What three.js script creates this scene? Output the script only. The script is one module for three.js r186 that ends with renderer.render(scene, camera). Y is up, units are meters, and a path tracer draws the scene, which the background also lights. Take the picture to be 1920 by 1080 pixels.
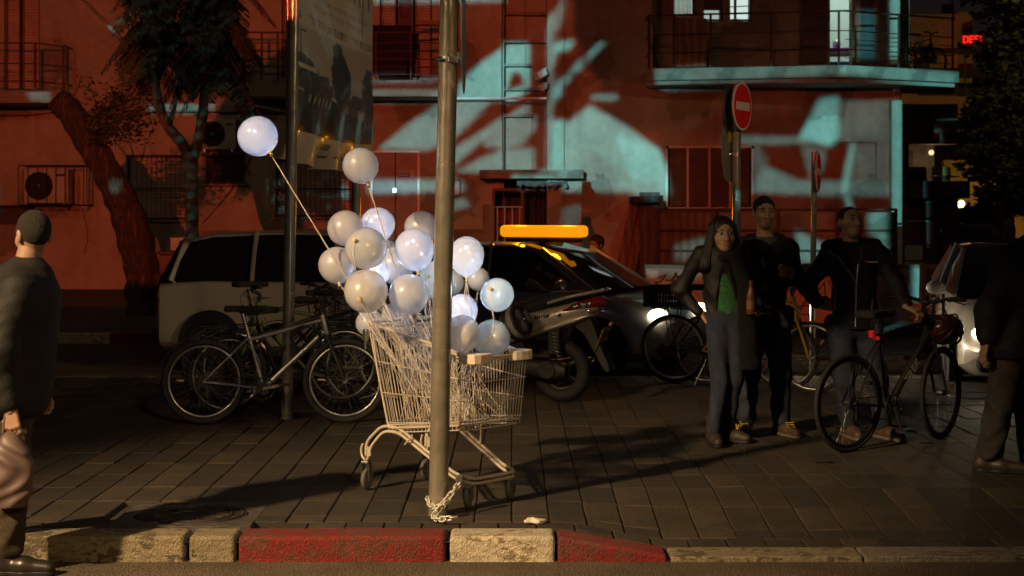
import * as THREE from 'three';
import { mergeGeometries, toCreasedNormals } from 'three/addons/utils/BufferGeometryUtils.js';
import { RoundedBoxGeometry } from 'three/addons/geometries/RoundedBoxGeometry.js';
import { TextGeometry } from 'three/addons/geometries/TextGeometry.js';
import { FontLoader } from 'three/addons/loaders/FontLoader.js';

// ------------------------------------------------------------------ camera, sky, light, exposure
const scene = new THREE.Scene();
const EYE = 1.65, F = 2667;                       // eye height and focal length in pixels of a 1920 wide picture
const camera = new THREE.PerspectiveCamera(2 * Math.atan(540 / F) * 180 / Math.PI, 1920 / 1080, 0.1, 400);
camera.position.set(0, EYE, 0);
camera.setViewOffset(1920, 1080, 0, 145, 1920, 1080);   // lens shifted: the horizon lies above the middle
camera.focus = 8.4; camera.userData.fStop = 5;
const renderer = new THREE.WebGLRenderer();
renderer.toneMapping = THREE.LinearToneMapping; renderer.toneMappingExposure = 1;
renderer.shadowMap.enabled = true;
{ // night sky: even dark brown city glow
  const W = 32, H = 16, d = new Float32Array(W * H * 4);
  for (let j = 0; j < H; j++) for (let i = 0; i < W; i++) {
    const up = Math.max(0, (j + 0.5) / H * 2 - 1), k = (j * W + i) * 4, g = 1 - 0.35 * up;
    d[k] = 0.0078 * g; d[k + 1] = 0.0052 * g; d[k + 2] = 0.0045 * g; d[k + 3] = 1;
  }
  const t = new THREE.DataTexture(d, W, H, THREE.RGBAFormat, THREE.FloatType);
  t.mapping = THREE.EquirectangularReflectionMapping; t.magFilter = THREE.LinearFilter; t.needsUpdate = true;
  scene.background = t; scene.environment = t;
}
const moon = new THREE.DirectionalLight(0xcfd8ff, 0.01); moon.position.set(-20, 40, 25); moon.castShadow = true;
Object.assign(moon.shadow.camera, { left: -30, right: 30, top: 30, bottom: -30, far: 120 }); scene.add(moon, moon.target);
const SODIUM = new THREE.Color().setRGB(1, 0.66, 0.33);
const LAMP1 = { at: [-8.6, 7.3, 0.6], to: [-1.3, 0.4, -7.35], I: 1500, angle: 0.24, pen: 1 };  // out of view, direction follows the cast shadow of the cart
const LAMP2 = { at: [5.5, 7.6, 7.5], to: [-0.6, 0.6, -7.6], I: 330, angle: 0.165, pen: 0.95 };  // out of view, lights the cart from the right
const LAMP6 = { at: [7.2, 8.6, 7.2], to: [2.5, 3.3, -13.6], I: 420, angle: 0.1, pen: 0.7 };  // added lamp, only brightens the no entry sign behind the couple
const LAMP3 = { at: [13, 7.4, -3], to: [-1.5, 2.7, -12.6], I: 300, angle: 0.17, pen: 0.7 };  // out of view, placed to light the notice board
const LAMP4 = { at: [10.8, 8.2, -15], to: [7.6, 4.2, -24], I: 85, angle: 0.32, pen: 0.9 };  // out of view, placed to light the street tree at the right
const LAMP5 = { at: [-11, 7.5, -14], to: [-6.5, 2, -26], I: 40, angle: 0.7, pen: 0.9 };  // out of view, placed to light the left wall and trees
const PROJ = { at: [-4.2, 5.6, 0.2], red: 900, cyan: 4300 };

// ------------------------------------------------------------------ helpers
const V3 = THREE.Vector3, PI = Math.PI;
const v = (x, y, z) => new V3(x, y, z);
const at = (X, Y, d) => v((X - 960) / F * d, EYE - (Y - 395) / F * d, -d);      // where a pixel's ray is at depth d
let seed = 7;
const rnd = () => { seed = (seed + 0x6d2b79f5) | 0; let t = Math.imul(seed ^ (seed >>> 15), 1 | seed); t = (t + Math.imul(t ^ (t >>> 7), 61 | t)) ^ t; return ((t ^ (t >>> 14)) >>> 0) / 4294967296; };
const rr = (a, b) => a + (b - a) * rnd();
const lerp = THREE.MathUtils.lerp, clamp = THREE.MathUtils.clamp, sstep = THREE.MathUtils.smoothstep;
// tileable value noise
const hash = (x, y, s) => { let h = Math.imul(x, 374761393) + Math.imul(y, 668265263) + Math.imul(s, 974634533); h = Math.imul(h ^ (h >>> 13), 1274126177); return ((h ^ (h >>> 16)) >>> 0) / 4294967296; };
function vnoise(u, w, p, s = 0) {
  const x = u * p, y = w * p, ix = Math.floor(x), iy = Math.floor(y), fx = x - ix, fy = y - iy, sx = fx * fx * (3 - 2 * fx), sy = fy * fy * (3 - 2 * fy);
  const m = (a) => ((a % p) + p) % p, h = (i, j) => hash(m(ix + i), m(iy + j), s + p);
  return lerp(lerp(h(0, 0), h(1, 0), sx), lerp(h(0, 1), h(1, 1), sx), sy);
}
function fbm(u, w, p, oct, s = 0) { let a = 0.5, t = 0, n = 0; for (let i = 0; i < oct; i++) { t += a * vnoise(u, w, p, s + i); n += a; a *= 0.5; p *= 2; } return t / n; }
function tex(n, fn, rep = 1, srgb = true) {
  const d = new Uint8Array(n * n * 4);
  for (let j = 0; j < n; j++) for (let i = 0; i < n; i++) {
    const c = fn((i + 0.5) / n, (j + 0.5) / n), k = (j * n + i) * 4;
    if (typeof c === 'number') d[k] = d[k + 1] = d[k + 2] = clamp(c, 0, 1) * 255; else for (let q = 0; q < 3; q++) d[k + q] = clamp(c[q], 0, 1) * 255;
    d[k + 3] = 255;
  }
  const t = new THREE.DataTexture(d, n, n); t.wrapS = t.wrapT = THREE.RepeatWrapping; t.magFilter = THREE.LinearFilter; t.minFilter = THREE.LinearMipmapLinearFilter; t.generateMipmaps = true;
  if (srgb) t.colorSpace = THREE.SRGBColorSpace; t.repeat.set(rep, rep); t.needsUpdate = true; return t;
}
const retile = (t, r, r2 = r) => { const c = t.clone(); c.repeat.set(r, r2); c.needsUpdate = true; return c; };
function canvasTex(w, h, draw) {
  const c = document.createElement('canvas'); c.width = w; c.height = h; draw(c.getContext('2d'), w, h);
  const t = new THREE.CanvasTexture(c); t.colorSpace = THREE.SRGBColorSpace; return t;
}
const T = {
  blotch: tex(256, (u, w) => 0.72 + 0.28 * fbm(u, w, 4, 6)),
  grit: tex(256, (u, w) => 0.35 + 0.65 * fbm(u, w, 24, 4, 9)),
  gritB: tex(256, (u, w) => fbm(u, w, 32, 4, 3), 1, false),
  fineB: tex(256, (u, w) => 0.6 * vnoise(u, w, 128, 5) + 0.4 * fbm(u, w, 16, 4, 2), 1, false),
  plaster: tex(512, (u, w) => { const b = fbm(u, w, 3, 6, 4), s = fbm(u * 1, w, 24, 3, 8), st = fbm(u, w * 0.25, 16, 3, 12); const k = 0.66 + 0.22 * b + 0.1 * s + 0.1 * st - (b < 0.36 ? 0.12 : 0); return [k, k * 0.97, k * 0.93]; }),
  plasterB: tex(512, (u, w) => 0.5 * vnoise(u, w, 180, 5) + 0.3 * vnoise(u, w, 80, 6) + 0.4 * fbm(u, w, 6, 4, 2), 1, false),
  paver: tex(256, (u, w) => { const k = 0.55 + 0.3 * fbm(u, w, 5, 5, 21) + 0.25 * (vnoise(u, w, 100, 4) - 0.5) - (vnoise(u, w, 60, 7) > 0.86 ? 0.14 : 0); return [k, k * 0.97, k * 0.92]; }),
  asphalt: tex(512, (u, w) => { const k = 0.5 + 0.34 * fbm(u, w, 4, 6, 33) + 0.4 * (vnoise(u, w, 230, 4) - 0.5) * vnoise(u, w, 120, 9); return [k, k * 0.94, k * 0.84]; }),
  asphaltB: tex(512, (u, w) => 0.7 * vnoise(u, w, 170, 14) + 0.5 * fbm(u, w, 12, 4, 15), 1, false),
  bark: tex(256, (u, w) => { const k = 0.4 + 0.6 * Math.abs(fbm(u, w * 0.5, 10, 4, 5) - 0.5) * 2; return [k, k * 0.9, k * 0.8]; }),
  barkB: tex(256, (u, w) => Math.abs(fbm(u, w * 0.5, 10, 5, 5) - 0.5) * 2, 1, false),
  zinc: tex(256, (u, w) => { const k = 0.7 + 0.22 * fbm(u, w, 14, 4, 44) + 0.08 * fbm(u, w * 0.2, 40, 2, 47); return [k, k * 0.99, k * 0.97]; }),
  zincR: tex(256, (u, w) => 0.34 + 0.34 * fbm(u, w, 10, 5, 45), 1, false),
  wood: tex(256, (u, w) => { const k = 0.6 + 0.4 * fbm(u * 1, w, 3, 3, 50) * (0.6 + 0.4 * Math.sin((u * 40 + 6 * fbm(u, w, 3, 3, 51)))); return [k, k * 0.9, k * 0.8]; }),
  cloth: tex(256, (u, w) => 0.55 + 0.25 * fbm(u, w, 6, 5, 61) + 0.3 * (vnoise(u, w, 128, 2) - 0.5)),
  clothB: tex(256, (u, w) => 0.7 * fbm(u, w, 5, 5, 71) + 0.3 * vnoise(u, w, 128, 72), 1, false),
  denim: tex(256, (u, w) => { const f = fbm(u, w, 5, 5, 81), k = 0.45 + 0.45 * f + 0.3 * (vnoise(u, w, 128, 2) - 0.5); return [k * (0.8 + 0.25 * f), k * 0.94, k]; }),
};
// a material; colour given in real (linear) reflectance
function mat(c, rough = 0.8, metal = 0, o = {}) {
  const m = new (o.phys ? THREE.MeshPhysicalMaterial : THREE.MeshStandardMaterial)({ roughness: rough, metalness: metal });
  m.color.setRGB(...(Array.isArray(c) ? c : [c, c, c]));
  if (o.map) m.map = o.map; if (o.bump) { m.bumpMap = o.bump; m.bumpScale = o.bs ?? 0.004; }
  for (const k of ['roughnessMap', 'side', 'transparent', 'opacity', 'vertexColors', 'flatShading']) if (o[k] !== undefined) m[k] = o[k];
  if (o.phys) Object.assign(m, o.phys);
  if (o.emit) { m.emissive.setRGB(...o.emit); m.emissiveIntensity = o.ei ?? 1; }
  return m;
}
function metricUV(g) {
  const p = g.attributes.position, n = g.attributes.normal, uv = new Float32Array(p.count * 2);
  for (let i = 0; i < p.count; i += 3) {
    let x = 0, y = 0, z = 0; for (let k = 0; k < 3 && i + k < p.count; k++) { x += n.getX(i + k); y += n.getY(i + k); z += n.getZ(i + k); }
    x = Math.abs(x); y = Math.abs(y); z = Math.abs(z);
    for (let k = 0; k < 3 && i + k < p.count; k++) {
      const j = i + k; uv[j * 2] = x > y && x > z ? p.getZ(j) : p.getX(j); uv[j * 2 + 1] = y >= x && y >= z ? p.getZ(j) : p.getY(j);
    }
  }
  g.setAttribute('uv', new THREE.BufferAttribute(uv, 2)); return g;
}
function join(list, keepUV) {
  const gs = [].concat(list).flat(4).filter(Boolean).map((g) => {
    const q = g.index ? g.toNonIndexed() : g;
    for (const k of Object.keys(q.attributes)) if (!['position', 'normal', 'uv', 'color'].includes(k)) q.deleteAttribute(k);
    if (!q.attributes.normal) q.computeVertexNormals();
    if (!q.attributes.uv) q.setAttribute('uv', new THREE.BufferAttribute(new Float32Array(q.attributes.position.count * 2), 2));
    return q;
  });
  const g = gs.length === 1 ? gs[0] : mergeGeometries(gs, false);
  return keepUV ? g : metricUV(g);
}
const used = new Map();
function numbered(n) { const k = used.get(n) ?? 0; used.set(n, k + 1); return k ? n + '_' + String(k).padStart(3, '0') : n; }
function obj(name, geoms, m, parent = scene, o = {}) {
  const g = geoms.isBufferGeometry && o.raw ? geoms : join(geoms, o.uv);
  const me = new THREE.Mesh(g, m); me.name = parent === scene ? numbered(name) : name;
  me.castShadow = me.receiveShadow = true; parent.add(me); return me;
}
const each = (name, list, m, parent) => list.flat().forEach((g) => obj(name, [g], m, parent));
function tag(o, label, category, group) { o.userData.label = label; if (category) o.userData.category = category; if (group) o.userData.group = group; return o; }
function thing(name, label, category, pos = [0, 0, 0], turn = 0, group) {
  const o = new THREE.Group(); o.name = numbered(name); o.position.set(...(pos.isVector3 ? pos.toArray() : pos)); o.rotation.y = turn; scene.add(o);
  return tag(o, label, category, group);
}
const part = (name, parent) => { const g = new THREE.Group(); g.name = name; parent.add(g); return g; };
const struct = (o) => { o.userData.kind = 'structure'; return o; };
const stuff = (o) => { o.userData.kind = 'stuff'; return o; };
// shapes
const box = (w, h, d, x = 0, y = 0, z = 0, bev = 0) => (bev ? new RoundedBoxGeometry(w, h, d, 1, bev) : new THREE.BoxGeometry(w, h, d)).translate(x, y, z);
const span = (x0, x1, y0, y1, z0, z1, bev = 0) => box(Math.abs(x1 - x0), Math.abs(y1 - y0), Math.abs(z1 - z0), (x0 + x1) / 2, (y0 + y1) / 2, (z0 + z1) / 2, bev);
const UPV = v(0, 1, 0);
function bar(a, b, r, r2 = r, seg = 8) {
  const d = b.clone().sub(a), g = new THREE.CylinderGeometry(r2, r, d.length(), seg, 1);
  g.applyQuaternion(new THREE.Quaternion().setFromUnitVectors(UPV, d.normalize())); return g.translate((a.x + b.x) / 2, (a.y + b.y) / 2, (a.z + b.z) / 2);
}
const beam = (a, b, w, h) => { // rectangular bar
  const d = b.clone().sub(a), L = d.length(), g = new THREE.BoxGeometry(w, h, L), m = new THREE.Matrix4().lookAt(v(0, 0, 0), d, Math.abs(d.y / L) > 0.98 ? v(0, 0, 1) : UPV);
  return g.applyMatrix4(m).translate((a.x + b.x) / 2, (a.y + b.y) / 2, (a.z + b.z) / 2);
};
const tube = (pts, r, n = 24, seg = 7, closed = false, tension = 0.5) => new THREE.TubeGeometry(new THREE.CatmullRomCurve3(pts, closed, 'catmullrom', tension), n, r, seg, closed);
function poly(pts, r, seg = 7, round = 0.03) { // tube along a polyline with rounded corners
  const q = [];
  pts.forEach((p, i) => {
    if (i === 0 || i === pts.length - 1) return q.push(p);
    const a = pts[i - 1].clone().sub(p), b = pts[i + 1].clone().sub(p), ra = Math.min(round, a.length() / 2.1), rb = Math.min(round, b.length() / 2.1);
    const A = p.clone().addScaledVector(a.normalize(), ra), B = p.clone().addScaledVector(b.normalize(), rb);
    for (let t = 0; t <= 4; t++) { const s = t / 4; q.push(A.clone().multiplyScalar((1 - s) * (1 - s)).addScaledVector(p, 2 * s * (1 - s)).addScaledVector(B, s * s)); }
  });
  return sweep(q, q.map(() => r), seg);
}
function sweep(pts, radii, seg = 8, cap = true, sq = 1) { // tapered tube through points, parallel frames
  const n = pts.length, pos = [], idx = [], nor = []; let N = null;
  for (let i = 0; i < n; i++) {
    const t = pts[Math.min(i + 1, n - 1)].clone().sub(pts[Math.max(i - 1, 0)]).normalize();
    if (!N) N = (Math.abs(t.y) > 0.9 ? v(1, 0, 0) : v(0, 1, 0));
    N = N.clone().addScaledVector(t, -N.dot(t)).normalize(); const B = t.clone().cross(N);
    for (let k = 0; k < seg; k++) { const a = k / seg * 2 * PI, d = N.clone().multiplyScalar(Math.cos(a)).addScaledVector(B, Math.sin(a) * sq); nor.push(d.x, d.y, d.z); d.multiplyScalar(radii[i]).add(pts[i]); pos.push(d.x, d.y, d.z); }
  }
  for (let i = 0; i < n - 1; i++) for (let k = 0; k < seg; k++) { const a = i * seg + k, b = i * seg + (k + 1) % seg; idx.push(a, b, a + seg, b, b + seg, a + seg); }
  if (cap) for (const [i, s] of [[0, -1], [n - 1, 1]]) { const c = pos.length / 3, t = pts[i].clone().sub(pts[i + (i ? -1 : 1)]).normalize(); pos.push(...pts[i].toArray()); nor.push(t.x, t.y, t.z); for (let k = 0; k < seg; k++) { const a = i * seg + k, b = i * seg + (k + 1) % seg; s > 0 ? idx.push(a, b, c) : idx.push(b, a, c); } }
  const g = new THREE.BufferGeometry(); g.setAttribute('position', new THREE.Float32BufferAttribute(pos, 3)); g.setAttribute('normal', new THREE.Float32BufferAttribute(nor, 3)); g.setIndex(idx); return g;
}
const ball = (r, x, y, z, sx = 1, sy = 1, sz = 1, s = 14) => new THREE.SphereGeometry(r, s, Math.round(s * 0.7)).scale(sx, sy, sz).translate(x, y, z);
const ring = (R, r, x, y, z, s = 40, t = 8) => new THREE.TorusGeometry(R, r, t, s).translate(x, y, z);   // in the xy plane
const disc = (r, h, x, y, z, s = 24) => new THREE.CylinderGeometry(r, r, h, s).rotateX(PI / 2).translate(x, y, z);  // axis z
function ext(pts, depth, bev = 0, holes = []) { // extrude an outline in xy, depth along z, centred
  const s = new THREE.Shape(pts.map(([x, y]) => new THREE.Vector2(x, y)));
  for (const h of holes) s.holes.push(new THREE.Path(h.map(([x, y]) => new THREE.Vector2(x, y))));
  return new THREE.ExtrudeGeometry(s, { depth: depth - 2 * bev, bevelEnabled: bev > 0, bevelSize: bev, bevelThickness: bev, bevelSegments: 2, curveSegments: 8 }).translate(0, 0, -depth / 2 + bev);
}
function curved(pts, n = 6) { // smooth closed outline through points
  return new THREE.CatmullRomCurve3(pts.map(([x, y]) => v(x, y, 0)), true, 'catmullrom', 0.5).getPoints(pts.length * n).slice(0, -1).map((p) => [p.x, p.y]);
}
const rect = (x0, x1, y0, y1) => [[x0, y0], [x1, y0], [x1, y1], [x0, y1]];
const font = await new FontLoader().loadAsync('fonts/droid/droid_sans_bold.typeface.json');
const text = (s, size, depth = 0.004) => new TextGeometry(s, { font, size, depth, curveSegments: 3, bevelEnabled: false });
// loft of cross sections along x (bodies of cars, of the scooter)
function loft(st, prof, crease = 0.7) {
  const pos = [], idx = [], m = prof(st[0]).length;
  for (const s of st) for (const [y, z] of prof(s)) pos.push(s[0], y, z);
  for (let i = 0; i < st.length - 1; i++) for (let k = 0; k < m; k++) { const a = i * m + k, b = i * m + (k + 1) % m; idx.push(a, a + m, b, b, a + m, b + m); }
  for (const [i, f] of [[0, 1], [st.length - 1, 0]]) { const c = pos.length / 3; let y = 0, z = 0; for (let k = 0; k < m; k++) { y += pos[(i * m + k) * 3 + 1] / m; z += pos[(i * m + k) * 3 + 2] / m; } pos.push(st[i][0], y, z); for (let k = 0; k < m; k++) { const a = i * m + k, b = i * m + (k + 1) % m; f ? idx.push(a, b, c) : idx.push(b, a, c); } }
  const g = new THREE.BufferGeometry(); g.setAttribute('position', new THREE.Float32BufferAttribute(pos, 3)); g.setIndex(idx); g.computeVertexNormals();
  return toCreasedNormals(g, crease);
}
// surface of a distance field on a grid (surface nets)
function nets(f, lo, hi, h) {
  const n = [0, 1, 2].map((k) => Math.ceil((hi[k] - lo[k]) / h) + 1), [nx, ny, nz] = n, val = new Float32Array(nx * ny * nz);
  for (let k = 0, q = 0; k < nz; k++) for (let j = 0; j < ny; j++) for (let i = 0; i < nx; i++) val[q++] = f(lo[0] + i * h, lo[1] + j * h, lo[2] + k * h);
  const id = new Int32Array(nx * ny * nz).fill(-1), pos = [], idx = [], sx = 1, sy = nx, sz = nx * ny, off = [0, sx, sy, sx + sy, sz, sx + sz, sy + sz, sx + sy + sz];
  const E = []; for (let a = 0; a < 8; a++) for (const b of [1, 2, 4]) if (!(a & b)) E.push([a, a | b]);
  for (let k = 0; k < nz - 1; k++) for (let j = 0; j < ny - 1; j++) for (let i = 0; i < nx - 1; i++) {
    const o = i + j * sy + k * sz; let m = 0; for (let c = 0; c < 8; c++) if (val[o + off[c]] < 0) m |= 1 << c;
    if (m === 0 || m === 255) continue;
    let x = 0, y = 0, z = 0, c = 0;
    for (const [a, b] of E) { const va = val[o + off[a]], vb = val[o + off[b]]; if (va < 0 === vb < 0) continue; const t = va / (va - vb); x += lerp(a & 1, b & 1, t); y += lerp((a >> 1) & 1, (b >> 1) & 1, t); z += lerp(a >> 2, b >> 2, t); c++; }
    id[o] = pos.length / 3; pos.push(lo[0] + (i + x / c) * h, lo[1] + (j + y / c) * h, lo[2] + (k + z / c) * h);
  }
  const quad = (a, b, c, d, flip) => { if (a < 0 || b < 0 || c < 0 || d < 0) return; flip ? idx.push(a, c, b, a, d, c) : idx.push(a, b, c, a, c, d); };
  for (let k = 1; k < nz - 1; k++) for (let j = 1; j < ny - 1; j++) for (let i = 1; i < nx - 1; i++) {
    const o = i + j * sy + k * sz, s = val[o] < 0;
    if (s !== val[o + sx] < 0) quad(id[o - sy - sz], id[o - sz], id[o], id[o - sy], !s);
    if (s !== val[o + sy] < 0) quad(id[o - sx - sz], id[o - sx], id[o], id[o - sz], !s);
    if (s !== val[o + sz] < 0) quad(id[o - sx - sy], id[o - sy], id[o], id[o - sx], !s);
  }
  const g = new THREE.BufferGeometry(); g.setAttribute('position', new THREE.Float32BufferAttribute(pos, 3)); g.setIndex(idx);
  const nor = new Float32Array(pos.length), e = h * 0.5;                       // normals from the field itself
  for (let i = 0; i < pos.length; i += 3) { const [x, y, z] = [pos[i], pos[i + 1], pos[i + 2]]; let a = f(x + e, y, z) - f(x - e, y, z), b = f(x, y + e, z) - f(x, y - e, z), c = f(x, y, z + e) - f(x, y, z - e); const l = Math.hypot(a, b, c) || 1; nor[i] = a / l; nor[i + 1] = b / l; nor[i + 2] = c / l; }
  g.setAttribute('normal', new THREE.BufferAttribute(nor, 3)); return g;
}
// materials shared by many things
const M = {
  zinc: mat([0.56, 0.53, 0.46], 0.45, 0.65, { map: T.zinc, roughnessMap: T.zincR }),
  black: mat(0.012, 0.45), blackMatt: mat(0.015, 0.9), rubber: mat(0.012, 0.75, 0, { bump: retile(T.gritB, 8), bs: 0.001 }), chrome: mat(0.6, 0.18, 1), steel: mat(0.4, 0.35, 1),
  redPaint: mat([0.22, 0.03, 0.02], 0.55, 0, { map: T.blotch }), darkRed: mat([0.1, 0.02, 0.015], 0.5, 0.1, { map: T.blotch }),
  concrete: mat([0.33, 0.31, 0.27], 0.9, 0, { map: T.plaster, bump: T.plasterB, bs: 0.006 }),
  plaster: mat([0.46, 0.43, 0.38], 0.92, 0, { map: retile(T.plaster, 0.35), bump: T.plasterB, bs: 0.004 }),
  white: mat(0.62, 0.55), glassDark: mat(0.01, 0.06, 0), yellow: mat([0.5, 0.3, 0.01], 0.4),
};
// ------------------------------------------------------------------ lamps out of the frame
function unseenLamp(L, label) {
  const [x, y, z] = L.at, t = thing('unseen_lamp', label, 'street lamp', [x, 0, z]);
  const dir = v(L.to[0] - x, 0, L.to[2] - z).normalize(), back = dir.clone().multiplyScalar(-1.4);
  obj('post', [sweep([v(back.x, -0.12, back.z), v(back.x, 3, back.z), v(back.x, y - 0.1, back.z)], [0.09, 0.075, 0.05], 12)], M.zinc, t);
  obj('arm', [tube([v(back.x, y - 0.2, back.z), v(back.x * 0.8, y + 0.12, back.z * 0.8), v(0, y + 0.17, 0)], 0.03, 12)], M.zinc, t);
  obj('lamp_housing', [new THREE.BoxGeometry(0.34, 0.08, 0.34).translate(0, y + 0.15, 0)], M.zinc, t);
  obj('lamp_lens', [new THREE.BoxGeometry(0.26, 0.03, 0.26).translate(0, y + 0.07, 0)], mat(0.2, 0.4, 0, { emit: [1, 0.6, 0.235], ei: 6 }), t);
  const s = new THREE.SpotLight(SODIUM, L.I, 0, L.angle, L.pen, 2); s.position.set(0, y + 0.03, 0); s.castShadow = true; s.shadow.radius = L.I > 250 ? 13 : 6; t.add(s);
  s.target.position.set(L.to[0] - x, L.to[1], L.to[2] - z); t.add(s.target);
}
unseenLamp(LAMP1, 'unseen tall sodium street lamp across the near road at the left');
unseenLamp(LAMP2, 'unseen lamp behind the viewpoint at the right, lights the cart');
unseenLamp(LAMP3, 'unseen lamp far at the right, placed to light the notice board');
unseenLamp(LAMP5, 'unseen lamp outside the left edge, placed to light the left wall and trees');
unseenLamp(LAMP6, 'added lamp behind the viewpoint, brightens the no entry sign behind the couple');
unseenLamp(LAMP4, 'unseen lamp in the side street at the right, placed to light the leafy street tree');

// ------------------------------------------------------------------ the unseen slide projector that paints the front: two lenses, each behind a perforated metal slide
{
  const L = v(...PROJ.at), t = thing('unseen_projector', 'unseen twin lens slide projector on a tall mast behind the viewpoint', 'projector', PROJ.at);
  obj('mast', [bar(v(0, -5.72, 0.5), v(0, 0.6, 0.5), 0.06, 0.05), box(0.5, 0.04, 0.6, 0, -0.75, 0.4)], M.zinc, t);
  // outlines on the front in picture coordinates: [red share, cyan share, depth, points]
  const S = [];
  const q = (r, c, pts, z = 30) => S.push([r, c, z, pts]);
  q(0.8, 0, [[-90, -60], [1245, -60], [1245, 545], [-90, 545]]);                    // all of the left wing red
  q(0.8, 0, [[-90, 540], [1200, 540], [1200, 660], [-90, 660]]);
  q(0.72, 0, [[80, -60], [250, -60], [250, 160], [80, 180]]);
  q(0.5, 0, [[1245, 100], [1700, 100], [1700, 545], [1245, 545]]);
  q(0.36, 0, [[1130, 100], [1700, 100], [1700, 290], [1130, 240]]);
  q(0.16, 0, [[1078, -60], [1230, -60], [1230, 160], [1120, 150], [1078, 60]]);
  q(0.14, 0, [[1230, -60], [1800, -60], [1800, 118], [1230, 130]]);
  q(0.3, 0.12, [[-90, 345], [0, 345], [0, 400], [-90, 400]]);
  // pale patches of the left wing
  q(0.95, 0.5, [[280, 198], [540, 198], [540, 211], [280, 211]]);
  q(0.9, 0.25, [[60, 175], [110, 178], [108, 205], [70, 200]]);
  q(0.7, 0.5, [[222, 425], [246, 427], [262, 450], [258, 490], [240, 470]]);
  q(0.5, 0.6, [[335, 444], [352, 446], [352, 472], [335, 470]]);
  q(0.7, 1, [[557, 338], [600, 318], [640, 325], [650, 370], [560, 368]]);
  q(0.95, 0.55, [[700, -60], [945, -60], [945, 3], [700, 5]]);
  q(0.9, 0.4, [[700, 150], [832, 146], [832, 166], [700, 168]]);
  q(0.95, 0.75, [[700, 185], [960, 184], [960, 188], [700, 190]]);
  q(0.5, 0.9, [[856, 184], [866, 150], [900, 120], [942, 92], [948, 80], [988, 78], [988, 165], [962, 184]]);
  q(0.85, 0.5, [[710, 280], [770, 230], [830, 188], [922, 190], [850, 262], [800, 282]]);
  q(0.9, 0.5, [[842, 285], [905, 245], [988, 190], [988, 207], [905, 265], [848, 315]]);
  q(0.9, 0.42, [[945, 224], [1002, 214], [1000, 240], [975, 270], [945, 278], [905, 275]]);
  q(0.85, 0.5, [[856, 322], [900, 300], [945, 280], [998, 275], [998, 320], [868, 324]]);
  q(0.9, 0.55, [[690, 338], [850, 338], [870, 342], [872, 360], [690, 362]]);
  q(0.9, 0.5, [[850, 374], [872, 374], [882, 388], [850, 392]]);
  q(0.95, 0.42, [[1022, 50], [1042, 20], [1042, 330], [1022, 330]]);
  q(0.8, 0, [[1022, 150], [1034, 150], [1034, 190], [1022, 190]]);
  q(0.85, 0.3, [[1040, 45], [1046, 20], [1064, -10], [1060, 30], [1048, 75]]);
  q(0.5, 0.85, [[1040, 88], [1054, 82], [1080, 78], [1074, 92], [1046, 104], [1040, 130]]);
  q(0.55, 0.85, [[1040, 180], [1062, 150], [1085, 120], [1132, 80], [1137, 84], [1104, 118], [1090, 135], [1072, 140], [1074, 152], [1052, 168], [1041, 200]]);
  q(0.45, 0.9, [[1041, 165], [1057, 150], [1057, 180], [1041, 195]]);
  q(0.35, 0.95, [[1040, 232], [1060, 228], [1060, 330], [1040, 330]]);
  q(0.75, 0.7, [[1057, 238], [1082, 222], [1108, 200], [1180, 242], [1240, 284], [1250, 310], [1262, 360], [1240, 396], [1236, 388], [1185, 362], [1060, 362], [1057, 320]]);
  q(0.55, 1, [[1150, 255], [1210, 268], [1240, 284], [1255, 340], [1240, 394], [1236, 345], [1190, 340]]);
  q(0.75, 0.55, [[1090, 330], [1095, 290], [1130, 295], [1185, 340], [1120, 344]]);
  q(0.55, 0.9, [[1000, 316], [1092, 322], [1092, 334], [1040, 330]]);
  q(0.65, 0.9, [[970, 337], [1060, 337], [1050, 350], [970, 352]]);
  q(0.8, 0.25, [[1058, 392], [1096, 388], [1082, 440], [1058, 445]]);
  q(0.5, 0.5, [[1112, 180], [1160, 180], [1160, 190], [1112, 190]]);
  // silhouettes of heads and of a crane cut into the light
  q(0.75, 0, [[950, 150], [956, 135], [966, 130], [978, 140], [980, 160], [962, 162], [960, 170], [950, 168]]);
  q(0.75, 0, [[1096, 94], [1100, 92], [1104, 110], [1100, 128], [1098, 138], [1094, 138], [1096, 108]]);
  // right wing
  const zr = 29.8;
  q(0.45, 0.3, [[1385, 256], [1540, 258], [1540, 270], [1385, 270]], zr);
  q(0.25, 0.95, [[1498, 262], [1528, 205], [1536, 188], [1573, 181], [1573, 262], [1553, 276], [1526, 264]], zr);
  q(0.42, 0.2, [[1574, 190], [1678, 190], [1678, 270], [1574, 266]], zr);
  q(0.45, 0.22, [[1502, 272], [1550, 284], [1545, 320], [1520, 340]], zr);
  q(0.5, 0.36, [[1412, 300], [1450, 318], [1500, 340], [1676, 342], [1676, 370], [1412, 362]], zr);
  q(0.45, 0.18, [[1412, 262], [1440, 300], [1412, 360]], zr);
  q(0.4, 1, [[1597, 270], [1603, 270], [1590, 345], [1588, 355], [1600, 395], [1592, 395], [1580, 355], [1582, 340]], zr);
  q(0.45, 0.18, [[1606, 272], [1676, 272], [1676, 340], [1596, 340]], zr);
  q(0.45, 0.45, [[1265, 460], [1310, 448], [1330, 445], [1330, 480], [1265, 490]], 27);
  q(0.3, 0.8, [[1492, 430], [1530, 452], [1560, 460], [1560, 492], [1492, 492]], 27);
  q(0.12, 0.95, [[1668, -60], [1692, -60], [1692, 110], [1668, 110]], 29.5);
  q(0.12, 0.95, [[1672, 186], [1693, 186], [1693, 500], [1672, 500]], 29.2);
  q(0.36, 0.42, [[1228, 126], [1330, 122], [1440, 124], [1592, 119], [1592, 146], [1440, 150], [1228, 158]], 28.9);
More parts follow.
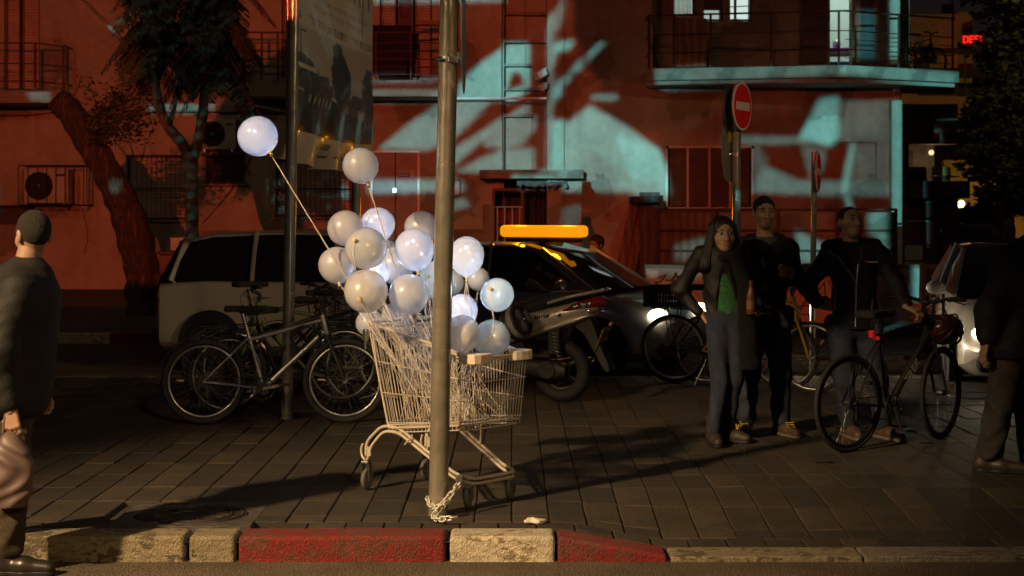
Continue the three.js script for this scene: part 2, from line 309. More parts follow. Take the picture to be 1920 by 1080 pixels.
  q(0.12, 1, [[1588, 119], [1800, 136], [1800, 164], [1588, 148]], 29.2);
  q(0.3, 0.7, [[1262, 130], [1288, 130], [1288, 146], [1262, 146]], 28.9);
  q(0.1, 0.5, [[1608, 20], [1640, 20], [1640, 110], [1600, 110]], 31);
  q(0.14, 0.6, [[1640, 497], [1800, 500], [1800, 640], [1640, 640]], 21);
  q(0.5, 0, [[1648, 640], [1646, 580], [1656, 562], [1668, 562], [1678, 580], [1680, 640]], 21);
  q(0.5, 0, [[1706, 640], [1706, 580], [1716, 563], [1732, 563], [1740, 580], [1740, 640]], 21);
  q(0.5, 0, [[1740, 640], [1742, 570], [1756, 546], [1772, 544], [1784, 570], [1786, 640]], 21);
  q(0.3, 0, [[1670, 583], [1710, 583], [1710, 596], [1670, 596]], 21);
  q(0.5, 0.16, [[1205, 500], [1500, 500], [1500, 530], [1205, 530]], 21);
  q(0.65, 0, [[1205, 515], [1640, 515], [1640, 640], [1205, 640]], 21);
  q(0.1, 1, [[1698, 458], [1732, 460], [1732, 503], [1698, 500]], 32.6);
  q(0.05, 0, [[1338, 140], [1425, 140], [1425, 360], [1338, 360]], 13.5);
  q(0.1, 0.02, [[240, -60], [455, -60], [458, 60], [462, 235], [440, 240], [405, 215], [390, 235], [378, 300], [376, 560], [346, 560], [346, 300], [300, 200], [270, 100], [240, 70]], 20.2);   // the feathery tree stays unlit
  const dir = v(0.9, 3.0, -30).sub(L).normalize(), right = dir.clone().cross(UPV).normalize(), up = right.clone().cross(dir);
  const D = 0.6, HW = 0.415, HH = 0.168, OV = -0.038, W = 1000, H = Math.round(W * HH / HW);
  const onSlide = (p, lens) => { const d = p.clone().sub(lens), k = 1 / d.dot(dir); return [(d.dot(right) * k / HW * 0.5 + 0.5) * W, (0.5 - (d.dot(up) * k - OV) / HH * 0.5) * H]; };
  const lensMat = mat(0.05, 0.1, 0, { emit: [1, 1, 1], ei: 0.2 });
  for (const [which, col, I, y] of [[0, [1, 0.115, 0.036], PROJ.red, 0.33], [1, [0.24, 0.93, 1], PROJ.cyan, -0.33]]) {
    const lens = L.clone().addScaledVector(up, y), c = document.createElement('canvas'); c.width = W; c.height = H;
    const x = c.getContext('2d'); x.fillStyle = '#000'; x.fillRect(0, 0, W, H);
    for (const s of S) {
      const g = Math.round(Math.min(1, s[which]) * 255); x.fillStyle = `rgb(${g},${g},${g})`; x.beginPath();
      s[3].forEach(([X, Y], i) => { const [a, b] = onSlide(at(X, Y, s[2]), lens); i ? x.lineTo(a, b) : x.moveTo(a, b); }); x.closePath(); x.fill();
    }
    const px = x.getImageData(0, 0, W, H).data, val = new Float32Array(W * H), tmp = new Float32Array(W * H);
    for (let i = 0; i < W * H; i++) val[i] = px[i * 4] / 255;
    for (let pass = 0; pass < 2; pass++) { for (let j = 0; j < H; j++) for (let i = 0; i < W; i++) { let a = 0, n = 0; for (let k = -1; k <= 1; k++) { const ii = i + k; if (ii >= 0 && ii < W) { a += val[j * W + ii]; n++; } } tmp[j * W + i] = a / n; } for (let j = 0; j < H; j++) for (let i = 0; i < W; i++) { let a = 0, n = 0; for (let k = -1; k <= 1; k++) { const jj = j + k; if (jj >= 0 && jj < H) { a += tmp[jj * W + i]; n++; } } val[j * W + i] = a / n; } }
    for (let j = 0; j < H; j++) for (let i = 0; i < W; i++) val[j * W + i] *= 0.93 + 0.14 * fbm(i / W, j / W, 9, 4, 90 + which);
    const pos = [], idx = [], org = dir.clone().multiplyScalar(D).addScaledVector(up, y + OV * D), cell = (i, j) => org.clone().addScaledVector(right, (i / W * 2 - 1) * HW * D).addScaledVector(up, (1 - j / H * 2) * HH * D);
    for (let j = 0; j < H; j++) {
      let run = -1;
      for (let i = 0; i <= W; i++) {
        let shut = false;
        if (i < W) { const k = j * W + i, o = val[k] > 0.5 ? 1 : 0, e = val[k] - o; shut = !o; if (i + 1 < W) val[k + 1] += e * 7 / 16; if (j + 1 < H) { if (i) val[k + W - 1] += e * 3 / 16; val[k + W] += e * 5 / 16; if (i + 1 < W) val[k + W + 1] += e / 16; } }
        if (shut && run < 0) run = i;
        if (!shut && run >= 0) { const n = pos.length / 3; for (const p of [cell(run, j), cell(i, j), cell(i, j + 1), cell(run, j + 1)]) pos.push(p.x, p.y, p.z); idx.push(n, n + 1, n + 2, n, n + 2, n + 3); run = -1; }
      }
    }
    for (const [a, b, e, f] of [[-W / 4, 0, W * 1.25, -0.95 * H], [-W / 4, H, W * 1.25, H * 1.95], [-W / 4, 0, 0, H], [W, 0, W * 1.25, H]]) { const n = pos.length / 3; for (const p of [cell(a, b), cell(e, b), cell(e, f), cell(a, f)]) pos.push(p.x, p.y, p.z); idx.push(n, n + 1, n + 2, n, n + 2, n + 3); }
    const g = new THREE.BufferGeometry(); g.setAttribute('position', new THREE.Float32BufferAttribute(pos, 3)); g.setIndex(idx); g.computeVertexNormals();
    obj('slide_mask', g, mat(0.02, 0.8, 0.3, { side: THREE.DoubleSide }), t, { raw: true });
    obj('projector_lens', [ball(0.006, 0, up.y * y, up.z * y + 0.01)], lensMat, t);
    const s = new THREE.SpotLight(new THREE.Color().setRGB(...col), I, 0, 0.43, 0.02, 2); s.position.copy(up.clone().multiplyScalar(y)); s.target.position.copy(s.position).addScaledVector(dir, 30).addScaledVector(up, -0.4);
    s.castShadow = true; s.shadow.radius = 0.08; s.shadow.camera.near = 0.1; t.add(s, s.target);
  }
}

// ------------------------------------------------------------------ ground
const dropAt = (x, z) => -0.1 * sstep(x, 0.2, 0.86) * (1 - sstep(-z, 7.2, 8.7));
{
  const asphalt = mat([0.24, 0.205, 0.16], 0.85, 0, { map: retile(T.asphalt, 0.7), bump: T.asphaltB, bs: 0.012 });
  const g = new THREE.PlaneGeometry(300, 300, 1, 1).rotateX(-PI / 2).translate(0, -0.125, -100);
  struct(obj('road', g, asphalt));
  // the paved island in front and the slab under its stones
  const pav = new THREE.Group(); pav.name = 'pavement'; scene.add(pav); struct(pav);
  const bed = mat([0.035, 0.03, 0.024], 0.95, 0, { map: T.grit, bump: T.gritB, bs: 0.01 });
  {
    const nx = 60, pos = [], idx = [], zs = [-7.19, -7.35, -7.6, -8, -8.4, -8.8, -14.05];
    for (const z of zs) for (let i = 0; i <= nx; i++) { const x = -9 + i * 18 / nx; pos.push(x, dropAt(x, z) - 0.028, z); }
    for (let j = 0; j < zs.length - 1; j++) for (let i = 0; i < nx; i++) { const a = j * (nx + 1) + i; idx.push(a, a + 1, a + nx + 1, a + 1, a + nx + 2, a + nx + 1); }
    const b = new THREE.BufferGeometry(); b.setAttribute('position', new THREE.Float32BufferAttribute(pos, 3)); b.setIndex(idx); b.computeVertexNormals();
    obj('paving_bed', [b, span(-9, 9, -0.124, -0.03, -14.05, -14.03)], bed, pav);
  }
  const tones = [[0.07, 0.058, 0.041], [0.052, 0.045, 0.035], [0.086, 0.07, 0.048], [0.044, 0.039, 0.031], [0.064, 0.05, 0.034]].map((c, i) => { const m = retile(T.paver, 1.3 + 0.2 * i); m.offset.set(i * 0.37, i * 0.21); return mat(c, 0.82, 0, { map: m, bump: retile(T.fineB, 2), bs: 0.004 }); });
  const stone = (w, d) => { // a paving stone with chamfered upper edges
    const h = 0.06, c = 0.006, W = w / 2, D = d / 2, p = [];
    const q = (a, b, e, f) => p.push(...a, ...b, ...e, ...a, ...e, ...f);
    const lo = [[-W, -h, -D], [W, -h, -D], [W, -h, D], [-W, -h, D]], mid = lo.map(([x, , z]) => [x, -c, z]), top = lo.map(([x, , z]) => [x - Math.sign(x) * c, 0, z - Math.sign(z) * c]);
    for (let i = 0; i < 4; i++) { const j = (i + 1) % 4; q(lo[j], lo[i], mid[i], mid[j]); q(mid[j], mid[i], top[i], top[j]); }
    q(top[3], top[2], top[1], top[0]);
    const g = new THREE.BufferGeometry(); g.setAttribute('position', new THREE.Float32BufferAttribute(p, 3)); g.computeVertexNormals(); return metricUV(g);
  };
  const gLong = stone(0.1955, 0.3965), gShort = stone(0.1945, 0.145), spots = [];
  const cover = (x, z) => x > -2.12 && x < -1.36 && z > -8.03 && z < -7.4;      // room for the manhole cover
  const pole = (x, z) => Math.hypot(x + 0.405, z + 7.72) < 0.01;
  for (let r = 0; r < 2; r++) for (let i = -24; i < 24; i++) spots.push([gShort, i * 0.2 + (r ? 0.1 : 0.03), -7.465 - r * 0.15]);
  for (let r = 0; r < 16; r++) for (let i = -30; i < 30; i++) spots.push([gLong, i * 0.2 + 0.1, -7.465 - 0.3 + 0.075 - 0.2 - r * 0.4 - (i % 3 === 0 ? 0.004 : 0)]);
  const vis = spots.filter(([, x, z]) => Math.abs(x) < -z * 0.37 + 0.15 && !cover(x, z) && !pole(x, z) && z > -14.0).sort((a, b) => b[2] - a[2] || Math.abs(a[1]) - Math.abs(b[1]));
  const rest = tones.map(() => []);
  vis.forEach(([g, x, z], i) => {
    const k = Math.floor(rnd() * tones.length), y = dropAt(x, z) + rr(-0.004, 0.004), e = 0.09;
    const tz = Math.atan2(dropAt(x + e, z) - dropAt(x - e, z), 2 * e) + rr(-0.006, 0.006), tx = -Math.atan2(dropAt(x, z + e) - dropAt(x, z - e), 2 * e) + rr(-0.006, 0.006);
    const m = new THREE.Mesh(g, tones[k]); m.position.set(x, y, z); m.rotation.set(tx, rr(-0.008, 0.008), tz); m.updateMatrix();
    if (i < 296) { m.name = 'paver'; m.castShadow = m.receiveShadow = true; pav.add(m); } else rest[k].push(g.clone().applyMatrix4(m.matrix));
  });
  rest.forEach((l, k) => { if (l.length) stuff(obj('far_pavers', mergeGeometries(l), tones[k], pav, { raw: true })); });

  // kerb stones, one by one
  const kerb = new THREE.Group(); kerb.name = 'kerb'; scene.add(kerb); struct(kerb);
  const paint = (base, top, s, lim) => canvasTex(512, 256, (c, w, h) => {
    const im = c.createImageData(w, h);
    for (let j = 0; j < h; j++) for (let i = 0; i < w; i++) {
      const u = i / w, q = j / h, f = fbm(u, q, 6, 6, s), g = fbm(u, q, 40, 3, s + 9), worn = f * 0.75 + g * 0.35 < lim ? 1 : 0, k = 0.75 + 0.4 * g;
      const col = worn ? base : top, o = (j * w + i) * 4; for (let a = 0; a < 3; a++) im.data[o + a] = clamp(col[a] * k, 0, 255); im.data[o + 3] = 255;
    }
    c.putImageData(im, 0, 0);
  });
  const km = (base, top, s, lim) => { const t = paint(base, top, s, lim); t.wrapS = t.wrapT = THREE.RepeatWrapping; t.repeat.set(0.9, 1.8); return mat(0.62, 0.85, 0, { map: t, bump: retile(T.plasterB, 1.5), bs: 0.01 }); };
  const bare = km([112, 101, 82], [160, 146, 118], 3, 0.46), red = km([126, 74, 58], [140, 42, 32], 11, 0.5), white = km([176, 160, 132], [225, 212, 185], 23, 0.4), low = km([116, 108, 95], [150, 142, 128], 31, 0.46);
  red.color.setRGB(0.62, 0.5, 0.5);
  const X = (p) => (p - 960) / 2667 * 7.25;
  const row = [[-1200, -700, bare], [-696, -340, bare], [-336, 26, bare], [31, 352, bare], [358, 446, bare], [450, 838, red], [843, 1041, white], [1044, 1251, red]];
  for (const [a, b, m] of row) {
    const x0 = X(a) + 0.003, x1 = X(b) - 0.003, d0 = dropAt(x0, -7.2), d1 = dropAt(x1, -7.2), g = new RoundedBoxGeometry(x1 - x0, 0.24, 0.2, 2, 0.022), p = g.attributes.position;
    for (let i = 0; i < p.count; i++) { const u = (p.getX(i) + (x1 - x0) / 2) / (x1 - x0); if (p.getY(i) > 0) p.setY(i, p.getY(i) + lerp(d0, d1, u)); p.setX(i, p.getX(i) + rr(-0.001, 0.001)); }
    obj('kerb_stone', [g.translate((x0 + x1) / 2, -0.115, -7.285)], m, kerb);
  }
  for (let i = 0; i < 12; i++) { const x0 = X(1255) + i * 0.98, x1 = x0 + 0.972; obj('kerb_stone', [box(x1 - x0, 0.12, 0.2, (x0 + x1) / 2, -0.152 - rr(0, 0.004), -7.285, 0.012)], i % 2 ? low : bare, kerb); }
  // island's far kerb and the painted corner kerb round the second sign pole
  for (let i = 0; i < 13; i++) obj('kerb_stone', [box(0.97, 0.2, 0.16, -6 + i * 0.98, -0.1, -14.13, 0.02)], low, kerb);
  struct(obj('far_pavement', [span(-40, 1.6, -0.3, -0.005, -60, -19.2), span(1.6, 9, -0.3, -0.003, -40, -20)], mat([0.13, 0.12, 0.1], 0.9, 0, { map: T.asphalt, bump: T.gritB, bs: 0.01 })));
  const fk = new THREE.Group(); fk.name = 'far_kerb'; scene.add(fk); struct(fk);
  for (let i = 0; i < 18; i++) obj('kerb_stone', [box(0.97, 0.22, 0.16, -14.4 + i * 0.98 - 0.28, -0.1, -19.1, 0.02)], i % 2 ? white : red, fk);
  const isl = new THREE.Group(); isl.name = 'traffic_island'; scene.add(isl); struct(isl);
  obj('island_top', [ext(curved([[-1.4, -0.25], [1.4, -0.3], [1.7, 0.1], [1.2, 0.5], [-1.3, 0.5], [-1.6, 0.1]], 8), 0.12, 0.02).rotateX(PI / 2).translate(3.9, -0.07, -16.2)], M.concrete, isl);
  for (let i = 0; i < 6; i++) obj('kerb_stone', [box(0.5, 0.16, 0.12, 2.55 + i * 0.52, -0.055, -15.84 + Math.abs(i - 2.5) * -0.02, 0.015)], i % 2 ? white : red, isl);
  // crossing stripes on the road at the right
  const stripe = mat([0.5, 0.47, 0.4], 0.8, 0, { map: T.grit });
  for (let i = 0; i < 6; i++) struct(obj('crossing_stripe', [span(4.1 + i * 0.1, 8.2, -0.1225, -0.121, -14.75 - i * 0.62, -14.45 - i * 0.62)], stripe));
}
// cast iron cover in its concrete frame
{
  const t = thing('manhole_cover', 'cast iron manhole cover in a square frame at the kerb, left of the cart', 'manhole cover', [-1.74, 0, -7.72]);
  obj('frame', [ext(rect(-0.37, 0.37, -0.3, 0.3), 0.05, 0.004, [new THREE.Path().absellipse(0, 0, 0.315, 0.26, 0, 2 * PI).getPoints(40).map((p) => [p.x, p.y])]).rotateX(-PI / 2).translate(0, -0.02, 0)], mat([0.1, 0.09, 0.075], 0.85, 0, { map: T.grit, bump: T.gritB, bs: 0.008 }), t);
  const iron = mat([0.075, 0.065, 0.055], 0.55, 0.2, { map: T.grit, bump: T.gritB, bs: 0.004 });
  const l = [new THREE.CylinderGeometry(0.3, 0.3, 0.04, 48).scale(1, 1, 0.82).translate(0, -0.02, 0)];
  for (const r of [0.28, 0.22, 0.1]) l.push(new THREE.TorusGeometry(r, 0.006, 6, 48).rotateX(PI / 2).scale(1, 1, 0.82).translate(0, 0.002, 0));
  for (let i = 0; i < 16; i++) { const a = i / 16 * 2 * PI; l.push(box(0.09, 0.008, 0.014).rotateY(-a).translate(0.16 * Math.cos(a), 0.002, 0.13 * Math.sin(a))); }
  obj('lid', l, iron, t);
}
{
  const g = new THREE.SphereGeometry(1, 20, 10); const p = g.attributes.position;
  for (let i = 0; i < p.count; i++) { const x = p.getX(i), y = p.getY(i), z = p.getZ(i), n = fbm(x * 0.3 + 0.5, z * 0.3 + y * 0.2 + 0.5, 6, 3, 5); p.setXYZ(i, x * 0.06 * (0.7 + 0.7 * n), y * 0.016 * (0.4 + 1.4 * n) + 0.012, z * 0.035 * (0.6 + 0.8 * n) + 0.015 * Math.sin(x * 5)); }
  g.computeVertexNormals(); g.translate(at(1004, 986, 7.42).x, 0.002, -7.5);
  tag(obj('crumpled_napkin', g, mat([0.62, 0.55, 0.45], 0.9)), 'crumpled pale paper napkin lying on the pavers by the white kerb stone', 'litter');
  const lf = at(1543, 868, 9.3); tag(obj('dry_leaf', [new THREE.SphereGeometry(0.05, 12, 6).scale(1.3, 0.12, 0.6).translate(lf.x, 0.01, lf.z)], mat([0.012, 0.008, 0.005], 0.9)), 'small dark dry leaf lying alone on the pavers in front of the black hybrid bicycle', 'leaf');
}
// ------------------------------------------------------------------ the corner apartment building behind
const ZL = 30, ZR = 29.8;
const hx = (X, z = ZL) => (X - 960) / F * z, hy = (Y, z = ZL) => EYE - (Y - 395) / F * z;
const R4 = (X0, X1, Y0, Y1, z = ZL) => [hx(X0, z), hx(X1, z), hy(Y1, z), hy(Y0, z)];   // picture box to x0, x1, y0, y1
const MB = {
  wallB: mat([0.43, 0.36, 0.29], 0.92, 0, { map: retile(T.plaster, 0.3), bump: T.plasterB, bs: 0.004 }),
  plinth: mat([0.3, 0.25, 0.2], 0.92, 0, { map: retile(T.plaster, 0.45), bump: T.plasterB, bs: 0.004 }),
  shutter: mat([0.6, 0.43, 0.36], 0.6, 0, { map: T.blotch }), shutterD: mat([0.2, 0.12, 0.09], 0.6, 0, { map: T.blotch }), frame: mat([0.55, 0.5, 0.46], 0.5, 0.2),
  rail: mat([0.13, 0.035, 0.025], 0.55, 0.2, { map: T.blotch }), iron: mat(0.02, 0.5, 0.5), inside: mat([0.06, 0.05, 0.045], 0.9), curtain: mat([0.45, 0.42, 0.38], 0.9, 0, { map: T.cloth }),
};
const house = thing('apartment_building', 'run down corner apartment building with balconies, washed in red and turquoise projected light', 'building');
{
  const O = (X0, X1, Y0, Y1) => { const [a, b, c, d] = R4(X0, X1, Y0, Y1); return rect(a, b, c, d); };
  const x0 = hx(-200), x1 = hx(945), top = 9.2;
  const openings = [O(8, 75, -200, 168), O(238, 350, 292, 410), O(385, 460, 290, 343), O(517, 658, 300, 405), O(697, 785, 284, 541), O(528, 580, -200, 145), O(712, 810, -200, 145), O(-40, 64, 386, 420), O(848, 864, 336, 369), O(926, 944.5, 357, 541)];
  obj('wall', [ext([[x0, -0.1], [x1, -0.1], [x1, top], [x0, top]], 0.3, 0, openings).translate(0, 0, -ZL - 0.15)], M.plaster, house);
  each('wall', [span(x0, hx(1057), -0.1, 9.2, -31.2, -31.0), span(hx(1057), hx(1640), -0.1, 4.4, -31.2, -31.0)], MB.inside, house);                               // rooms' dark back wall
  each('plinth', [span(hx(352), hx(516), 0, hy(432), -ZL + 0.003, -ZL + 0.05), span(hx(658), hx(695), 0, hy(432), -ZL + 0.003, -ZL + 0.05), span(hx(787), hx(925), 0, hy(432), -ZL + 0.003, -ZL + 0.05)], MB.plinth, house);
  // the recessed stair shaft with ledges, one panel per half landing
  const sx0 = hx(945), sx1 = hx(1025);
  for (const [X0, X1, Y0, Y1, zz] of [[945, 985, -200, 22, 0.36], [945, 985, 27, 74, 0.3], [945, 985, 80, 120, 0.3], [945, 985, 124, 164, 0.3], [945, 985, 168, 214, 0.3], [945, 998, 220, 318, 0.28], [985, 1025, -200, 22, 0.42], [985, 1025, 27, 214, 0.38], [998, 1025, 214, 318, 0.36]]) {
    const [a, b, c, d] = R4(X0, X1, Y0, Y1); obj('stair_panel', [span(a, b, c, d, -ZL - zz - 0.1, -ZL - zz)], M.plaster, house);
  }
  for (const [Y, w] of [[24, 1], [76, 1], [121, 0.62], [166, 1], [216, 0.65]]) obj('ledge', [span(sx0, sx0 + (sx1 - sx0) * w, hy(Y) - 0.03, hy(Y) + 0.03, -ZL - 0.42, -ZL - 0.12 + rr(0, 0.08))], M.concrete, house);
  obj('pilaster', [span(sx1, hx(1057), -0.1, 9.2, -ZL - 0.3, -ZL + 0.28, 0.01)], M.plaster, house);
  each('wall', [span(hx(1050), sx0 + 0.001, hy(318), 9.2, -30.9, -30.75), span(hx(1050), hx(1057), -0.1, hy(318), -ZL - 0.3, -ZL)], MB.plinth, house);
  // right wing
  const RO = (X0, X1, Y0, Y1) => { const [a, b, c, d] = R4(X0, X1, Y0, Y1, ZR); return rect(a, b, c, d); };
  const rx0 = hx(1057), rx1 = hx(1688, ZR);
  obj('wall', [ext([[rx0, -0.1], [rx1, -0.1], [rx1, hy(126, ZR)], [rx0, hy(126, ZR)]], 0.3, 0, [RO(1252, 1408, 278, 388)]).translate(0, 0, -ZR - 0.15)], M.plaster, house);
  // upper storey set back behind the balcony
  const zu = 31;
  const UO = (X0, X1, Y0, Y1) => { const [a, b, c, d] = R4(X0, X1, Y0, Y1, zu); return rect(a, b, c, d); };
  obj('wall', [ext([[hx(1218, zu), hy(160, zu)], [hx(1705, zu), hy(160, zu)], [hx(1705, zu), 9.2], [hx(1218, zu), 9.2]], 0.25, 0, [UO(1261, 1300, -140, 31), UO(1317, 1351, -140, 40), UO(1366, 1406, -140, 40), UO(1553, 1597, -140, 122)]).translate(0, 0, -zu - 0.125)], MB.wallB, house);
  each('wall', [span(hx(1057), hx(1222), hy(128, ZR), 9.2, -30.1, -ZR - 0.002), span(hx(1222) - 0.06, hx(1222) + 0.12, hy(128, ZR), 9.2, -31.2, -30.1)], M.plaster, house);
  // corner columns
  obj('column', [span(hx(1672, 29.2), hx(1692, 29.2), -0.1, hy(188, 29.2), -29.42, -29.2, 0.01)], M.concrete, house);
  obj('column', [span(hx(1668, 29.6), hx(1688, 29.6), hy(120, 29.6), 9.2, -29.85, -29.6, 0.01)], M.concrete, house);
  obj('roof', [span(x0, hx(1800), 9.2, 9.4, -31.3, -28.5)], M.concrete, house);
  // joints in the render
  each('wall_joint', [span(hx(1641, ZR), hx(1644, ZR), 0, hy(268, ZR), -ZR + 0.001, -ZR + 0.012), span(hx(1560, ZR), hx(1641, ZR), hy(266, ZR), hy(268, ZR), -ZR + 0.001, -ZR + 0.02)], MB.plinth, house);

  // balconies
  function railBar(l, a, b, r = 0.016) { l.push(bar(a, b, r, r, 6)); }
  const bal1 = part('balcony', house), zb = 28.9;
  { // far left
    const a = hx(-160, zb), b = hx(108, zb), y = hy(172, zb), y1 = hy(193, zb), rt = hy(80, zb);
    obj('slab', [span(a, b, y1, y, -ZL, -zb, 0.01)], M.concrete, bal1);
    const l = []; for (const k of [0, 0.42, 0.78]) { railBar(l, v(a, lerp(rt, y, k), -zb - 0.06), v(hx(64, zb), lerp(rt, y, k), -zb - 0.06)); railBar(l, v(hx(64, zb), lerp(rt, y, k), -zb - 0.06), v(b - 0.04, lerp(rt, y, k) - 0.02, -zb - 0.5)); railBar(l, v(b - 0.04, lerp(rt, y, k), -zb - 0.5), v(b - 0.04, lerp(rt, y, k), -ZL)); }
    obj('railing', l, MB.rail, bal1);
    for (const X of [-60, 64]) obj('railing_post', [bar(v(hx(X, zb), y, -zb - 0.06), v(hx(X, zb), rt, -zb - 0.06), 0.028)], MB.rail, bal1);
    obj('railing_post', [bar(v(b - 0.04, y, -zb - 0.5), v(b - 0.04, rt, -zb - 0.5), 0.028)], MB.rail, bal1);
  }
  const bal2 = part('balcony', house);
  {
    const a = hx(436, zb), b = hx(831, zb), y = hy(150, zb), y1 = hy(181, zb), rt = hy(60, zb);
    obj('slab', [span(a, b, y1, y, -ZL, -zb, 0.012)], M.concrete, bal2);
    const l = []; for (const k of [0, 0.22, 0.4, 0.56, 0.72, 0.88]) { railBar(l, v(a + 0.03, lerp(rt, y, k), -zb - 0.05), v(b - 0.03, lerp(rt, y, k), -zb - 0.05), k ? 0.012 : 0.02); railBar(l, v(a + 0.03, lerp(rt, y, k), -zb - 0.05), v(a + 0.03, lerp(rt, y, k), -ZL), 0.012); railBar(l, v(b - 0.03, lerp(rt, y, k), -zb - 0.05), v(b - 0.03, lerp(rt, y, k), -ZL), 0.012); }
    obj('railing', l, MB.rail, bal2);
    for (const X of [438, 490, 520, 705, 770, 829]) obj('railing_post', [bar(v(hx(X, zb), y, -zb - 0.05), v(hx(X, zb), rt, -zb - 0.05), 0.022)], MB.rail, bal2);
    obj('shade_cloth', [ext([[hx(696, zb), hy(46, zb)], [hx(772, zb), hy(46, zb)], [hx(760, zb), hy(140, zb)], [hx(696, zb), hy(141, zb)]], 0.012).translate(0, 0, -zb - 0.09)], mat([0.035, 0.03, 0.032], 0.95, 0, { map: T.cloth }), bal2);
    obj('planter', [span(hx(778, zb), hx(826, zb), hy(46, zb), hy(38, zb), -zb - 0.3, -zb - 0.03, 0.01)], mat([0.3, 0.13, 0.05], 0.8), bal2);
  }
  const bal3 = part('balcony', house);
  {
    const zc = 28.3, P = [[hx(1212, 29.0), -29.0], [hx(1586, zc), -zc], [hx(1797, 29.5), -29.5], [hx(1797, 31), -31.1], [hx(1212, 31), -31.1]], yt = hy(122, zc), yb = hy(145, zc);
    const slab = ext(P.map(([x, z]) => [x, z]), yt - yb, 0.012).rotateX(PI / 2).translate(0, (yt + yb) / 2, 0); obj('slab', [slab], M.concrete, bal3);
    const ceil = ext(P.map(([x, z]) => [x * 0.995 + 0.02, z - 0.16]), 0.08).rotateX(PI / 2).translate(0, yb - 0.04, 0); obj('slab_soffit', [ceil], M.plaster, bal3);
    const A = v(P[0][0] + 0.06, 0, P[0][1] - 0.08), B = v(P[1][0], 0, P[1][1] - 0.08), C = v(P[2][0] - 0.05, 0, P[2][1] - 0.08), rt = hy(21, zc) + 0.02, l = [];
    const on = (p, y) => v(p.x, y, p.z);
    for (const k of [0, 0.36, 0.7]) { const y = lerp(rt, yt, k), r = k ? 0.012 : 0.022; railBar(l, on(A, y), on(B, y), r); railBar(l, on(B, y), on(C, y), r); railBar(l, on(A, y), v(A.x, y, -31), r); }
    for (const k of [0.52, 0.86]) { const y = lerp(rt, yt, k); railBar(l, on(B, y), on(C, y), 0.008); }
    obj('railing', l, MB.rail, bal3);
    for (const t of [0, 0.13, 0.32, 0.63, 0.97]) { const p = A.clone().lerp(B, t); obj('railing_post', [bar(on(p, yt), on(p, rt), 0.025)], MB.rail, bal3); }
    for (const t of [0.48, 0.98]) { const p = B.clone().lerp(C, t); obj('railing_post', [bar(on(p, yt), on(p, rt + (t > 0.9 ? 2 : 0)), 0.025)], MB.rail, bal3); }
    const pn = [A.clone().lerp(B, 0.145), A.clone().lerp(B, 0.3)]; const pg = beam(on(pn[0], (yt + rt) / 2), on(pn[1], (yt + rt) / 2), 0.02, rt - yt - 0.12); obj('railing_panel', [pg.translate(0, -0.02, -0.06)], mat([0.35, 0.25, 0.18], 0.8, 0, { map: T.wood }), bal3);
    // slanted stays at the left end
    const st = []; for (const [k0, k1] of [[0, 0.45], [0.45, 0.95]]) railBar(st, v(A.x, lerp(rt, yt, k0), A.z), v(A.x + 0.28, lerp(rt, yt, k1), A.z - 0.6), 0.014); obj('railing', st, MB.rail, bal3);
  }
  // ledges, pipes and cables on the left wing
  obj('ledge', [span(hx(275), hx(540), hy(211), hy(198), -ZL - 0.05, -ZL + 0.22, 0.01)], M.concrete, house);
  obj('awning_rail', [span(hx(446), hx(1024), hy(189), hy(186), -ZL + 0.45, -ZL + 0.5)], M.white, house);
  each('cable', [tube([v(hx(-60), hy(215), -ZL + 0.02), v(hx(40), hy(217), -ZL + 0.02), v(hx(112), hy(210), -ZL + 0.02)], 0.012, 20, 5), tube([v(hx(475), hy(290), -ZL + 0.04), v(hx(435), hy(355), -ZL + 0.02), v(hx(380), hy(420), -ZL + 0.02)], 0.01, 20, 5), tube([v(hx(942), hy(-20), -ZL + 0.03), v(hx(941), hy(130), -ZL + 0.03), v(hx(943), hy(320), -ZL + 0.03)], 0.012, 16, 5), tube([v(hx(155), hy(390), -ZL + 0.02), v(hx(165), hy(440), -ZL + 0.02), v(hx(158), hy(478), -ZL + 0.02)], 0.006, 16, 5)], M.black, house);
  each('wall_step', [span(hx(785), hx(925), hy(432), hy(430), -ZL + 0.05, -ZL + 0.07), span(hx(905), hx(926), hy(447), hy(383), -ZL + 0.01, -ZL + 0.06)], MB.plinth, house);

  // windows
  function slats(x0, x1, y0, y1, z, pitch = 0.055) { const l = []; for (let y = y0 + pitch / 2; y < y1; y += pitch) l.push(box(x1 - x0, 0.008, pitch * 0.95, (x0 + x1) / 2, 0, 0).rotateX(1.22).translate(0, y, z)); return l; }
  const frameOf = (x0, x1, y0, y1, z, w, d) => [span(x0 - w, x1 + w, y1, y1 + w, z - d, z), span(x0 - w, x1 + w, y0 - w, y0, z - d, z), span(x0 - w, x0, y0, y1, z - d, z), span(x1, x1 + w, y0, y1, z - d, z)];
  { // right wing window with four shutters
    const w = part('window', house), [x0, x1, y0, y1] = R4(1252, 1408, 278, 388, ZR), z = -ZR;
    obj('frame', [frameOf(x0, x1, y0, y1, z + 0.05, 0.05, 0.1)], MB.frame, w); obj('sill', [span(x0 - 0.1, x1 + 0.1, y0 - 0.1, y0 - 0.052, z - 0.05, z + 0.12, 0.008)], M.concrete, w);
    const e = [1254, 1289, 1330, 1369, 1406];
    for (let i = 0; i < 4; i++) { const a = hx(e[i] + 2, ZR), b = hx(e[i + 1] - 2, ZR); obj('shutter', [slats(a + 0.02, b - 0.02, y0 + 0.02, y1 - 0.02, z - 0.02), span(a, a + 0.025, y0, y1, z - 0.05, z + 0.012), span(b - 0.025, b, y0, y1, z - 0.05, z + 0.012)], MB.shutterD, w); if (i) obj('mullion', [span(hx(e[i] - 2, ZR), hx(e[i] + 2, ZR), y0, y1, z - 0.06, z + 0.025)], MB.frame, w); }
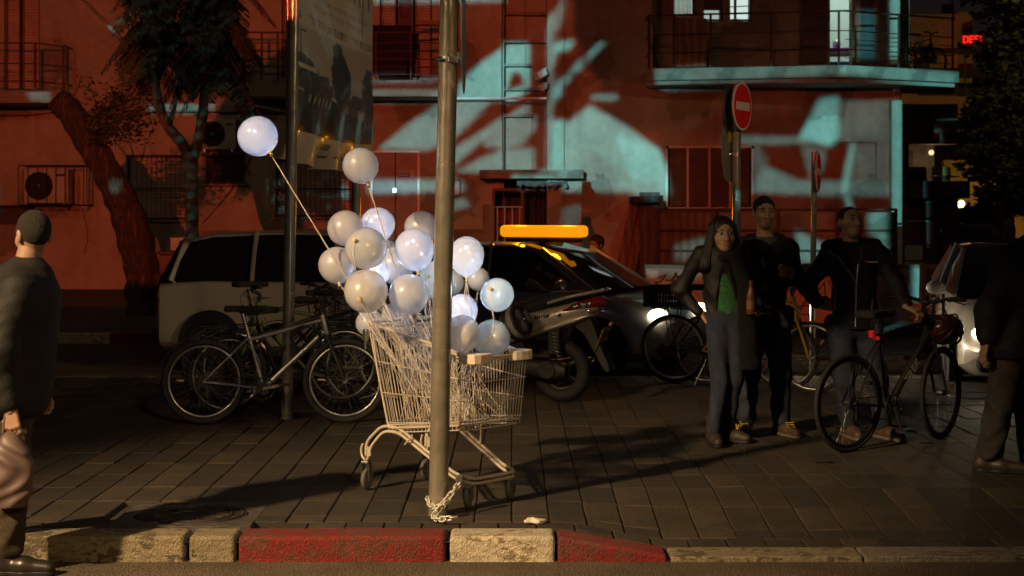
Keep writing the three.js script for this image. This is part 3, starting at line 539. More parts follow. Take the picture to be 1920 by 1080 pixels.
    obj('pane', [span(x0, x1, y0, y1, z - 0.2, z - 0.19)], M.glassDark, w);
    each('hinge', [ball(0.035, x0 - 0.02, y1 + 0.02, z + 0.06), ball(0.035, x1 + 0.03, y1 + 0.02, z + 0.06), ball(0.03, x0 - 0.03, y0 - 0.02, z + 0.06)], M.black, w);
  }
  function barred(X0, X1, Y0, Y1, n, slab, cage) {
    const w = part('window', house), [x0, x1, y0, y1] = R4(X0, X1, Y0, Y1);
    obj('shutter', slab ? [slats(x0, x1, y0, y1, -ZL - 0.1, 0.07), span(x0, x1, y0, y1, -ZL - 0.16, -ZL - 0.14)] : [span(x0, x1, y0, y1, -ZL - 0.2, -ZL - 0.18)], slab ? MB.shutter : MB.inside, w);
    const l = [], d = cage || 0.03, zz = -ZL + d;
    for (let i = 0; i <= n; i++) l.push(bar(v(lerp(x0, x1, i / n), y0 - 0.04, zz), v(lerp(x0, x1, i / n), y1 + 0.04, zz), 0.0065, 0.0065, 5));
    for (const k of [-0.02, 0.48, 1.02]) { l.push(bar(v(x0 - 0.04, lerp(y0, y1, k), zz), v(x1 + 0.04, lerp(y0, y1, k), zz), 0.011, 0.011, 5)); if (cage) for (const x of [x0 - 0.04, x1 + 0.04]) l.push(bar(v(x, lerp(y0, y1, k), zz), v(x, lerp(y0, y1, k), -ZL), 0.01, 0.01, 5)); }
    obj('bars', l, MB.iron, w); obj('frame', frameOf(x0, x1, y0, y1, -ZL + 0.01, 0.035, 0.16), MB.shutterD, w); obj('sill', [span(x0 - 0.08, x1 + 0.08, y0 - 0.09, y0 - 0.04, -ZL - 0.1, -ZL + 0.1, 0.006)], M.concrete, w);
  }
  barred(240, 348, 294, 408, 12, true); barred(387, 458, 292, 341, 8, false, 0.3); barred(519, 656, 302, 403, 15, true);
  { // boarded opening low at the left, tall shutters on the balconies
    const w = part('window', house), [x0, x1, y0, y1] = R4(-40, 64, 386, 420); obj('pane', [span(x0, x1, y0, y1, -ZL - 0.2, -ZL - 0.18)], MB.inside, w); obj('frame', frameOf(x0, x1, y0, y1, -ZL + 0.01, 0.03, 0.2), MB.shutterD, w);
    for (const [X0, X1, Y1, m] of [[9, 36, 166, MB.shutter], [40, 73, 166, MB.shutter], [529, 578, 143, MB.shutter], [714, 742, 143, MB.shutter], [746, 774, 143, MB.shutterD], [778, 808, 143, MB.shutter]]) {
      const d = part('balcony_shutter', house), [a, b, c, e] = R4(X0, X1, -140, Y1); obj('slats', slats(a + 0.03, b - 0.03, c, e, -ZL - 0.12, 0.06), m, d); obj('frame', [span(a, a + 0.03, c, e, -ZL - 0.16, -ZL - 0.06), span(b - 0.03, b, c, e, -ZL - 0.16, -ZL - 0.06)], MB.shutterD, d);
    }
  }
  { // grey double door with a blue notice
    const d = part('door', house), [x0, x1, y0, y1] = R4(699, 783, 286, 540), xm = (x0 + x1) / 2;
    obj('leaf', [span(x0, xm - 0.008, y0 + 0.02, y1, -ZL - 0.12, -ZL - 0.07, 0.006)], mat([0.3, 0.27, 0.26], 0.55, 0.2, { map: T.blotch }), d); obj('leaf', [span(xm + 0.008, x1, y0 + 0.02, y1, -ZL - 0.12, -ZL - 0.07, 0.006)], mat([0.32, 0.28, 0.27], 0.55, 0.2, { map: T.blotch }), d);
    obj('frame', frameOf(x0, x1, y0, y1, -ZL + 0.02, 0.04, 0.16), MB.frame, d); obj('handle', [span(xm - 0.06, xm + 0.03, hy(362), hy(352), -ZL - 0.07, -ZL - 0.03, 0.01)], M.steel, d);
    obj('notice', [span(hx(746), hx(776), hy(332), hy(319), -ZL - 0.068, -ZL - 0.06)], mat(0.6, 0.5, 0, { map: canvasTex(128, 64, (c) => { c.fillStyle = '#cfd6dc'; c.fillRect(0, 0, 128, 64); c.fillStyle = '#1550a8'; c.fillRect(0, 26, 96, 38); c.fillStyle = '#e8eef5'; for (let i = 0; i < 7; i++) c.fillRect(8 + i * 11, 38, 8, 12); c.fillStyle = '#555'; for (let i = 0; i < 9; i++) c.fillRect(8 + i * 13, 8, 9, 9); }) }), d, { uv: true });
  }
  { const m = part('meter_box', house), [a, b, c, e] = R4(849, 863, 337, 368); obj('box', [span(a, b, c, e, -ZL - 0.1, -ZL + 0.03, 0.01)], M.black, m); obj('door', [span(a + 0.03, b - 0.03, c + 0.04, e - 0.05, -ZL + 0.03, -ZL + 0.036)], mat([0.3, 0.06, 0.05], 0.5), m); }
  { // entrance with a canopy: open leaf at the left, wrought iron gate at the right
    const d = part('entrance', house), [x0, x1, y0, y1] = R4(928, 1049, 358, 541), z = -ZL - 0.02, xm = hx(979);
    obj('frame', [span(x0 - 0.06, x0, y0, y1 + 0.06, z - 0.3, z + 0.06), span(x1 - 0.01, x1 + 0.02, y0, y1 + 0.06, z - 0.24, z + 0.06), span(x0, x1, y1, y1 + 0.06, z - 0.3, z + 0.06), span(xm - 0.03, xm + 0.03, y0, y1, z - 0.1, z + 0.02)], MB.rail, d);
    const g = []; for (let i = 0; i < 8; i++) { const x = lerp(xm + 0.07, x1 - 0.06, i / 7); g.push(bar(v(x, y0, z), v(x, y1, z), 0.01, 0.01, 5)); if (i < 7) for (const y of [hy(378), hy(418)]) g.push(new THREE.TorusGeometry(0.05, 0.008, 5, 14).translate(x + 0.05, y, z)); }
    for (const k of [0.02, 0.5, 0.98]) g.push(bar(v(xm, lerp(y0, y1, k), z), v(x1, lerp(y0, y1, k), z), 0.014, 0.014, 5)); obj('gate', g, MB.iron, d);
    const s = []; for (let i = 0; i < 4; i++) { const x = lerp(x0 + 0.05, xm - 0.05, i / 3); s.push(bar(v(x, y0, z + 0.02), v(x, hy(388), z + 0.02), 0.012, 0.012, 5)); } s.push(bar(v(x0, hy(388), z + 0.02), v(xm, hy(388), z + 0.02), 0.014, 0.014, 5)); obj('bars', s, M.white, d);
    each('stacked_crate', [span(x0 + 0.04, xm - 0.04, hy(420), hy(392), -30.7, -30.4), span(x0 + 0.06, xm - 0.05, hy(445), hy(424), -30.7, -30.4), span(x0 + 0.02, xm - 0.02, hy(540), hy(450), -30.8, -30.4)], M.redPaint, d);
    const can = []; const [cx0, cx1] = [hx(900), hx(1091)]; can.push(span(cx0, cx1, hy(336), hy(320), -ZL - 0.32, -ZL + 0.7, 0.012)); obj('canopy_slab', can, M.concrete, d);
    const aw = new THREE.PlaneGeometry(hx(1062) - hx(969), 0.5, 30, 4), p = aw.attributes.position; for (let i = 0; i < p.count; i++) { const x = p.getX(i), y = p.getY(i); p.setXYZ(i, x, y * 0.3 + (y < -0.2 ? rr(-0.05, 0.02) : 0), y * -0.85 + 0.015 * Math.sin(x * 70)); } aw.computeVertexNormals(); aw.translate((hx(1062) + hx(969)) / 2, hy(343), -ZL + 0.35);
    obj('awning_sheet', aw, mat([0.5, 0.48, 0.45], 0.7, 0, { side: THREE.DoubleSide, map: T.grit }), d);
  }
  // lit rooms of the upper flat
  const lit = [0.62, 0.78, 0.72];
  const room = (X0, X1, Y0, Y1) => { const r = part('lit_room', house), [a, b, c, e] = R4(X0, X1, Y0, Y1, 31.13); return [r, a, b, c, e]; };
  for (const [X0, X1, Y1, kind] of [[1260, 1301, 31, 0], [1316, 1352, 40, 1], [1365, 1407, 40, 2]]) {
    const [r, a, b, c, e] = room(X0, X1, -140, Y1);
    obj('lit_window_back', [span(a, b, c, e, -31.5, -31.45)], mat(0.5, 0.8, 0, { emit: lit, ei: kind === 1 ? 0.5 : 0.95 }), r);
    obj('frame', frameOf(a + 0.03, b - 0.03, c + 0.03, e, -31.0, 0.035, 0.08), MB.wallB, r);
    if (kind === 0) { const g = new THREE.PlaneGeometry(b - a - 0.06, e - c, 40, 1), p = g.attributes.position; for (let i = 0; i < p.count; i++) p.setZ(i, 0.03 * Math.sin(p.getX(i) * 60)); g.computeVertexNormals(); g.translate((a + b) / 2, (c + e) / 2, -31.3); obj('curtain', g, mat([0.7, 0.72, 0.66], 0.9, 0, { phys: { transmission: 0.55, thickness: 0 }, side: THREE.DoubleSide }), r); }
    if (kind === 1) obj('blind', [slats(a + 0.03, b - 0.03, hy(17, 31.13), e, -31.1, 0.05), span(a, b, hy(17, 31), e, -31.2, -31.18)], MB.shutterD, r);
    if (kind === 2) { obj('mullion', [span(hx(1377, 31.1), hx(1381, 31.1), c, e, -31.2, -31.1)], MB.wallB, r); obj('kitchen_rack', [bar(v(a, hy(12, 31.2), -31.3), v(b, hy(10, 31.2), -31.3), 0.012), ball(0.09, (a + b) / 2 - 0.05, c + 0.03, -31.3, 1.4, 0.6, 1)], M.steel, r); }
  }
  {
    const [r, a, b, c, e] = room(1550, 1600, -140, 122);
    obj('room_wall', [span(a - 0.5, b + 1.2, c - 0.1, e, -34.1, -34), span(a - 0.6, a - 0.5, c - 0.1, e, -34, -31.3), span(b + 1.2, b + 1.3, c - 0.1, e, -34, -31.3), span(a - 0.6, b + 1.3, e, e + 0.1, -34.1, -31.3), span(a - 0.6, b + 1.3, c - 0.2, c - 0.1, -34.1, -31.3)], mat([0.7, 0.76, 0.72], 0.9), r);
    obj('ceiling_lamp', [ball(0.12, (a + b) / 2 + 0.3, e - 0.35, -32.4)], mat(0.8, 0.5, 0, { emit: [0.8, 1, 0.92], ei: 2.5 }), r);  // lamp out of view, placed to light the room behind the door
    const pl = new THREE.PointLight(new THREE.Color().setRGB(0.8, 1, 0.92), 4.2); pl.position.set((a + b) / 2 + 0.3, e - 0.35, -32.4); pl.castShadow = true; pl.shadow.radius = 6; r.add(pl);
    obj('bed', [span(a - 0.3, b + 0.8, c - 0.1, c + 0.16, -33.4, -31.9, 0.03)], mat([0.02, 0.11, 0.42], 0.9, 0, { map: T.cloth }), r);
    obj('ironing_board', [span(a - 0.2, b + 0.6, c + 0.42, c + 0.47, -32.5, -31.9, 0.02)], mat([0.3, 0.03, 0.33], 0.8), r); obj('shelf', [span(a - 0.2, b + 0.6, c + 0.34, c + 0.4, -32.6, -32.0)], mat([0.3, 0.3, 0.28], 0.6), r);
    obj('kettle', [ball(0.1, b - 0.12, c + 0.58, -32.2, 1, 1.1, 1)], M.steel, r);
    obj('door_frame', [span(a - 0.02, a + 0.04, c, e, -31.14, -30.97), span(b - 0.03, b + 0.03, c, e, -31.14, -30.97)], MB.wallB, r);
  }
  // open shutter leaves beside the lit balcony door, glass doors at its right
  { const d = part('balcony_shutter', house); const [a, b, c, e] = R4(1505, 1549, -140, 118, 30.9); obj('slats', slats(a, b, c, e, -30.9, 0.06), MB.shutterD, d); obj('frame', [span(a - 0.03, a, c, e, -30.95, -30.87), span(b, b + 0.03, c, e, -30.95, -30.87)], MB.shutterD, d); }
  { const d = part('glass_door', house); for (const [X0, X1] of [[1602, 1640], [1644, 1664]]) { const [a, b, c, e] = R4(X0, X1, -140, 118, 30.95); obj('pane', [span(a + 0.03, b - 0.03, c, e, -30.96, -30.95)], mat([0.1, 0.12, 0.12], 0.15), d); obj('frame', [span(a, a + 0.03, c, e, -30.98, -30.93), span(b - 0.03, b, c, e, -30.98, -30.93)], MB.wallB, d); } }
}
// things hung on or standing by the building
const acM = mat([0.5, 0.47, 0.42], 0.55, 0, { map: T.blotch });
function airCon(label, X0, X1, Y0, Y1, z, cage) {
  const [a, b, c, e] = R4(X0, X1, Y0, Y1, z), w = b - a, h = e - c, t = thing('air_conditioner', label, 'air conditioner', [a, c, -z]);
  obj('casing', [box(w, h, 0.3, w / 2, h / 2, -0.15, 0.015)], acM, t);
  const fx = w * 0.34, fr = h * 0.4; obj('dark_fan_disc', [disc(fr, 0.012, fx, h / 2, 0.004, 28)], M.blackMatt, t);  // flat black disc stands in for the shaded fan hollow
  const g = []; for (let i = 1; i <= 5; i++) g.push(ring(fr * i / 5, 0.004, fx, h / 2, 0.014, 28, 4)); for (let i = 0; i < 8; i++) g.push(bar(v(fx, h / 2, 0.016), v(fx + fr * Math.cos(i * PI / 4), h / 2 + fr * Math.sin(i * PI / 4), 0.016), 0.004, 0.004, 4)); obj('fan_grille', g, M.black, t);
  obj('fan_hub', [disc(0.03, 0.012, fx, h / 2, 0.012)], acM, t);
  obj('badge', [span(w * 0.72, w * 0.92, h * 0.78, h * 0.84, 0, 0.004)], M.black, t);
  each('bracket', [span(0.06, 0.1, -0.05, 0, -0.4, 0), span(w - 0.1, w - 0.06, -0.05, 0, -0.4, 0)], M.steel, t);
  if (cage) { const l = []; const W = w + 0.35, H0 = -0.04, H1 = h + 0.06; for (const y of [H0, H1]) for (const z0 of [0.1, -0.55]) l.push(bar(v(-0.08, y, z0), v(W, y, z0), 0.012, 0.012, 5)); for (let i = 0; i <= 7; i++) l.push(bar(v(lerp(-0.08, W, i / 7), H0, 0.1), v(lerp(-0.08, W, i / 7), H1, 0.1), 0.009, 0.009, 5)); for (let i = 0; i < 4; i++) l.push(bar(v(W, H0, lerp(0.1, -0.55, i / 3)), v(W, H1, lerp(0.1, -0.55, i / 3)), 0.009, 0.009, 5)); for (const x of [-0.08, W]) for (const y of [H0, H1]) l.push(bar(v(x, y, 0.1), v(x, y, -0.55), 0.012, 0.012, 5)); obj('cage', l, MB.iron, t); }
  return t;
}
airCon('air conditioner in an iron cage low on the wall at the far left', 45, 128, 316, 381, 29.4, true);
airCon('air conditioner under the concrete ledge, half behind the slim tree trunk', 376, 442, 222, 280, 29.6, false);
function camera_(label, X, Y, s, turn) { const p = at(X, Y, 29.4), t = thing('security_camera', label, 'camera', p, turn); obj('camera_body', [box(0.26 * s, 0.12 * s, 0.13 * s, 0, 0, 0, 0.015).rotateZ(0.5)], M.white, t); obj('camera_hood', [box(0.3 * s, 0.015, 0.15 * s, 0, 0.075 * s, 0).rotateZ(0.5)], M.white, t); obj('bracket', [bar(v(0.08 * s, 0, 0), v(0.16 * s, -0.05, -0.6), 0.015)], M.steel, t); }
camera_('white security camera on the stair shaft, the upper of two', 1014, 140, 1, 0.5);
camera_('white security camera on the stair shaft, the lower of two', 1019, 164, 0.75, 0.9);
{ const p = at(448, 192, 29.2), t = thing('wall_lamp', 'small white lamp at the tip of a slanted arm below the left balcony', 'lamp', p); obj('arm', [bar(v(0, 0, 0), v(0.75, -0.12, -0.6), 0.02)], M.white, t); obj('lamp_head', [ball(0.06, 0, 0.01, 0, 1.3, 0.8, 1)], M.white, t); }
{ // planks leaning on the wall
  const lean = (label, X0, X1, w) => { const a = at(X0, 545, 28.9), b = at(X1, 378, 29.72); a.y = 0; tag(obj('plank', [beam(a, b, w, 0.05)], mat([0.3, 0.16, 0.09], 0.8, 0, { map: T.wood })), label, 'plank', 'planks leaning on the wall'); };
  lean('long plank leaning on the wall, the left one', 1156, 1190, 0.2); lean('long plank leaning on the wall, the right one', 1176, 1205, 0.22);
  const p = at(1218, 450, 29.3); tag(obj('old_door', [box(0.42, 2.1, 0.06, p.x, 0.98, p.z, 0.01).rotateZ(0)], mat([0.14, 0.1, 0.09], 0.8, 0, { map: T.wood })), 'dark narrow door panel propped beside the leaning planks', 'panel');
  tag(obj('tarpaulin', [span(hx(1183, 29), hx(1238, 29), hy(381, 29), hy(368, 29), -29.6, -28.9, 0.03)], mat([0.015, 0.015, 0.018], 0.6, 0, { bump: T.clothB, bs: 0.03 })), 'black tarpaulin folded over the tops of the planks', 'tarpaulin');
}
{ // low rail fence under the right wing
  const t = thing('rail_fence', 'dark red steel rail fence in front of the shuttered window', 'fence', [0, 0, 0]), z = 27; const l = [];
  for (const Y of [393, 432, 470]) obj('rail', [bar(v(hx(1232, z), hy(Y, z), -z), v(hx(1682, z), hy(Y, z), -z), 0.022)], MB.rail, t);
  for (const X of [1234, 1345, 1460, 1570, 1680]) obj('post', [bar(v(hx(X, z), 0, -z), v(hx(X, z), hy(392, z), -z), 0.03)], MB.rail, t);
  obj('board', [span(hx(1236, z), hx(1344, z), 0.1, hy(398, z), -z - 0.06, -z - 0.03)], mat([0.32, 0.22, 0.17], 0.8, 0, { map: T.wood }), t); obj('board', [span(hx(1347, z), hx(1680, z), 0.1, hy(398, z), -z - 0.06, -z - 0.03)], mat([0.3, 0.22, 0.18], 0.85, 0, { map: retile(T.plaster, 0.5) }), t);
}
{ // graffiti wall
  const z = 21, x0 = hx(1210, z), x1 = hx(1803, z), h = hy(501, z);
  const cv = canvasTex(2048, 384, (c, W, H) => {
    for (let j = 0; j < H; j += 4) for (let i = 0; i < W; i += 4) { const k = 150 + 50 * fbm(i / W * 2 % 1, j / H, 8, 5, 5); c.fillStyle = `rgb(${k},${k * 0.95},${k * 0.88})`; c.fillRect(i, j, 4, 4); }
    const X = (p) => (p - 1210) / 593 * W, Y = (p) => (p - 500) / (614 - 500) * H; c.lineCap = 'round'; c.strokeStyle = '#14100f';
    const line = (w, ...p) => { c.lineWidth = w; c.beginPath(); p.forEach(([a, b], i) => i ? c.lineTo(X(a), Y(b)) : c.moveTo(X(a), Y(b))); c.stroke(); };
    line(9, [1232, 519], [1247, 512], [1236, 528], [1226, 530], [1238, 542], [1246, 536]); line(8, [1246, 524], [1256, 526]); line(9, [1255, 541], [1265, 508], [1276, 540]); line(7, [1254, 526], [1262, 516], [1272, 516], [1277, 528]); line(7, [1250, 534], [1280, 530]); line(8, [1241, 541], [1241, 550]); line(7, [1284, 515], [1280, 545], [1294, 520], [1297, 548]);
    line(9, [1482, 530], [1490, 552], [1496, 528], [1503, 556], [1512, 524]); line(8, [1484, 566], [1500, 590], [1515, 560]); line(7, [1480, 585], [1524, 580]); line(8, [1532, 520], [1526, 560], [1546, 530], [1548, 566]); line(7, [1486, 600], [1530, 602]); line(7, [1555, 526], [1566, 560], [1572, 528]);
    c.fillStyle = '#c9c2b4'; c.fillRect(X(1212), Y(503), X(1232) - X(1212), Y(520) - Y(503)); c.fillStyle = '#b9b23e'; c.fillRect(X(1649), Y(514), X(1664) - X(1649), Y(527) - Y(514));
    c.strokeStyle = '#6b665e'; line(3, [1640, 500], [1640, 614]);
  });
  const t = thing('graffiti_wall', 'low concrete wall with black graffiti tags between the street and the building', 'wall', [0, 0, 0]);
  const face = new THREE.PlaneGeometry(x1 - x0 - 0.04, h - 0.06).translate((x0 + x1) / 2, h / 2, -z + 0.003);
  obj('wall_body', [span(x0, x1, -0.15, h, -z - 0.3, -z, 0.015)], M.concrete, t); obj('painted_face', [face], mat(0.6, 0.9, 0, { map: cv, bump: retile(T.plasterB, 4, 1), bs: 0.008 }), t, { uv: true });
  obj('coping', [span(x0 - 0.02, x1 + 0.02, h, h + 0.04, -z - 0.33, -z + 0.03, 0.008)], MB.plinth, t);
}
{ // utility cabinets behind the leaning tree
  const z = 21.5, x0 = hx(298, z), x1 = hx(347, z), t = thing('utility_cabinet', 'dark roadside cabinet with a round red lens, behind the leaning tree', 'cabinet', [0, 0, 0]);
  obj('cabinet_body', [span(x0, x1, 0, hy(478, z), -z - 0.35, -z, 0.015)], mat([0.12, 0.06, 0.05], 0.5, 0.2, { map: T.blotch }), t); obj('cabinet_top', [span(x0 - 0.03, x1 + 0.03, hy(478, z), hy(471, z), -z - 0.38, -z + 0.03, 0.01)], M.black, t);
  obj('lens', [disc(0.075, 0.03, hx(337, z), hy(500, z), -z + 0.012)], M.black, t); obj('signal_light', [disc(0.02, 0.02, hx(336, z), hy(500, z), -z + 0.03)], mat([0.3, 0.02, 0.01], 0.3, 0, { emit: [1, 0.05, 0.02], ei: 0.6 }), t);
  obj('edge_strip', [span(hx(318, z), hx(320, z), 0, hy(480, z), -z, -z + 0.012)], M.redPaint, t);
  obj('notice_panel', [span(hx(315, z), hx(351, z), hy(470, z), hy(446, z), -z - 0.2, -z - 0.17)], mat([0.45, 0.47, 0.47], 0.6, 0, { map: T.blotch }), t);
}
// ------------------------------------------------------------------ right of the corner: kiosk, next house, far houses
{
  const z = 33, t = thing('kiosk', 'dark red street kiosk with a flat overhanging roof beside the turquoise column', 'kiosk', [0, 0, 0]), m = mat([0.16, 0.05, 0.045], 0.7, 0, { map: T.blotch });
  obj('roof', [span(hx(1692, z), hx(1809, z), hy(372, z), hy(340, z), -z - 1.8, -z + 0.4, 0.02)], mat([0.06, 0.035, 0.035], 0.8), t);
  for (const X of [1694, 1768, 1776]) obj('post', [span(hx(X, z), hx(X + 8, z), 0, hy(372, z), -z - 0.1, -z)], m, t);
  obj('back_panel', [span(hx(1700, z), hx(1770, z), 0, hy(417, z), -z - 0.3, -z - 0.25)], m, t); obj('upper_panel', [span(hx(1700, z), hx(1770, z), hy(408, z), hy(374, z), -z - 0.25, -z - 0.2)], m, t);
  const b = []; for (let i = 0; i < 9; i++) b.push(ball(0.045, hx(1704 + i * 5.6, z), hy(415, z), -z - 0.15, rr(0.6, 1.3), rr(0.5, 1), 1, 8)); obj('goods', b, mat([0.5, 0.4, 0.22], 0.6), t);
  const f = []; for (let i = 0; i < 14; i++) f.push(span(hx(1701 + i * 4.8, z), hx(1704 + i * 4.8, z), hy(381, z), hy(375 - (i % 2), z), -z - 0.19, -z - 0.18)); obj('fringe', f, mat([0.12, 0.14, 0.05], 0.8), t);
  const q = thing('newspaper_box', 'turquoise lit newspaper box against the red kiosk', 'newspaper box', [hx(1714, 32.6), 0, -32.6]); const w = hx(1731, 32.6) - hx(1714, 32.6);
  obj('box_body', [box(w * 2, hy(460, 32.6), 0.3, 0, hy(460, 32.6) / 2, -0.16, 0.02)], mat([0.5, 0.52, 0.52], 0.5, 0, { map: T.blotch }), q); obj('box_rail', [box(w * 2 + 0.02, 0.03, 0.02, 0, hy(489, 32.6), 0.006)], M.black, q);
}
{
  const z = 36, t = thing('neighbour_house', 'house beyond the corner with a deep lit balcony over the kiosk', 'building', [0, 0, 0]), w1 = mat([0.3, 0.25, 0.21], 0.9, 0, { map: retile(T.plaster, 0.3) });
  each('wall', [span(hx(1640, z), hx(1796, z), hy(246, z), hy(195, z), -z - 0.3, -z), span(hx(1640, z), hx(1704, z), 0, hy(270, z), -z - 2.5, -z), span(hx(1640, z), hx(1796, z), 0, hy(340, z), -z - 2.5, -z)], w1, t);
  obj('balcony_band', [span(hx(1660, z), hx(1797, z), hy(270, z), hy(246, z), -z - 0.5, -z + 0.05, 0.02)], mat([0.3, 0.12, 0.08], 0.85, 0, { map: retile(T.plaster, 0.4) }), t);
  obj('balcony_back', [span(hx(1690, z), hx(1800, z), hy(345, z), hy(265, z), -z - 2.3, -z - 2.2)], mat([0.5, 0.46, 0.38], 0.9, 0, { map: retile(T.plaster, 0.4) }), t);
  obj('orange_wall', [span(hx(1762, z), hx(1796, z), hy(340, z), hy(312, z), -z - 0.7, -z - 0.6)], mat([0.42, 0.25, 0.1], 0.85), t);
  obj('wall_box', [span(hx(1736, z), hx(1748, z), hy(291, z), hy(280, z), -z - 2.1, -z - 1.9)], M.black, t); obj('blind', [0, 1, 2, 3, 4, 5, 6, 7].map((i) => beam(at(1703, 282 + i * 5, z + 0.3), at(1712, 285 + i * 5, z + 0.3), 0.05, 0.03)), M.white, t);
  obj('balcony_chair', [box(0.5, 0.5, 0.5, hx(1727, z), hy(330, z), -z - 0.6, 0.05)], mat([0.35, 0.25, 0.25], 0.9, 0, { map: T.cloth }), t); const pl = []; for (let i = 0; i < 24; i++) pl.push(bar(v(hx(1730, z) + rr(-0.15, 0.2), hy(338, z), -z - 0.3), v(hx(1732, z) + rr(-0.3, 0.3), hy(rr(310, 322), z), -z - 0.3 + rr(-0.1, 0.1)), 0.008, 0.003, 4)); obj('balcony_plant', pl, mat([0.03, 0.05, 0.02], 0.8), t);
  obj('railing', [bar(v(hx(1745, z), hy(331, z), -z), v(hx(1798, z), hy(331, z), -z), 0.02)], M.black, t);
  obj('letters', [text('JINC', 0.24, 0.03).translate(hx(1692, z), hy(219, z), -z + 0.003)], M.black, t);
  obj('ceiling_lamp', [ball(0.07, hx(1768, z), hy(283, z), -z - 1.0)], mat(0.6, 0.5, 0, { emit: [1, 0.72, 0.4], ei: 1.2 }), t); const l = new THREE.PointLight(new THREE.Color().setRGB(1, 0.72, 0.4), 0.55); l.position.set(hx(1768, z), hy(283, z), -z - 1.0); l.castShadow = true; l.shadow.radius = 4; t.add(l);  // lamp placed to light the deep balcony
  struct(obj('side_yard', [span(9, 30, -0.12, -0.004, -60, -40)], mat([0.1, 0.09, 0.07], 0.9, 0, { map: T.asphalt })));
}
{
  const z = 62, w = mat([0.36, 0.29, 0.2], 0.9, 0, { map: retile(T.plaster, 0.15) }), wb = mat([0.2, 0.17, 0.13], 0.9);
  const t = thing('far_building', 'tall beige building far behind with dark balcony bands and a red rooftop sign', 'building', [0, 0, 0]);
  each('wall', [span(hx(1690, z), hx(1796, z), -0.1, hy(26, z), -z - 6, -z), span(hx(1796, z), hx(1829, z), -0.1, hy(20, z), -z - 9, -z - 0.4), span(hx(1800, z), hx(1960, z), -0.1, hy(140, z), -z - 9, -z - 2)], w, t);
  obj('roof_tank', [new THREE.CylinderGeometry(0.25, 0.25, 1, 12).translate(hx(1815, z), hy(12, z), -z - 3)], wb, t);
  for (const [Y, h] of [[96, 9], [137, 16], [172, 15], [232, 10], [262, 12]]) obj('dark_opening_band', [span(hx(1720, z), hx(1960, z), hy(Y + h / 2, z), hy(Y - h / 2, z), -z - 2, -z + 0.02 - 0.9 + 0.95)], mat([0.03, 0.025, 0.02], 0.9), t);  // solid near-black bands stand in for the shaded openings
  for (const [X0, X1, Y0, Y1] of [[1716, 1733, 70, 96], [1745, 1762, 106, 120], [1808, 1818, 292, 310]]) { obj('window', [span(hx(X0, z), hx(X1, z), hy(Y1, z), hy(Y0, z), -z, -z + 0.04)], wb, t); }
  const s = thing('neon_sign', 'glowing red lettered sign on the far beige building', 'sign', [hx(1799, z), hy(86, z), -z + 0.4], -0.35), red = mat([0.4, 0.01, 0.005], 0.4, 0, { emit: [1, 0.02, 0.01], ei: 1.2 });
  obj('backing_board', [box(0.85, 0.5, 0.05, 0.4, 0.2, -0.05)], mat([0.06, 0.02, 0.015], 0.8), s);
  [['D', -0.02], ['E', 0.24], ['S', 0.46], ['K', 0.68]].forEach(([c, x]) => obj('neon_letter', [text(c, 0.33, 0.03).translate(x, 0.06 - x * 0.02, 0)], red, s));
  const l = new THREE.PointLight(0xff1808, 0.4); l.position.set(0.4, 0.2, 0.5); l.castShadow = true; s.add(l);
  tag(obj('hanging_cord', [tube([at(1809, 100, 40), at(1809, 150, 40), at(1813, 178, 40), at(1808, 200, 40)], 0.025, 20, 5)], mat([0.35, 0.4, 0.02], 0.6)), 'yellow green cord hanging in the gap right of the balcony', 'cord');
  // street at the back: lamp, wall, fence
  const p = at(1803, 383, 52), lamp = thing('far_street_lamp', 'small glowing sodium street lamp far down the side street', 'street lamp', [p.x, 0, p.z]);
  obj('post', [bar(v(0, 0, 0), v(0, p.y + 0.1, -0.3), 0.05, 0.035)], M.zinc, lamp); obj('lamp_bulb', [ball(0.11, 0, p.y, 0, 1, 1.35, 1)], mat(0.6, 0.4, 0, { emit: [1, 0.72, 0.3], ei: 6 }), lamp);
  const pl = new THREE.PointLight(new THREE.Color().setRGB(1, 0.5, 0.1), 62); pl.position.set(0, p.y, 0); pl.castShadow = true; pl.shadow.radius = 5; lamp.add(pl);
  const w2 = thing('yard_wall', 'orange lit rendered yard wall at the end of the side street', 'wall', [0, 0, 0]); obj('wall_body', [span(hx(1770, 58), hx(2000, 58), -0.1, hy(300, 58), -58.3, -58)], mat([0.42, 0.34, 0.22], 0.9, 0, { map: retile(T.plaster, 0.2) }), w2); obj('wall_rail', [0, 1, 2, 3].map((i) => span(hx(1800, 57.8), hx(1990, 57.8), hy(455 + i * 9, 57.8), hy(453 + i * 9, 57.8), -57.9, -57.8)), M.black, w2);
  const fz = 26, f = thing('board_fence', 'dark vertical board fence at the right edge behind the tree trunk', 'fence', [0, 0, 0]); for (let i = 0; i < 16; i++) obj('fence_board', [span(hx(1886 + i * 8, fz), hx(1893 + i * 8, fz), -0.1, hy(448 - (i % 3), fz), -fz - 0.03, -fz)], mat([0.1 + rr(0, 0.04), 0.08, 0.06], 0.85, 0, { map: T.wood }), f);
}
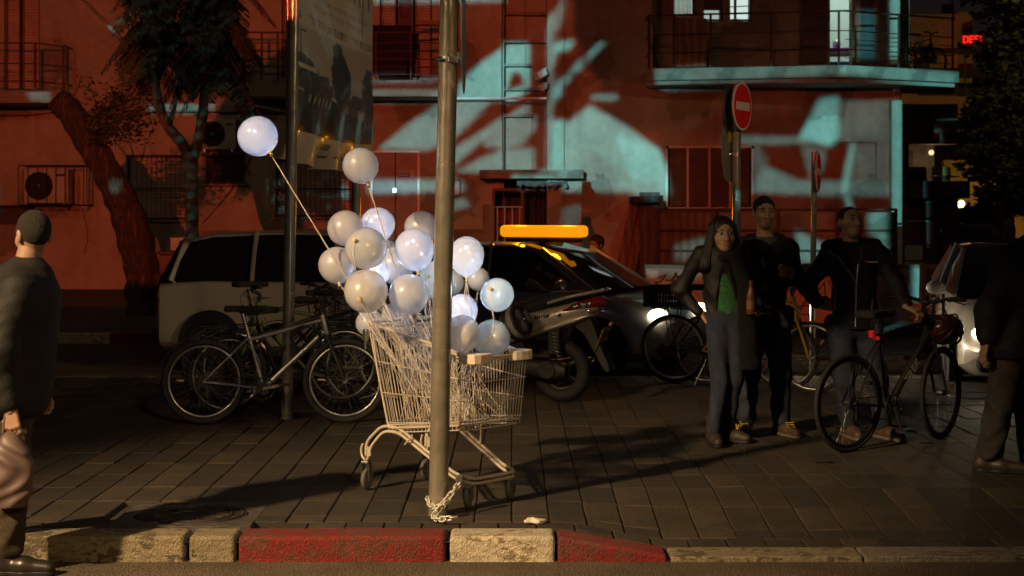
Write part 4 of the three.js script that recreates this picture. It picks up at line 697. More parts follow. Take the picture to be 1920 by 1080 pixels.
// ------------------------------------------------------------------ poles and signs on the pavement
{
  const b = at(820, 965, 7.72), tp = at(843, 0, 7.72), base = v(b.x, 0, b.z), top = v(lerp(b.x, tp.x, 3.9 / 2.8), 3.9, b.z), d = top.clone().sub(base), on = (y) => base.clone().addScaledVector(d, y / 3.9);
  const t = thing('sign_pole', 'thick galvanised sign pole at the kerb with a white chain round its foot', 'pole', base);
  const L = (p) => p.clone().sub(base);
  obj('pole', [sweep([v(0, -0.2, 0), L(on(1)), L(on(2)), L(on(3)), L(on(3.9))], [0.053, 0.053, 0.052, 0.052, 0.052], 28)], M.zinc, t);
  obj('cap', [ball(0.053, ...L(on(3.9)).toArray(), 1, 0.5, 1)], M.zinc, t);
  const c = L(on(2.47)); obj('clamp', [new THREE.CylinderGeometry(0.058, 0.058, 0.032, 24).translate(c.x, c.y, c.z), box(0.075, 0.034, 0.03, c.x + 0.04, c.y - 0.005, c.z + 0.055, 0.006), bar(v(c.x - 0.06, c.y, c.z + 0.03), v(c.x - 0.03, c.y, c.z + 0.075), 0.008)], M.steel, t);
  const sg = new THREE.CylinderGeometry(0.32, 0.32, 0.005, 40).rotateZ(PI / 2).rotateY(-0.005); obj('sign_plate', [sg.translate(c.x + 0.082, c.y + 0.14, c.z - 0.06)], mat([0.4, 0.33, 0.24], 0.5, 0.4, { map: T.blotch }), t);
  obj('sign_rail', [box(0.02, 0.035, 0.5, c.x + 0.065, c.y, c.z - 0.06)], M.steel, t);
}
{ // chain from the cart's chassis to the pole, a loop round it and a loose tail
  const t = thing('chain', 'white steel chain tying the shopping cart to the foot of the pole', 'chain', [-0.405, 0, -7.72]);
  const P = (X, Y, d) => at(X, Y, d).sub(v(-0.405, 0, -7.72)), path = [P(865, 902, 7.72), P(852, 918, 7.66), P(838, 935, 7.62), P(822, 948, 7.6), P(812, 950, 7.63), P(803, 935, 7.72), v(0.02, 0.1, -0.07), v(0.062, 0.09, 0.0), P(826, 952, 7.6), P(815, 965, 7.58), P(816, 972, 7.52), P(832, 973, 7.46), P(846, 971, 7.45), P(855, 970, 7.47)];
  const cv = new THREE.CatmullRomCurve3(path), n = Math.round(cv.getLength() / 0.034);
  for (let i = 0; i < n; i++) {
    const p = cv.getPointAt((i + 0.5) / n), d = cv.getTangentAt((i + 0.5) / n), l = [];
    for (let k = 0; k <= 16; k++) { const a = k / 16 * 2 * PI; l.push(v(Math.cos(a) * 0.013 + 0, Math.sin(a) * 0.013 + Math.sign(Math.sin(a)) * 0.011, 0)); }
    const g = new THREE.TubeGeometry(new THREE.CatmullRomCurve3(l.slice(0, 16), true), 20, 0.0042, 6, true); g.rotateY(i % 2 ? PI / 2 + 0.4 : 0.3); g.applyQuaternion(new THREE.Quaternion().setFromUnitVectors(UPV, d)); obj('link', [g.translate(p.x, Math.max(p.y, 0.008), p.z)], M.chainWhite ??= mat([0.62, 0.6, 0.55], 0.45, 0.2), t);
  }
  obj('padlock', [box(0.04, 0.045, 0.018, ...P(861, 898, 7.7).toArray(), 0.006)], M.steel, t);
}
{ // construction notice board on two posts
  const z0 = 11.3, z1 = 14.3, A = at(540, 295, z0), B = at(699, 318, z1), top = 3.85;
  const t = thing('notice_board', 'street works notice board with a black and white street photograph on two galvanised posts', 'sign board', [0, 0, 0]);
  for (const [X, z, Y] of [[546, 11.3, 780], [668, 13.9, 740]]) { const p = at(X, 300, z), f = at(X - (z < 12 ? 8 : 2), Y, z); obj('post', [sweep([v(f.x, -0.05, -z), v(p.x, p.y, -z), v(p.x + 0.03, top, -z)], [0.047, 0.046, 0.045], 18)], M.zinc, t); }
  const hw = B.x - A.x, hz = B.z - A.z, W = Math.hypot(hw, hz), yl = A.y, yr = B.y;
  const print = canvasTex(1024, 1024, (c, w, h) => {
    c.fillStyle = '#a8a296'; c.fillRect(0, 0, w, h);
    const gl = { // pen strokes of the letters used, on a unit square
      'ת': [[0.05, 1, 0.2, 0.95, 0.2, 0, 0.9, 0, 0.9, 1]], 'ח': [[0.1, 1, 0.1, 0, 0.9, 0, 0.9, 1]], 'י': [[0.5, 0, 0.6, 0.4]], 'ל': [[0.2, -0.35, 0.2, 0.1, 0.9, 0.1, 0.8, 0.5, 0.4, 1]], 'ה': [[0, 0, 0.9, 0, 0.9, 1], [0.15, 0.35, 0.15, 1]], 'ע': [[0.1, 0, 0.5, 0.8], [0.85, 0, 0.8, 0.6, 0.5, 0.85, 0, 1]], 'ב': [[0.1, 0, 0.8, 0, 0.8, 1], [0, 1, 1, 1]], 'ו': [[0.4, 0, 0.6, 0.1, 0.6, 1]], 'ד': [[0, 0, 1, 0], [0.8, 0, 0.8, 1]], 'ס': [[0, 0, 0.9, 0, 0.9, 0.6, 0.5, 1, 0.15, 0.6, 0.1, 0]], 'ם': [[0.1, 0, 0.9, 0, 0.9, 1, 0.1, 1, 0.1, 0]], 'ר': [[0, 0, 0.8, 0, 0.9, 0.2, 0.9, 1]], ' ': [], ':': [[0.4, 0.2, 0.6, 0.2], [0.4, 0.9, 0.6, 0.9]], "'": [[0.5, -0.1, 0.4, 0.25]], '|': [[0.5, -0.2, 0.5, 1.1]], '0': [[0.2, 0, 0.8, 0, 0.8, 1, 0.2, 1, 0.2, 0]], '1': [[0.4, 0.1, 0.6, 0, 0.6, 1]], '2': [[0.1, 0.15, 0.5, 0, 0.9, 0.25, 0.1, 1, 0.9, 1]], '5': [[0.9, 0, 0.2, 0, 0.2, 0.45, 0.8, 0.5, 0.8, 0.95, 0.1, 1]], '6': [[0.8, 0, 0.3, 0.2, 0.15, 0.8, 0.5, 1, 0.85, 0.75, 0.5, 0.5, 0.2, 0.6]],
    };
    const write = (s, x, y, cw, ch, lw, col) => { c.strokeStyle = col; c.lineWidth = lw; for (const k of s) { for (const p of gl[k] ?? []) { c.beginPath(); for (let i = 0; i < p.length; i += 2) i ? c.lineTo(x + p[i] * cw * 0.8, y + p[i + 1] * ch) : c.moveTo(x + p[0] * cw * 0.8, y + p[1] * ch); c.stroke(); } x += k === ' ' || k === "'" ? cw * 0.55 : cw; } };
    const flip = (s) => [...s].reverse().join('');
    write(flip('רחוב'), 560, 8, 110, 120, 20, '#1f5a38');
    write(flip('תחילת העבודות לרחוב העבודות'), 330, 200, 24, 20, 4, '#4a4038'); write(flip('העבודות סיום תחילת העבודות'), 270, 250, 25, 20, 4, '#4a4038');
    write('2016 ' + flip("יולי' :") + flip('סיום העבודות'), 40, 318, 26, 34, 6, '#1d1716'); write('| 2015 ' + flip("יולי' :") + flip('תחילת העבודות'), 520, 318, 26, 34, 6, '#1d1716');
    // the printed photograph: sky, trees, road, crossing
    const y0 = 380, y1 = 880; c.fillStyle = '#938d82'; c.fillRect(0, y0, w, y1 - y0);
    const blob = (x, y, rx, ry, col, n) => { for (let i = 0; i < n; i++) { const a = rnd() * 2 * PI, r = Math.sqrt(rnd()); c.fillStyle = col; c.globalAlpha = 0.5 + 0.5 * rnd(); c.beginPath(); c.ellipse(x + Math.cos(a) * r * rx, y + Math.sin(a) * r * ry, 8 + 22 * rnd(), 8 + 18 * rnd(), 0, 0, 7); c.fill(); } c.globalAlpha = 1; };
    blob(150, 640, 150, 110, '#2c2622', 260); blob(560, 575, 110, 130, '#15110f', 420); blob(540, 450, 50, 50, '#191512', 60); blob(960, 600, 110, 130, '#1d1916', 220); blob(350, 650, 90, 60, '#3a322c', 90); blob(780, 680, 160, 40, '#2b2623', 120);
    c.fillStyle = '#262220'; c.fillRect(118, 400, 9, 320); c.fillRect(118, 398, 60, 12);
    c.fillStyle = '#23201e'; c.fillRect(0, 690, w, 190); c.fillStyle = '#7f776b'; c.fillRect(0, 676, 150, 16); for (let i = 0; i < 6; i++) { c.save(); c.translate(210 + i * 42, 690); c.rotate(0.5); c.fillRect(0, 0, 16, 44); c.restore(); } for (let i = 0; i < 4; i++) { c.save(); c.translate(870 + i * 44, 740); c.rotate(-0.6); c.fillRect(0, 0, 16, 70); c.restore(); }
    for (let i = 0; i < 5; i++) { c.fillStyle = ['#6d655a', '#57504a', '#7d7468'][i % 3]; c.fillRect(600 + i * 80, 690 + i * 6, 60, 46); } c.fillStyle = '#a89f92'; c.fillRect(90, 560, 190, 22);
    c.fillStyle = '#a29b8e'; c.fillRect(0, 880, w, 144); c.fillStyle = '#47624b'; c.fillRect(320, 905, 130, 30); c.fillStyle = '#5d544a'; for (let i = 0; i < 8; i++) c.fillRect(340 + i * 70, 960, 46, 12); c.fillStyle = '#8f3a30'; c.fillRect(60, 940, 70, 14);
    for (let i = 0; i < 2200; i++) { c.fillStyle = rnd() > 0.5 ? 'rgba(255,240,220,.05)' : 'rgba(0,0,0,.07)'; c.fillRect(rnd() * w, rnd() * h, 3 + rnd() * 14, 2 + rnd() * 6); }
  });
  const g = new THREE.PlaneGeometry(1, 1, 60, 50), p = g.attributes.position;
  const nx = -hz / W, nzz = hw / W;
  for (let i = 0; i < p.count; i++) { const u = p.getX(i) + 0.5, w = p.getY(i) + 0.5, low = Math.pow(1 - w, 5), y = lerp(lerp(yl, yr, u) - 0.05 * Math.sin(u * PI), top, w), k = 0.035 * low * Math.sin(u * 26 + 2 * Math.sin(w * 9)) + 0.003 * Math.sin(u * 13 + w * 7) + 0.03 * Math.sin(u * PI) * Math.sin(w * 5) - 0.1 * Math.pow(Math.max(0, 1 - w / 0.17), 1.5) * (0.75 + 0.5 * Math.sin(u * 21) + 0.25 * Math.sin(u * 47 + 1)); p.setXYZ(i, A.x + hw * u + nx * k, y, A.z + hz * u + nzz * k); }
  g.computeVertexNormals();
  obj('printed_sheet', g, mat(0.9, 0.42, 0, { map: print, side: THREE.DoubleSide, phys: { clearcoat: 0.28, clearcoatRoughness: 0.1 } }), t, { raw: true });
  obj('side_bar', [bar(v(A.x, yl - 0.02, A.z), v(A.x, top, A.z), 0.016)], M.zinc, t);
}
function noEntry(t, p, r, turn, parentName = 'sign_face') {
  const g = new THREE.Group(); g.name = 'round_sign'; g.position.copy(p); g.rotation.y = turn; t.add(g);
  obj('back_plate', [disc(r, 0.012, 0, 0, -0.012, 40)], M.zinc, g); obj('white_rim', [disc(r * 0.985, 0.006, 0, 0, -0.002, 40)], mat(0.7, 0.35), g);
  obj('red_face', [disc(r * 0.9, 0.006, 0, 0, 0.002, 40)], mat([0.7, 0.014, 0.014], 0.35), g); obj('white_bar', [box(r * 1.38, r * 0.34, 0.004, 0, 0, 0.006)], mat(0.6, 0.35), g); return g;
}
{
  const z = 13.5, s = F / z, b = at(1381, 720, z), t = thing('no_entry_sign', 'no entry sign on a tall galvanised pole behind the couple', 'traffic sign', [b.x, 0, -z]);
  obj('pole', [bar(v(0, -0.05, 0), v(0, hy(160, z), 0), 0.042, 0.042, 18)], M.zinc, t);
  noEntry(t, v((1390 - 1381) / s, hy(200, z), 0.06), 0.232, 0.0).rotation.y = 1.02;
  const bk = new THREE.Group(); bk.name = 'turned_sign'; bk.position.set(-0.06, hy(205, z), -0.03); bk.rotation.y = -2.0; t.add(bk);
  obj('back_plate', [ext([[-0.1, 0.24], [0.1, 0.24], [0.22, 0.1], [0.22, -0.1], [0.1, -0.24], [-0.1, -0.24], [-0.22, -0.1], [-0.22, 0.1]], 0.02, 0.003)], mat([0.1, 0.1, 0.1], 0.5, 0.6), bk);
  const lo = new THREE.Group(); lo.name = 'turned_sign'; lo.position.set(-0.07, hy(290, z), 0.0); lo.rotation.y = -2.1; t.add(lo);
  obj('back_plate', [ext(curved([[-0.16, 0.24], [0.16, 0.24], [0.18, 0], [0.13, -0.2], [0, -0.26], [-0.13, -0.2], [-0.18, 0]], 5), 0.012, 0.002)], mat([0.42, 0.42, 0.4], 0.55, 0.5, { map: T.zinc }), lo); obj('sticker', [box(0.12, 0.11, 0.004, -0.02, 0.17, -0.009)], mat([0.45, 0.36, 0.03], 0.6), lo);
  obj('clamp', [new THREE.CylinderGeometry(0.047, 0.047, 0.03, 18).translate(0, hy(289, z), 0), new THREE.CylinderGeometry(0.047, 0.047, 0.03, 18).translate(0, hy(200, z), 0), bar(v(0, hy(289, z), 0), v(-0.1, hy(289, z), 0), 0.012)], M.steel, t);
}
{
  const z = 14.9, s = F / z, b = at(1523, 690, z), t = thing('no_entry_sign', 'no entry sign seen nearly edge on, on a thin pole on the traffic island', 'traffic sign', [b.x, 0, -z]);
  obj('pole', [bar(v(0, -0.05, 0), v(0.02, hy(285, z), 0), 0.03, 0.03, 18)], M.zinc, t); noEntry(t, v((1530 - 1523) / s + 0.02, hy(322, z), 0.035), 0.215, 0).rotation.y = 1.24;
  obj('clamp', [new THREE.CylinderGeometry(0.035, 0.035, 0.03, 14).translate(0.01, hy(322, z), 0)], M.steel, t);
}
// ------------------------------------------------------------------ the shopping cart
const CART = { o: v(-0.391, 0, -8.264), turn: -PI / 4 };
const cart = thing('shopping_cart', 'cream wire shopping cart full of balloon strings, chained to the pole', 'shopping cart', CART.o, CART.turn);
{
  const cream = mat([0.62, 0.55, 0.43], 0.42, 0.1, { map: T.blotch }), plastic = mat([0.58, 0.5, 0.38], 0.5);
  // corners of the basket: x along the cart, y up, z across (near side +)
  const rearTop = (s) => v(-0.385, 0.99, s * 0.255), rearBot = (s) => v(-0.235, 0.385, s * 0.225), frTop = (s) => v(0.47, 0.84, s * 0.2), frBot = (s) => v(0.43, 0.468, s * 0.185);
  const L = (a, b, t) => a.clone().lerp(b, t);
  const sideP = (s, u, w) => L(L(rearBot(s), frBot(s), u), L(rearTop(s), frTop(s), u), w);
  for (const s of [1, -1]) {
    const l = [];
    for (let i = 1; i < 30; i++) { const u = i / 30; l.push(bar(sideP(s, u, 0), sideP(s, u, 0.985), 0.0022, 0.0022, 5)); }
    for (const w of [0.05, 0.34, 0.64]) l.push(bar(sideP(s, 0, w), sideP(s, 1, w), 0.0032, 0.0032, 6));
    l.push(poly([sideP(s, 0, 1), sideP(s, 0, 0), sideP(s, 1, 0)], 0.0065, 8, 0.04)); obj('basket_side', l, cream, cart);
  }
  const frontP = (u, w) => L(L(frBot(1), frBot(-1), u), L(frTop(1), frTop(-1), u), w), fl = [];
  for (let i = 0; i <= 18; i++) fl.push(bar(frontP(i / 18, 0), frontP(i / 18, 0.98), i % 18 ? 0.0023 : 0.004, 0.0023, 5)); for (const w of [0.05, 0.33, 0.64]) fl.push(bar(frontP(-0.04, w), frontP(1.04, w), 0.0032, 0.0032, 6)); obj('basket_front', fl, cream, cart);
  const floorP = (u, w) => L(L(rearBot(1), frBot(1), u), L(rearBot(-1), frBot(-1), u), w), gl = []; for (let i = 0; i <= 26; i++) gl.push(bar(floorP(i / 26, 0), floorP(i / 26, 1), 0.0024, 0.0024, 5)); for (let i = 0; i <= 14; i++) gl.push(bar(floorP(0, i / 14), floorP(1, i / 14), 0.0024, 0.0024, 5));
  for (const y of [0.02, -0.025]) gl.push(poly([floorP(0, 0).add(v(0, y, 0)), floorP(1, 0).add(v(0, y, 0)), floorP(1, 1).add(v(0, y, 0)), floorP(0, 1).add(v(0, y, 0))], 0.004, 6, 0.04)); for (let i = 0; i <= 22; i++) for (const w of [0, 1]) gl.push(bar(floorP(i / 22, w).add(v(0, 0.02, 0)), floorP(i / 22, w).add(v(0, -0.025, 0)), 0.003, 0.003, 4)); obj('basket_floor', gl, cream, cart);
  const backP = (u, w) => L(L(rearBot(1), rearBot(-1), u), L(rearTop(1), rearTop(-1), u), w), bl = []; for (let i = 0; i <= 18; i++) bl.push(bar(backP(i / 18, 0.02), backP(i / 18, 0.97), 0.0022, 0.0022, 5)); for (const w of [0.06, 0.3, 0.6, 0.97]) bl.push(bar(backP(0, w), backP(1, w), 0.0032, 0.0032, 6)); obj('rear_flap', bl, cream, cart);
  obj('top_rim', [poly([rearTop(1), sideP(1, 0.5, 1), frTop(1), frTop(-1), sideP(-1, 0.5, 1), rearTop(-1)], 0.0085, 8, 0.03), beam(sideP(1, 0.55, 0.985), sideP(1, 1, 0.985), 0.012, 0.022), beam(frontP(0, 0.985), frontP(1, 0.985), 0.012, 0.024), beam(sideP(-1, 0.55, 0.985), sideP(-1, 1, 0.985), 0.012, 0.022)], cream, cart);
  for (const s of [1, -1]) obj('corner_cap', [ext(curved([[0.03, 0.03], [0.03, -0.09], [-0.012, -0.1], [-0.06, -0.02], [-0.09, 0.012], [-0.08, 0.03]].map(([x, y]) => [x, y * s]), 3), 0.055, 0.006).rotateX(PI / 2).translate(0.455, 0.835, s * 0.19), box(0.05, 0.055, 0.11, 0.462, 0.833, s * 0.155, 0.008)], plastic, cart);
  obj('handle', [bar(v(-0.375, 1.0, 0.25), v(-0.375, 1.0, -0.25), 0.012, 0.012, 12)], plastic, cart); each('handle_bracket', [1, -1].map((s) => poly([v(-0.375, 1.0, s * 0.258), v(-0.345, 0.99, s * 0.262), v(-0.31, 0.72, s * 0.25)], 0.006, 7)), cream, cart);
  obj('coin_lock', [box(0.035, 0.07, 0.025, -0.385, 0.92, 0.275, 0.008), bar(v(-0.385, 0.9, 0.28), v(-0.38, 0.84, 0.28), 0.004)], M.steel, cart);
  // folding child seat and two pale panels inside
  const seat = [bar(v(-0.3, 0.9, 0.2), v(-0.3, 0.9, -0.2), 0.005), bar(v(-0.22, 0.98, 0.2), v(-0.22, 0.98, -0.2), 0.005)]; for (let i = 0; i <= 12; i++) seat.push(bar(v(-0.3, 0.9, lerp(-0.2, 0.2, i / 12)), v(-0.22, 0.98, lerp(-0.2, 0.2, i / 12)), 0.0025)); for (let i = 0; i <= 12; i++) seat.push(bar(v(-0.22, 0.98, lerp(-0.2, 0.2, i / 12)), v(-0.16, 0.66, lerp(-0.2, 0.2, i / 12)), 0.0025)); obj('child_seat', seat, cream, cart);
  obj('seat_panel', [ext(rect(-0.16, 0.16, 0.6, 0.78), 0.006, 0.002).rotateY(PI / 2).translate(-0.2, 0, 0)], mat([0.5, 0.46, 0.42], 0.7, 0, { map: T.blotch }), cart);
  obj('notice_panel', [ext(rect(-0.12, 0.06, 0.46, 0.58), 0.005, 0.001).rotateY(0.3).translate(0.02, 0, -0.1)], mat([0.55, 0.53, 0.5], 0.7), cart);
  // chassis: a pair of tubes down each side, joined by the bumper bar in front
  const half = (s, dy, dx) => [v(-0.43 + dx, 0.205, s * 0.235), v(-0.43 + dx, 0.255 + dy, s * 0.235), v(-0.3 + dx * 0.5, 0.365 + dy, s * 0.225), v(-0.16, 0.368 + dy, s * 0.215), v(0.3, 0.155 + dy, s * 0.19), v(0.42, 0.14 + dy, s * 0.165)];
  for (const [dy, dx] of [[0, 0.035], [0.028, 0]]) obj('chassis_tube', [poly([...half(1, dy, dx), ...half(-1, dy, dx).reverse()], 0.0095, 8, 0.05)], cream, cart);
  obj('chassis_strut', [1, -1].map((s) => poly([v(0.05, 0.4, s * 0.19), v(0.07, 0.36, s * 0.19)], 0.006)).concat([bar(v(-0.2, 0.37, 0.22), v(-0.2, 0.37, -0.22), 0.008), bar(v(0.1, 0.42, 0.2), v(0.1, 0.28, 0.19), 0.006), bar(v(0.1, 0.42, -0.2), v(0.1, 0.28, -0.19), 0.006), poly([v(-0.02, 0.37, 0.23), v(-0.04, 0.34, 0.24), v(-0.075, 0.31, 0.24)], 0.006)]), cream, cart);
  for (const s of [1, -1]) obj('bumper_loop', [poly([v(-0.46, 0.27, s * 0.235), v(-0.48, 0.23, s * 0.235), v(-0.46, 0.18, s * 0.235), v(-0.41, 0.18, s * 0.235), v(-0.41, 0.26, s * 0.235)], 0.008, 7, 0.03)], cream, cart);
  const caster = (x, z, turn, h) => {
    const c = part('caster', cart); c.position.set(x, 0, z); c.rotation.y = turn - CART.turn;
    obj('fork', [box(0.05, 0.018, 0.05, 0, h - 0.01, 0, 0.006), ...[1, -1].map((s) => ext([[-0.02, h - 0.01], [0.02, h - 0.01], [0.03, 0.062], [0.012, 0.045], [-0.012, 0.05]], 0.005, 0.001).translate(0.002, 0, s * 0.024)), bar(v(0, h - 0.02, 0), v(0, h + 0.03, 0), 0.009)], M.steel, c);
    obj('wheel', [ring(0.049, 0.015, 0.012, 0.064, 0, 28, 10)], mat([0.09, 0.08, 0.07], 0.7), c); obj('wheel_hub', [disc(0.04, 0.018, 0.012, 0.064, 0), disc(0.016, 0.036, 0.012, 0.064, 0)], mat([0.16, 0.15, 0.14], 0.5), c);
  };
  caster(-0.43, 0.235, 1.15, 0.175); caster(-0.43, -0.235, 0.9, 0.175); caster(0.37, 0.165, 1.35, 0.13); caster(0.37, -0.165, 1.25, 0.13);
}
// ------------------------------------------------------------------ balloons on strings
{
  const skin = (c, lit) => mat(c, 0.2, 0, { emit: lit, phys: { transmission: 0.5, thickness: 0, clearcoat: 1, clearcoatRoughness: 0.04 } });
  const warm = mat([0.78, 0.77, 0.78], 0.3, 0, { emit: [0.022, 0.025, 0.032], phys: { transmission: 0.55, thickness: 0, clearcoat: 1, clearcoatRoughness: 0.04 } });  // slight glow added to lampless balloon skins to whiten them
  const cool = mat([0.78, 0.8, 0.84], 0.3, 0, { emit: [0.05, 0.057, 0.072], phys: { transmission: 0.6, thickness: 0, clearcoat: 1, clearcoatRoughness: 0.04 } });  // lampless skin too, with a stronger and cooler added glow
  const str = mat([0.6, 0.52, 0.42], 0.6), strW = mat([0.66, 0.64, 0.62], 0.6), tie = mat([0.55, 0.42, 0.22], 0.7);
  const toWorld = (x, y, z) => v(x, y, z).applyAxisAngle(UPV, CART.turn).add(CART.o);
  // X, Y, radius in pixels, depth, lamp (0 none, only an added skin glow, else colour), stretch, where the neck points, label
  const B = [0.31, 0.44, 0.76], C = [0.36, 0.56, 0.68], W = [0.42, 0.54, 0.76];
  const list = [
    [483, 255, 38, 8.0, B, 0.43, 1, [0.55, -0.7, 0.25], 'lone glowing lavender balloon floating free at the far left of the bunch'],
    [676, 310, 34, 8.1, 0, 0, 1, [0.35, -0.85, 0.2], 'dim grey balloon rising on its string in front of the notice board'],
    [648, 428, 34, 8.3, 0, 0, 1, [0.2, -0.6, -0.6], 'dim grey balloon at the upper left of the bunch'],
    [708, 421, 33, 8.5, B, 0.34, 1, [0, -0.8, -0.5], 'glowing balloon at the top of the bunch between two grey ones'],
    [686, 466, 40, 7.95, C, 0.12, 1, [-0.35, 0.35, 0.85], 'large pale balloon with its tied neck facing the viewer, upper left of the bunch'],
    [632, 497, 35, 8.25, 0, 0, 1, [0.15, -0.85, 0.4], 'dim grey balloon sticking out at the left edge of the bunch'],
    [790, 427, 32, 8.6, 0, 0, 1, [0, -0.9, -0.4], 'dim grey balloon peeping out at the top behind the pole'],
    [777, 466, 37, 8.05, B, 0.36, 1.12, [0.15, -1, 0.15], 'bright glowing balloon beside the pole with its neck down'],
    [727, 474, 24, 8.5, 0, 0, 1, [0, -0.8, -0.6], 'dim grey balloon wedged behind the large pale one'],
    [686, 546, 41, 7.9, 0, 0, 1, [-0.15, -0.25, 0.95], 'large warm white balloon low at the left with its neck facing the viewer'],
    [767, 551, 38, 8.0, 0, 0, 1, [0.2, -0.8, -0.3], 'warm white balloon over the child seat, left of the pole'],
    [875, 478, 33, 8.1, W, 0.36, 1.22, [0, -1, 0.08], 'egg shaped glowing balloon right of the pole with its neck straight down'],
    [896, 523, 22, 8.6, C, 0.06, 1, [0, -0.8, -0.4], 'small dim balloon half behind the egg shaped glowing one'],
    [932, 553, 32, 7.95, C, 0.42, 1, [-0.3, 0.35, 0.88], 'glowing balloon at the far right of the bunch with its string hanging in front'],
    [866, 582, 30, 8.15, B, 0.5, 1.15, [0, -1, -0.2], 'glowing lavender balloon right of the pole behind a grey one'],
    [867, 625, 34, 7.85, 0, 0, 1.08, [0, -0.9, -0.3], 'dim taupe balloon resting on the basket right of the pole'],
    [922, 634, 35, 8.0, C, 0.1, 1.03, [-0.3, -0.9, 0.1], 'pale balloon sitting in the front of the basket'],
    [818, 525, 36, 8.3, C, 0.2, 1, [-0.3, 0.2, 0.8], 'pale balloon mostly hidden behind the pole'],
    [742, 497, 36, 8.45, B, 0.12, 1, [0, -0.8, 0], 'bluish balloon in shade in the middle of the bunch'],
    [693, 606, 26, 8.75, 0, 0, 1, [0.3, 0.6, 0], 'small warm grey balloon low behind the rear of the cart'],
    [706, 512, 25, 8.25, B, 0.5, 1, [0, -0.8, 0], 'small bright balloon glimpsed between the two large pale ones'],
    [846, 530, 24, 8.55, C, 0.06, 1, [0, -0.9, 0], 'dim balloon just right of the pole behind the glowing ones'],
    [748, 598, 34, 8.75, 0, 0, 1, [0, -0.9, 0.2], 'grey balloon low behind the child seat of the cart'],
  ];
  const lean = v();
  list.forEach(([X, Y, rp, z, c, ei, st, nd, label], i) => {
    const p = at(X, Y, z), r = rp / F * z, t = thing('balloon', label, 'balloon', p, 0, 'white balloons tied to the shopping cart'), d = v(...nd).normalize(), q = new THREE.Quaternion().setFromUnitVectors(v(0, -1, 0), d);
    const prof = []; for (let k = 0; k <= 26; k++) { const a = k / 26 * PI, s = Math.cos(a), w = Math.sin(a) * (s < 0 ? 1 - 0.06 * s * s : 1); prof.push(new THREE.Vector2(Math.max(0.0001, w * r), s * r * (s < 0 ? st + 0.04 : 0.98 + (st - 1) * 0.4))); } prof.reverse();
    const n0 = -r * (st + 0.04);
    const g = new THREE.LatheGeometry(prof, 44).applyQuaternion(q);
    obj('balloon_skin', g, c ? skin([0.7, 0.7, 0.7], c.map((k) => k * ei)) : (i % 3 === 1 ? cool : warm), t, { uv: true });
    const kn = new THREE.LatheGeometry([[0.0005, 0.004], [0.012, -0.001], [0.005, -0.012], [0.009, -0.02], [0.013, -0.026], [0.001, -0.024]].map(([a, b]) => new THREE.Vector2(a, b)), 14).translate(0, n0, 0).applyQuaternion(q); obj('knot', kn, tie, t, { uv: true });
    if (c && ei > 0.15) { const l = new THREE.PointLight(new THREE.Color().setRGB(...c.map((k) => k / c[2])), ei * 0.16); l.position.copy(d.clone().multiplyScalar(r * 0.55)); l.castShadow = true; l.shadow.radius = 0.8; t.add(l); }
    // strings from the knot down to the cart floor
    const a = d.clone().multiplyScalar(-n0 + 0.01), n = i === 0 || i === 1 ? 1 : 3;
    for (let k = 0; k < n; k++) {
      let end = toWorld(rr(-0.2, 0.4), 0.43, rr(-0.17, 0.17)); if (i === 0) end = toWorld(-0.15, 0.6, 0.1); if (i === 1) end = toWorld(0.05, 0.62, 0.1);
      end.sub(p); const up = d.y > 0 ? 1 : 0, pts = [a];
      if (i === 13) { pts.push(a.clone().add(v(0, -0.12, 0.01)), a.clone().add(v(0.002, -0.26, -0.01))); }
      else if (up) pts.push(a.clone().add(v(0.004, -0.04, 0.01)), v(a.x * 0.9 + 0.01, -r * 1.2, Math.max(a.z, r * 0.6)));
      pts.push(end); obj('string', [tube(pts, i < 2 ? 0.0042 : 0.0019, 14, 5)], k === 1 ? strW : str, t);
    }
  });
  // taut strings of balloons now gone: part of the cart's load
  const bundle = []; for (let i = 0; i < 34; i++) { const f = rnd(); const a = toWorld(rr(-0.2, 0.42), 0.44, rr(-0.18, 0.18)), b = at(rr(690, 800), rr(560, 610), rr(8.1, 8.6)), c = at(rr(840, 930), rr(640, 690), rr(7.95, 8.3)); bundle.push(tube([a, a.clone().lerp(f < 0.66 ? b : c, 0.5).add(v(rr(-0.01, 0.01), 0, 0)), f < 0.66 ? b : c], 0.0018, 8, 4)); }
  tag(obj('string_bundle', bundle, str), 'tangle of loose pale strings standing in the cart', 'strings');
}
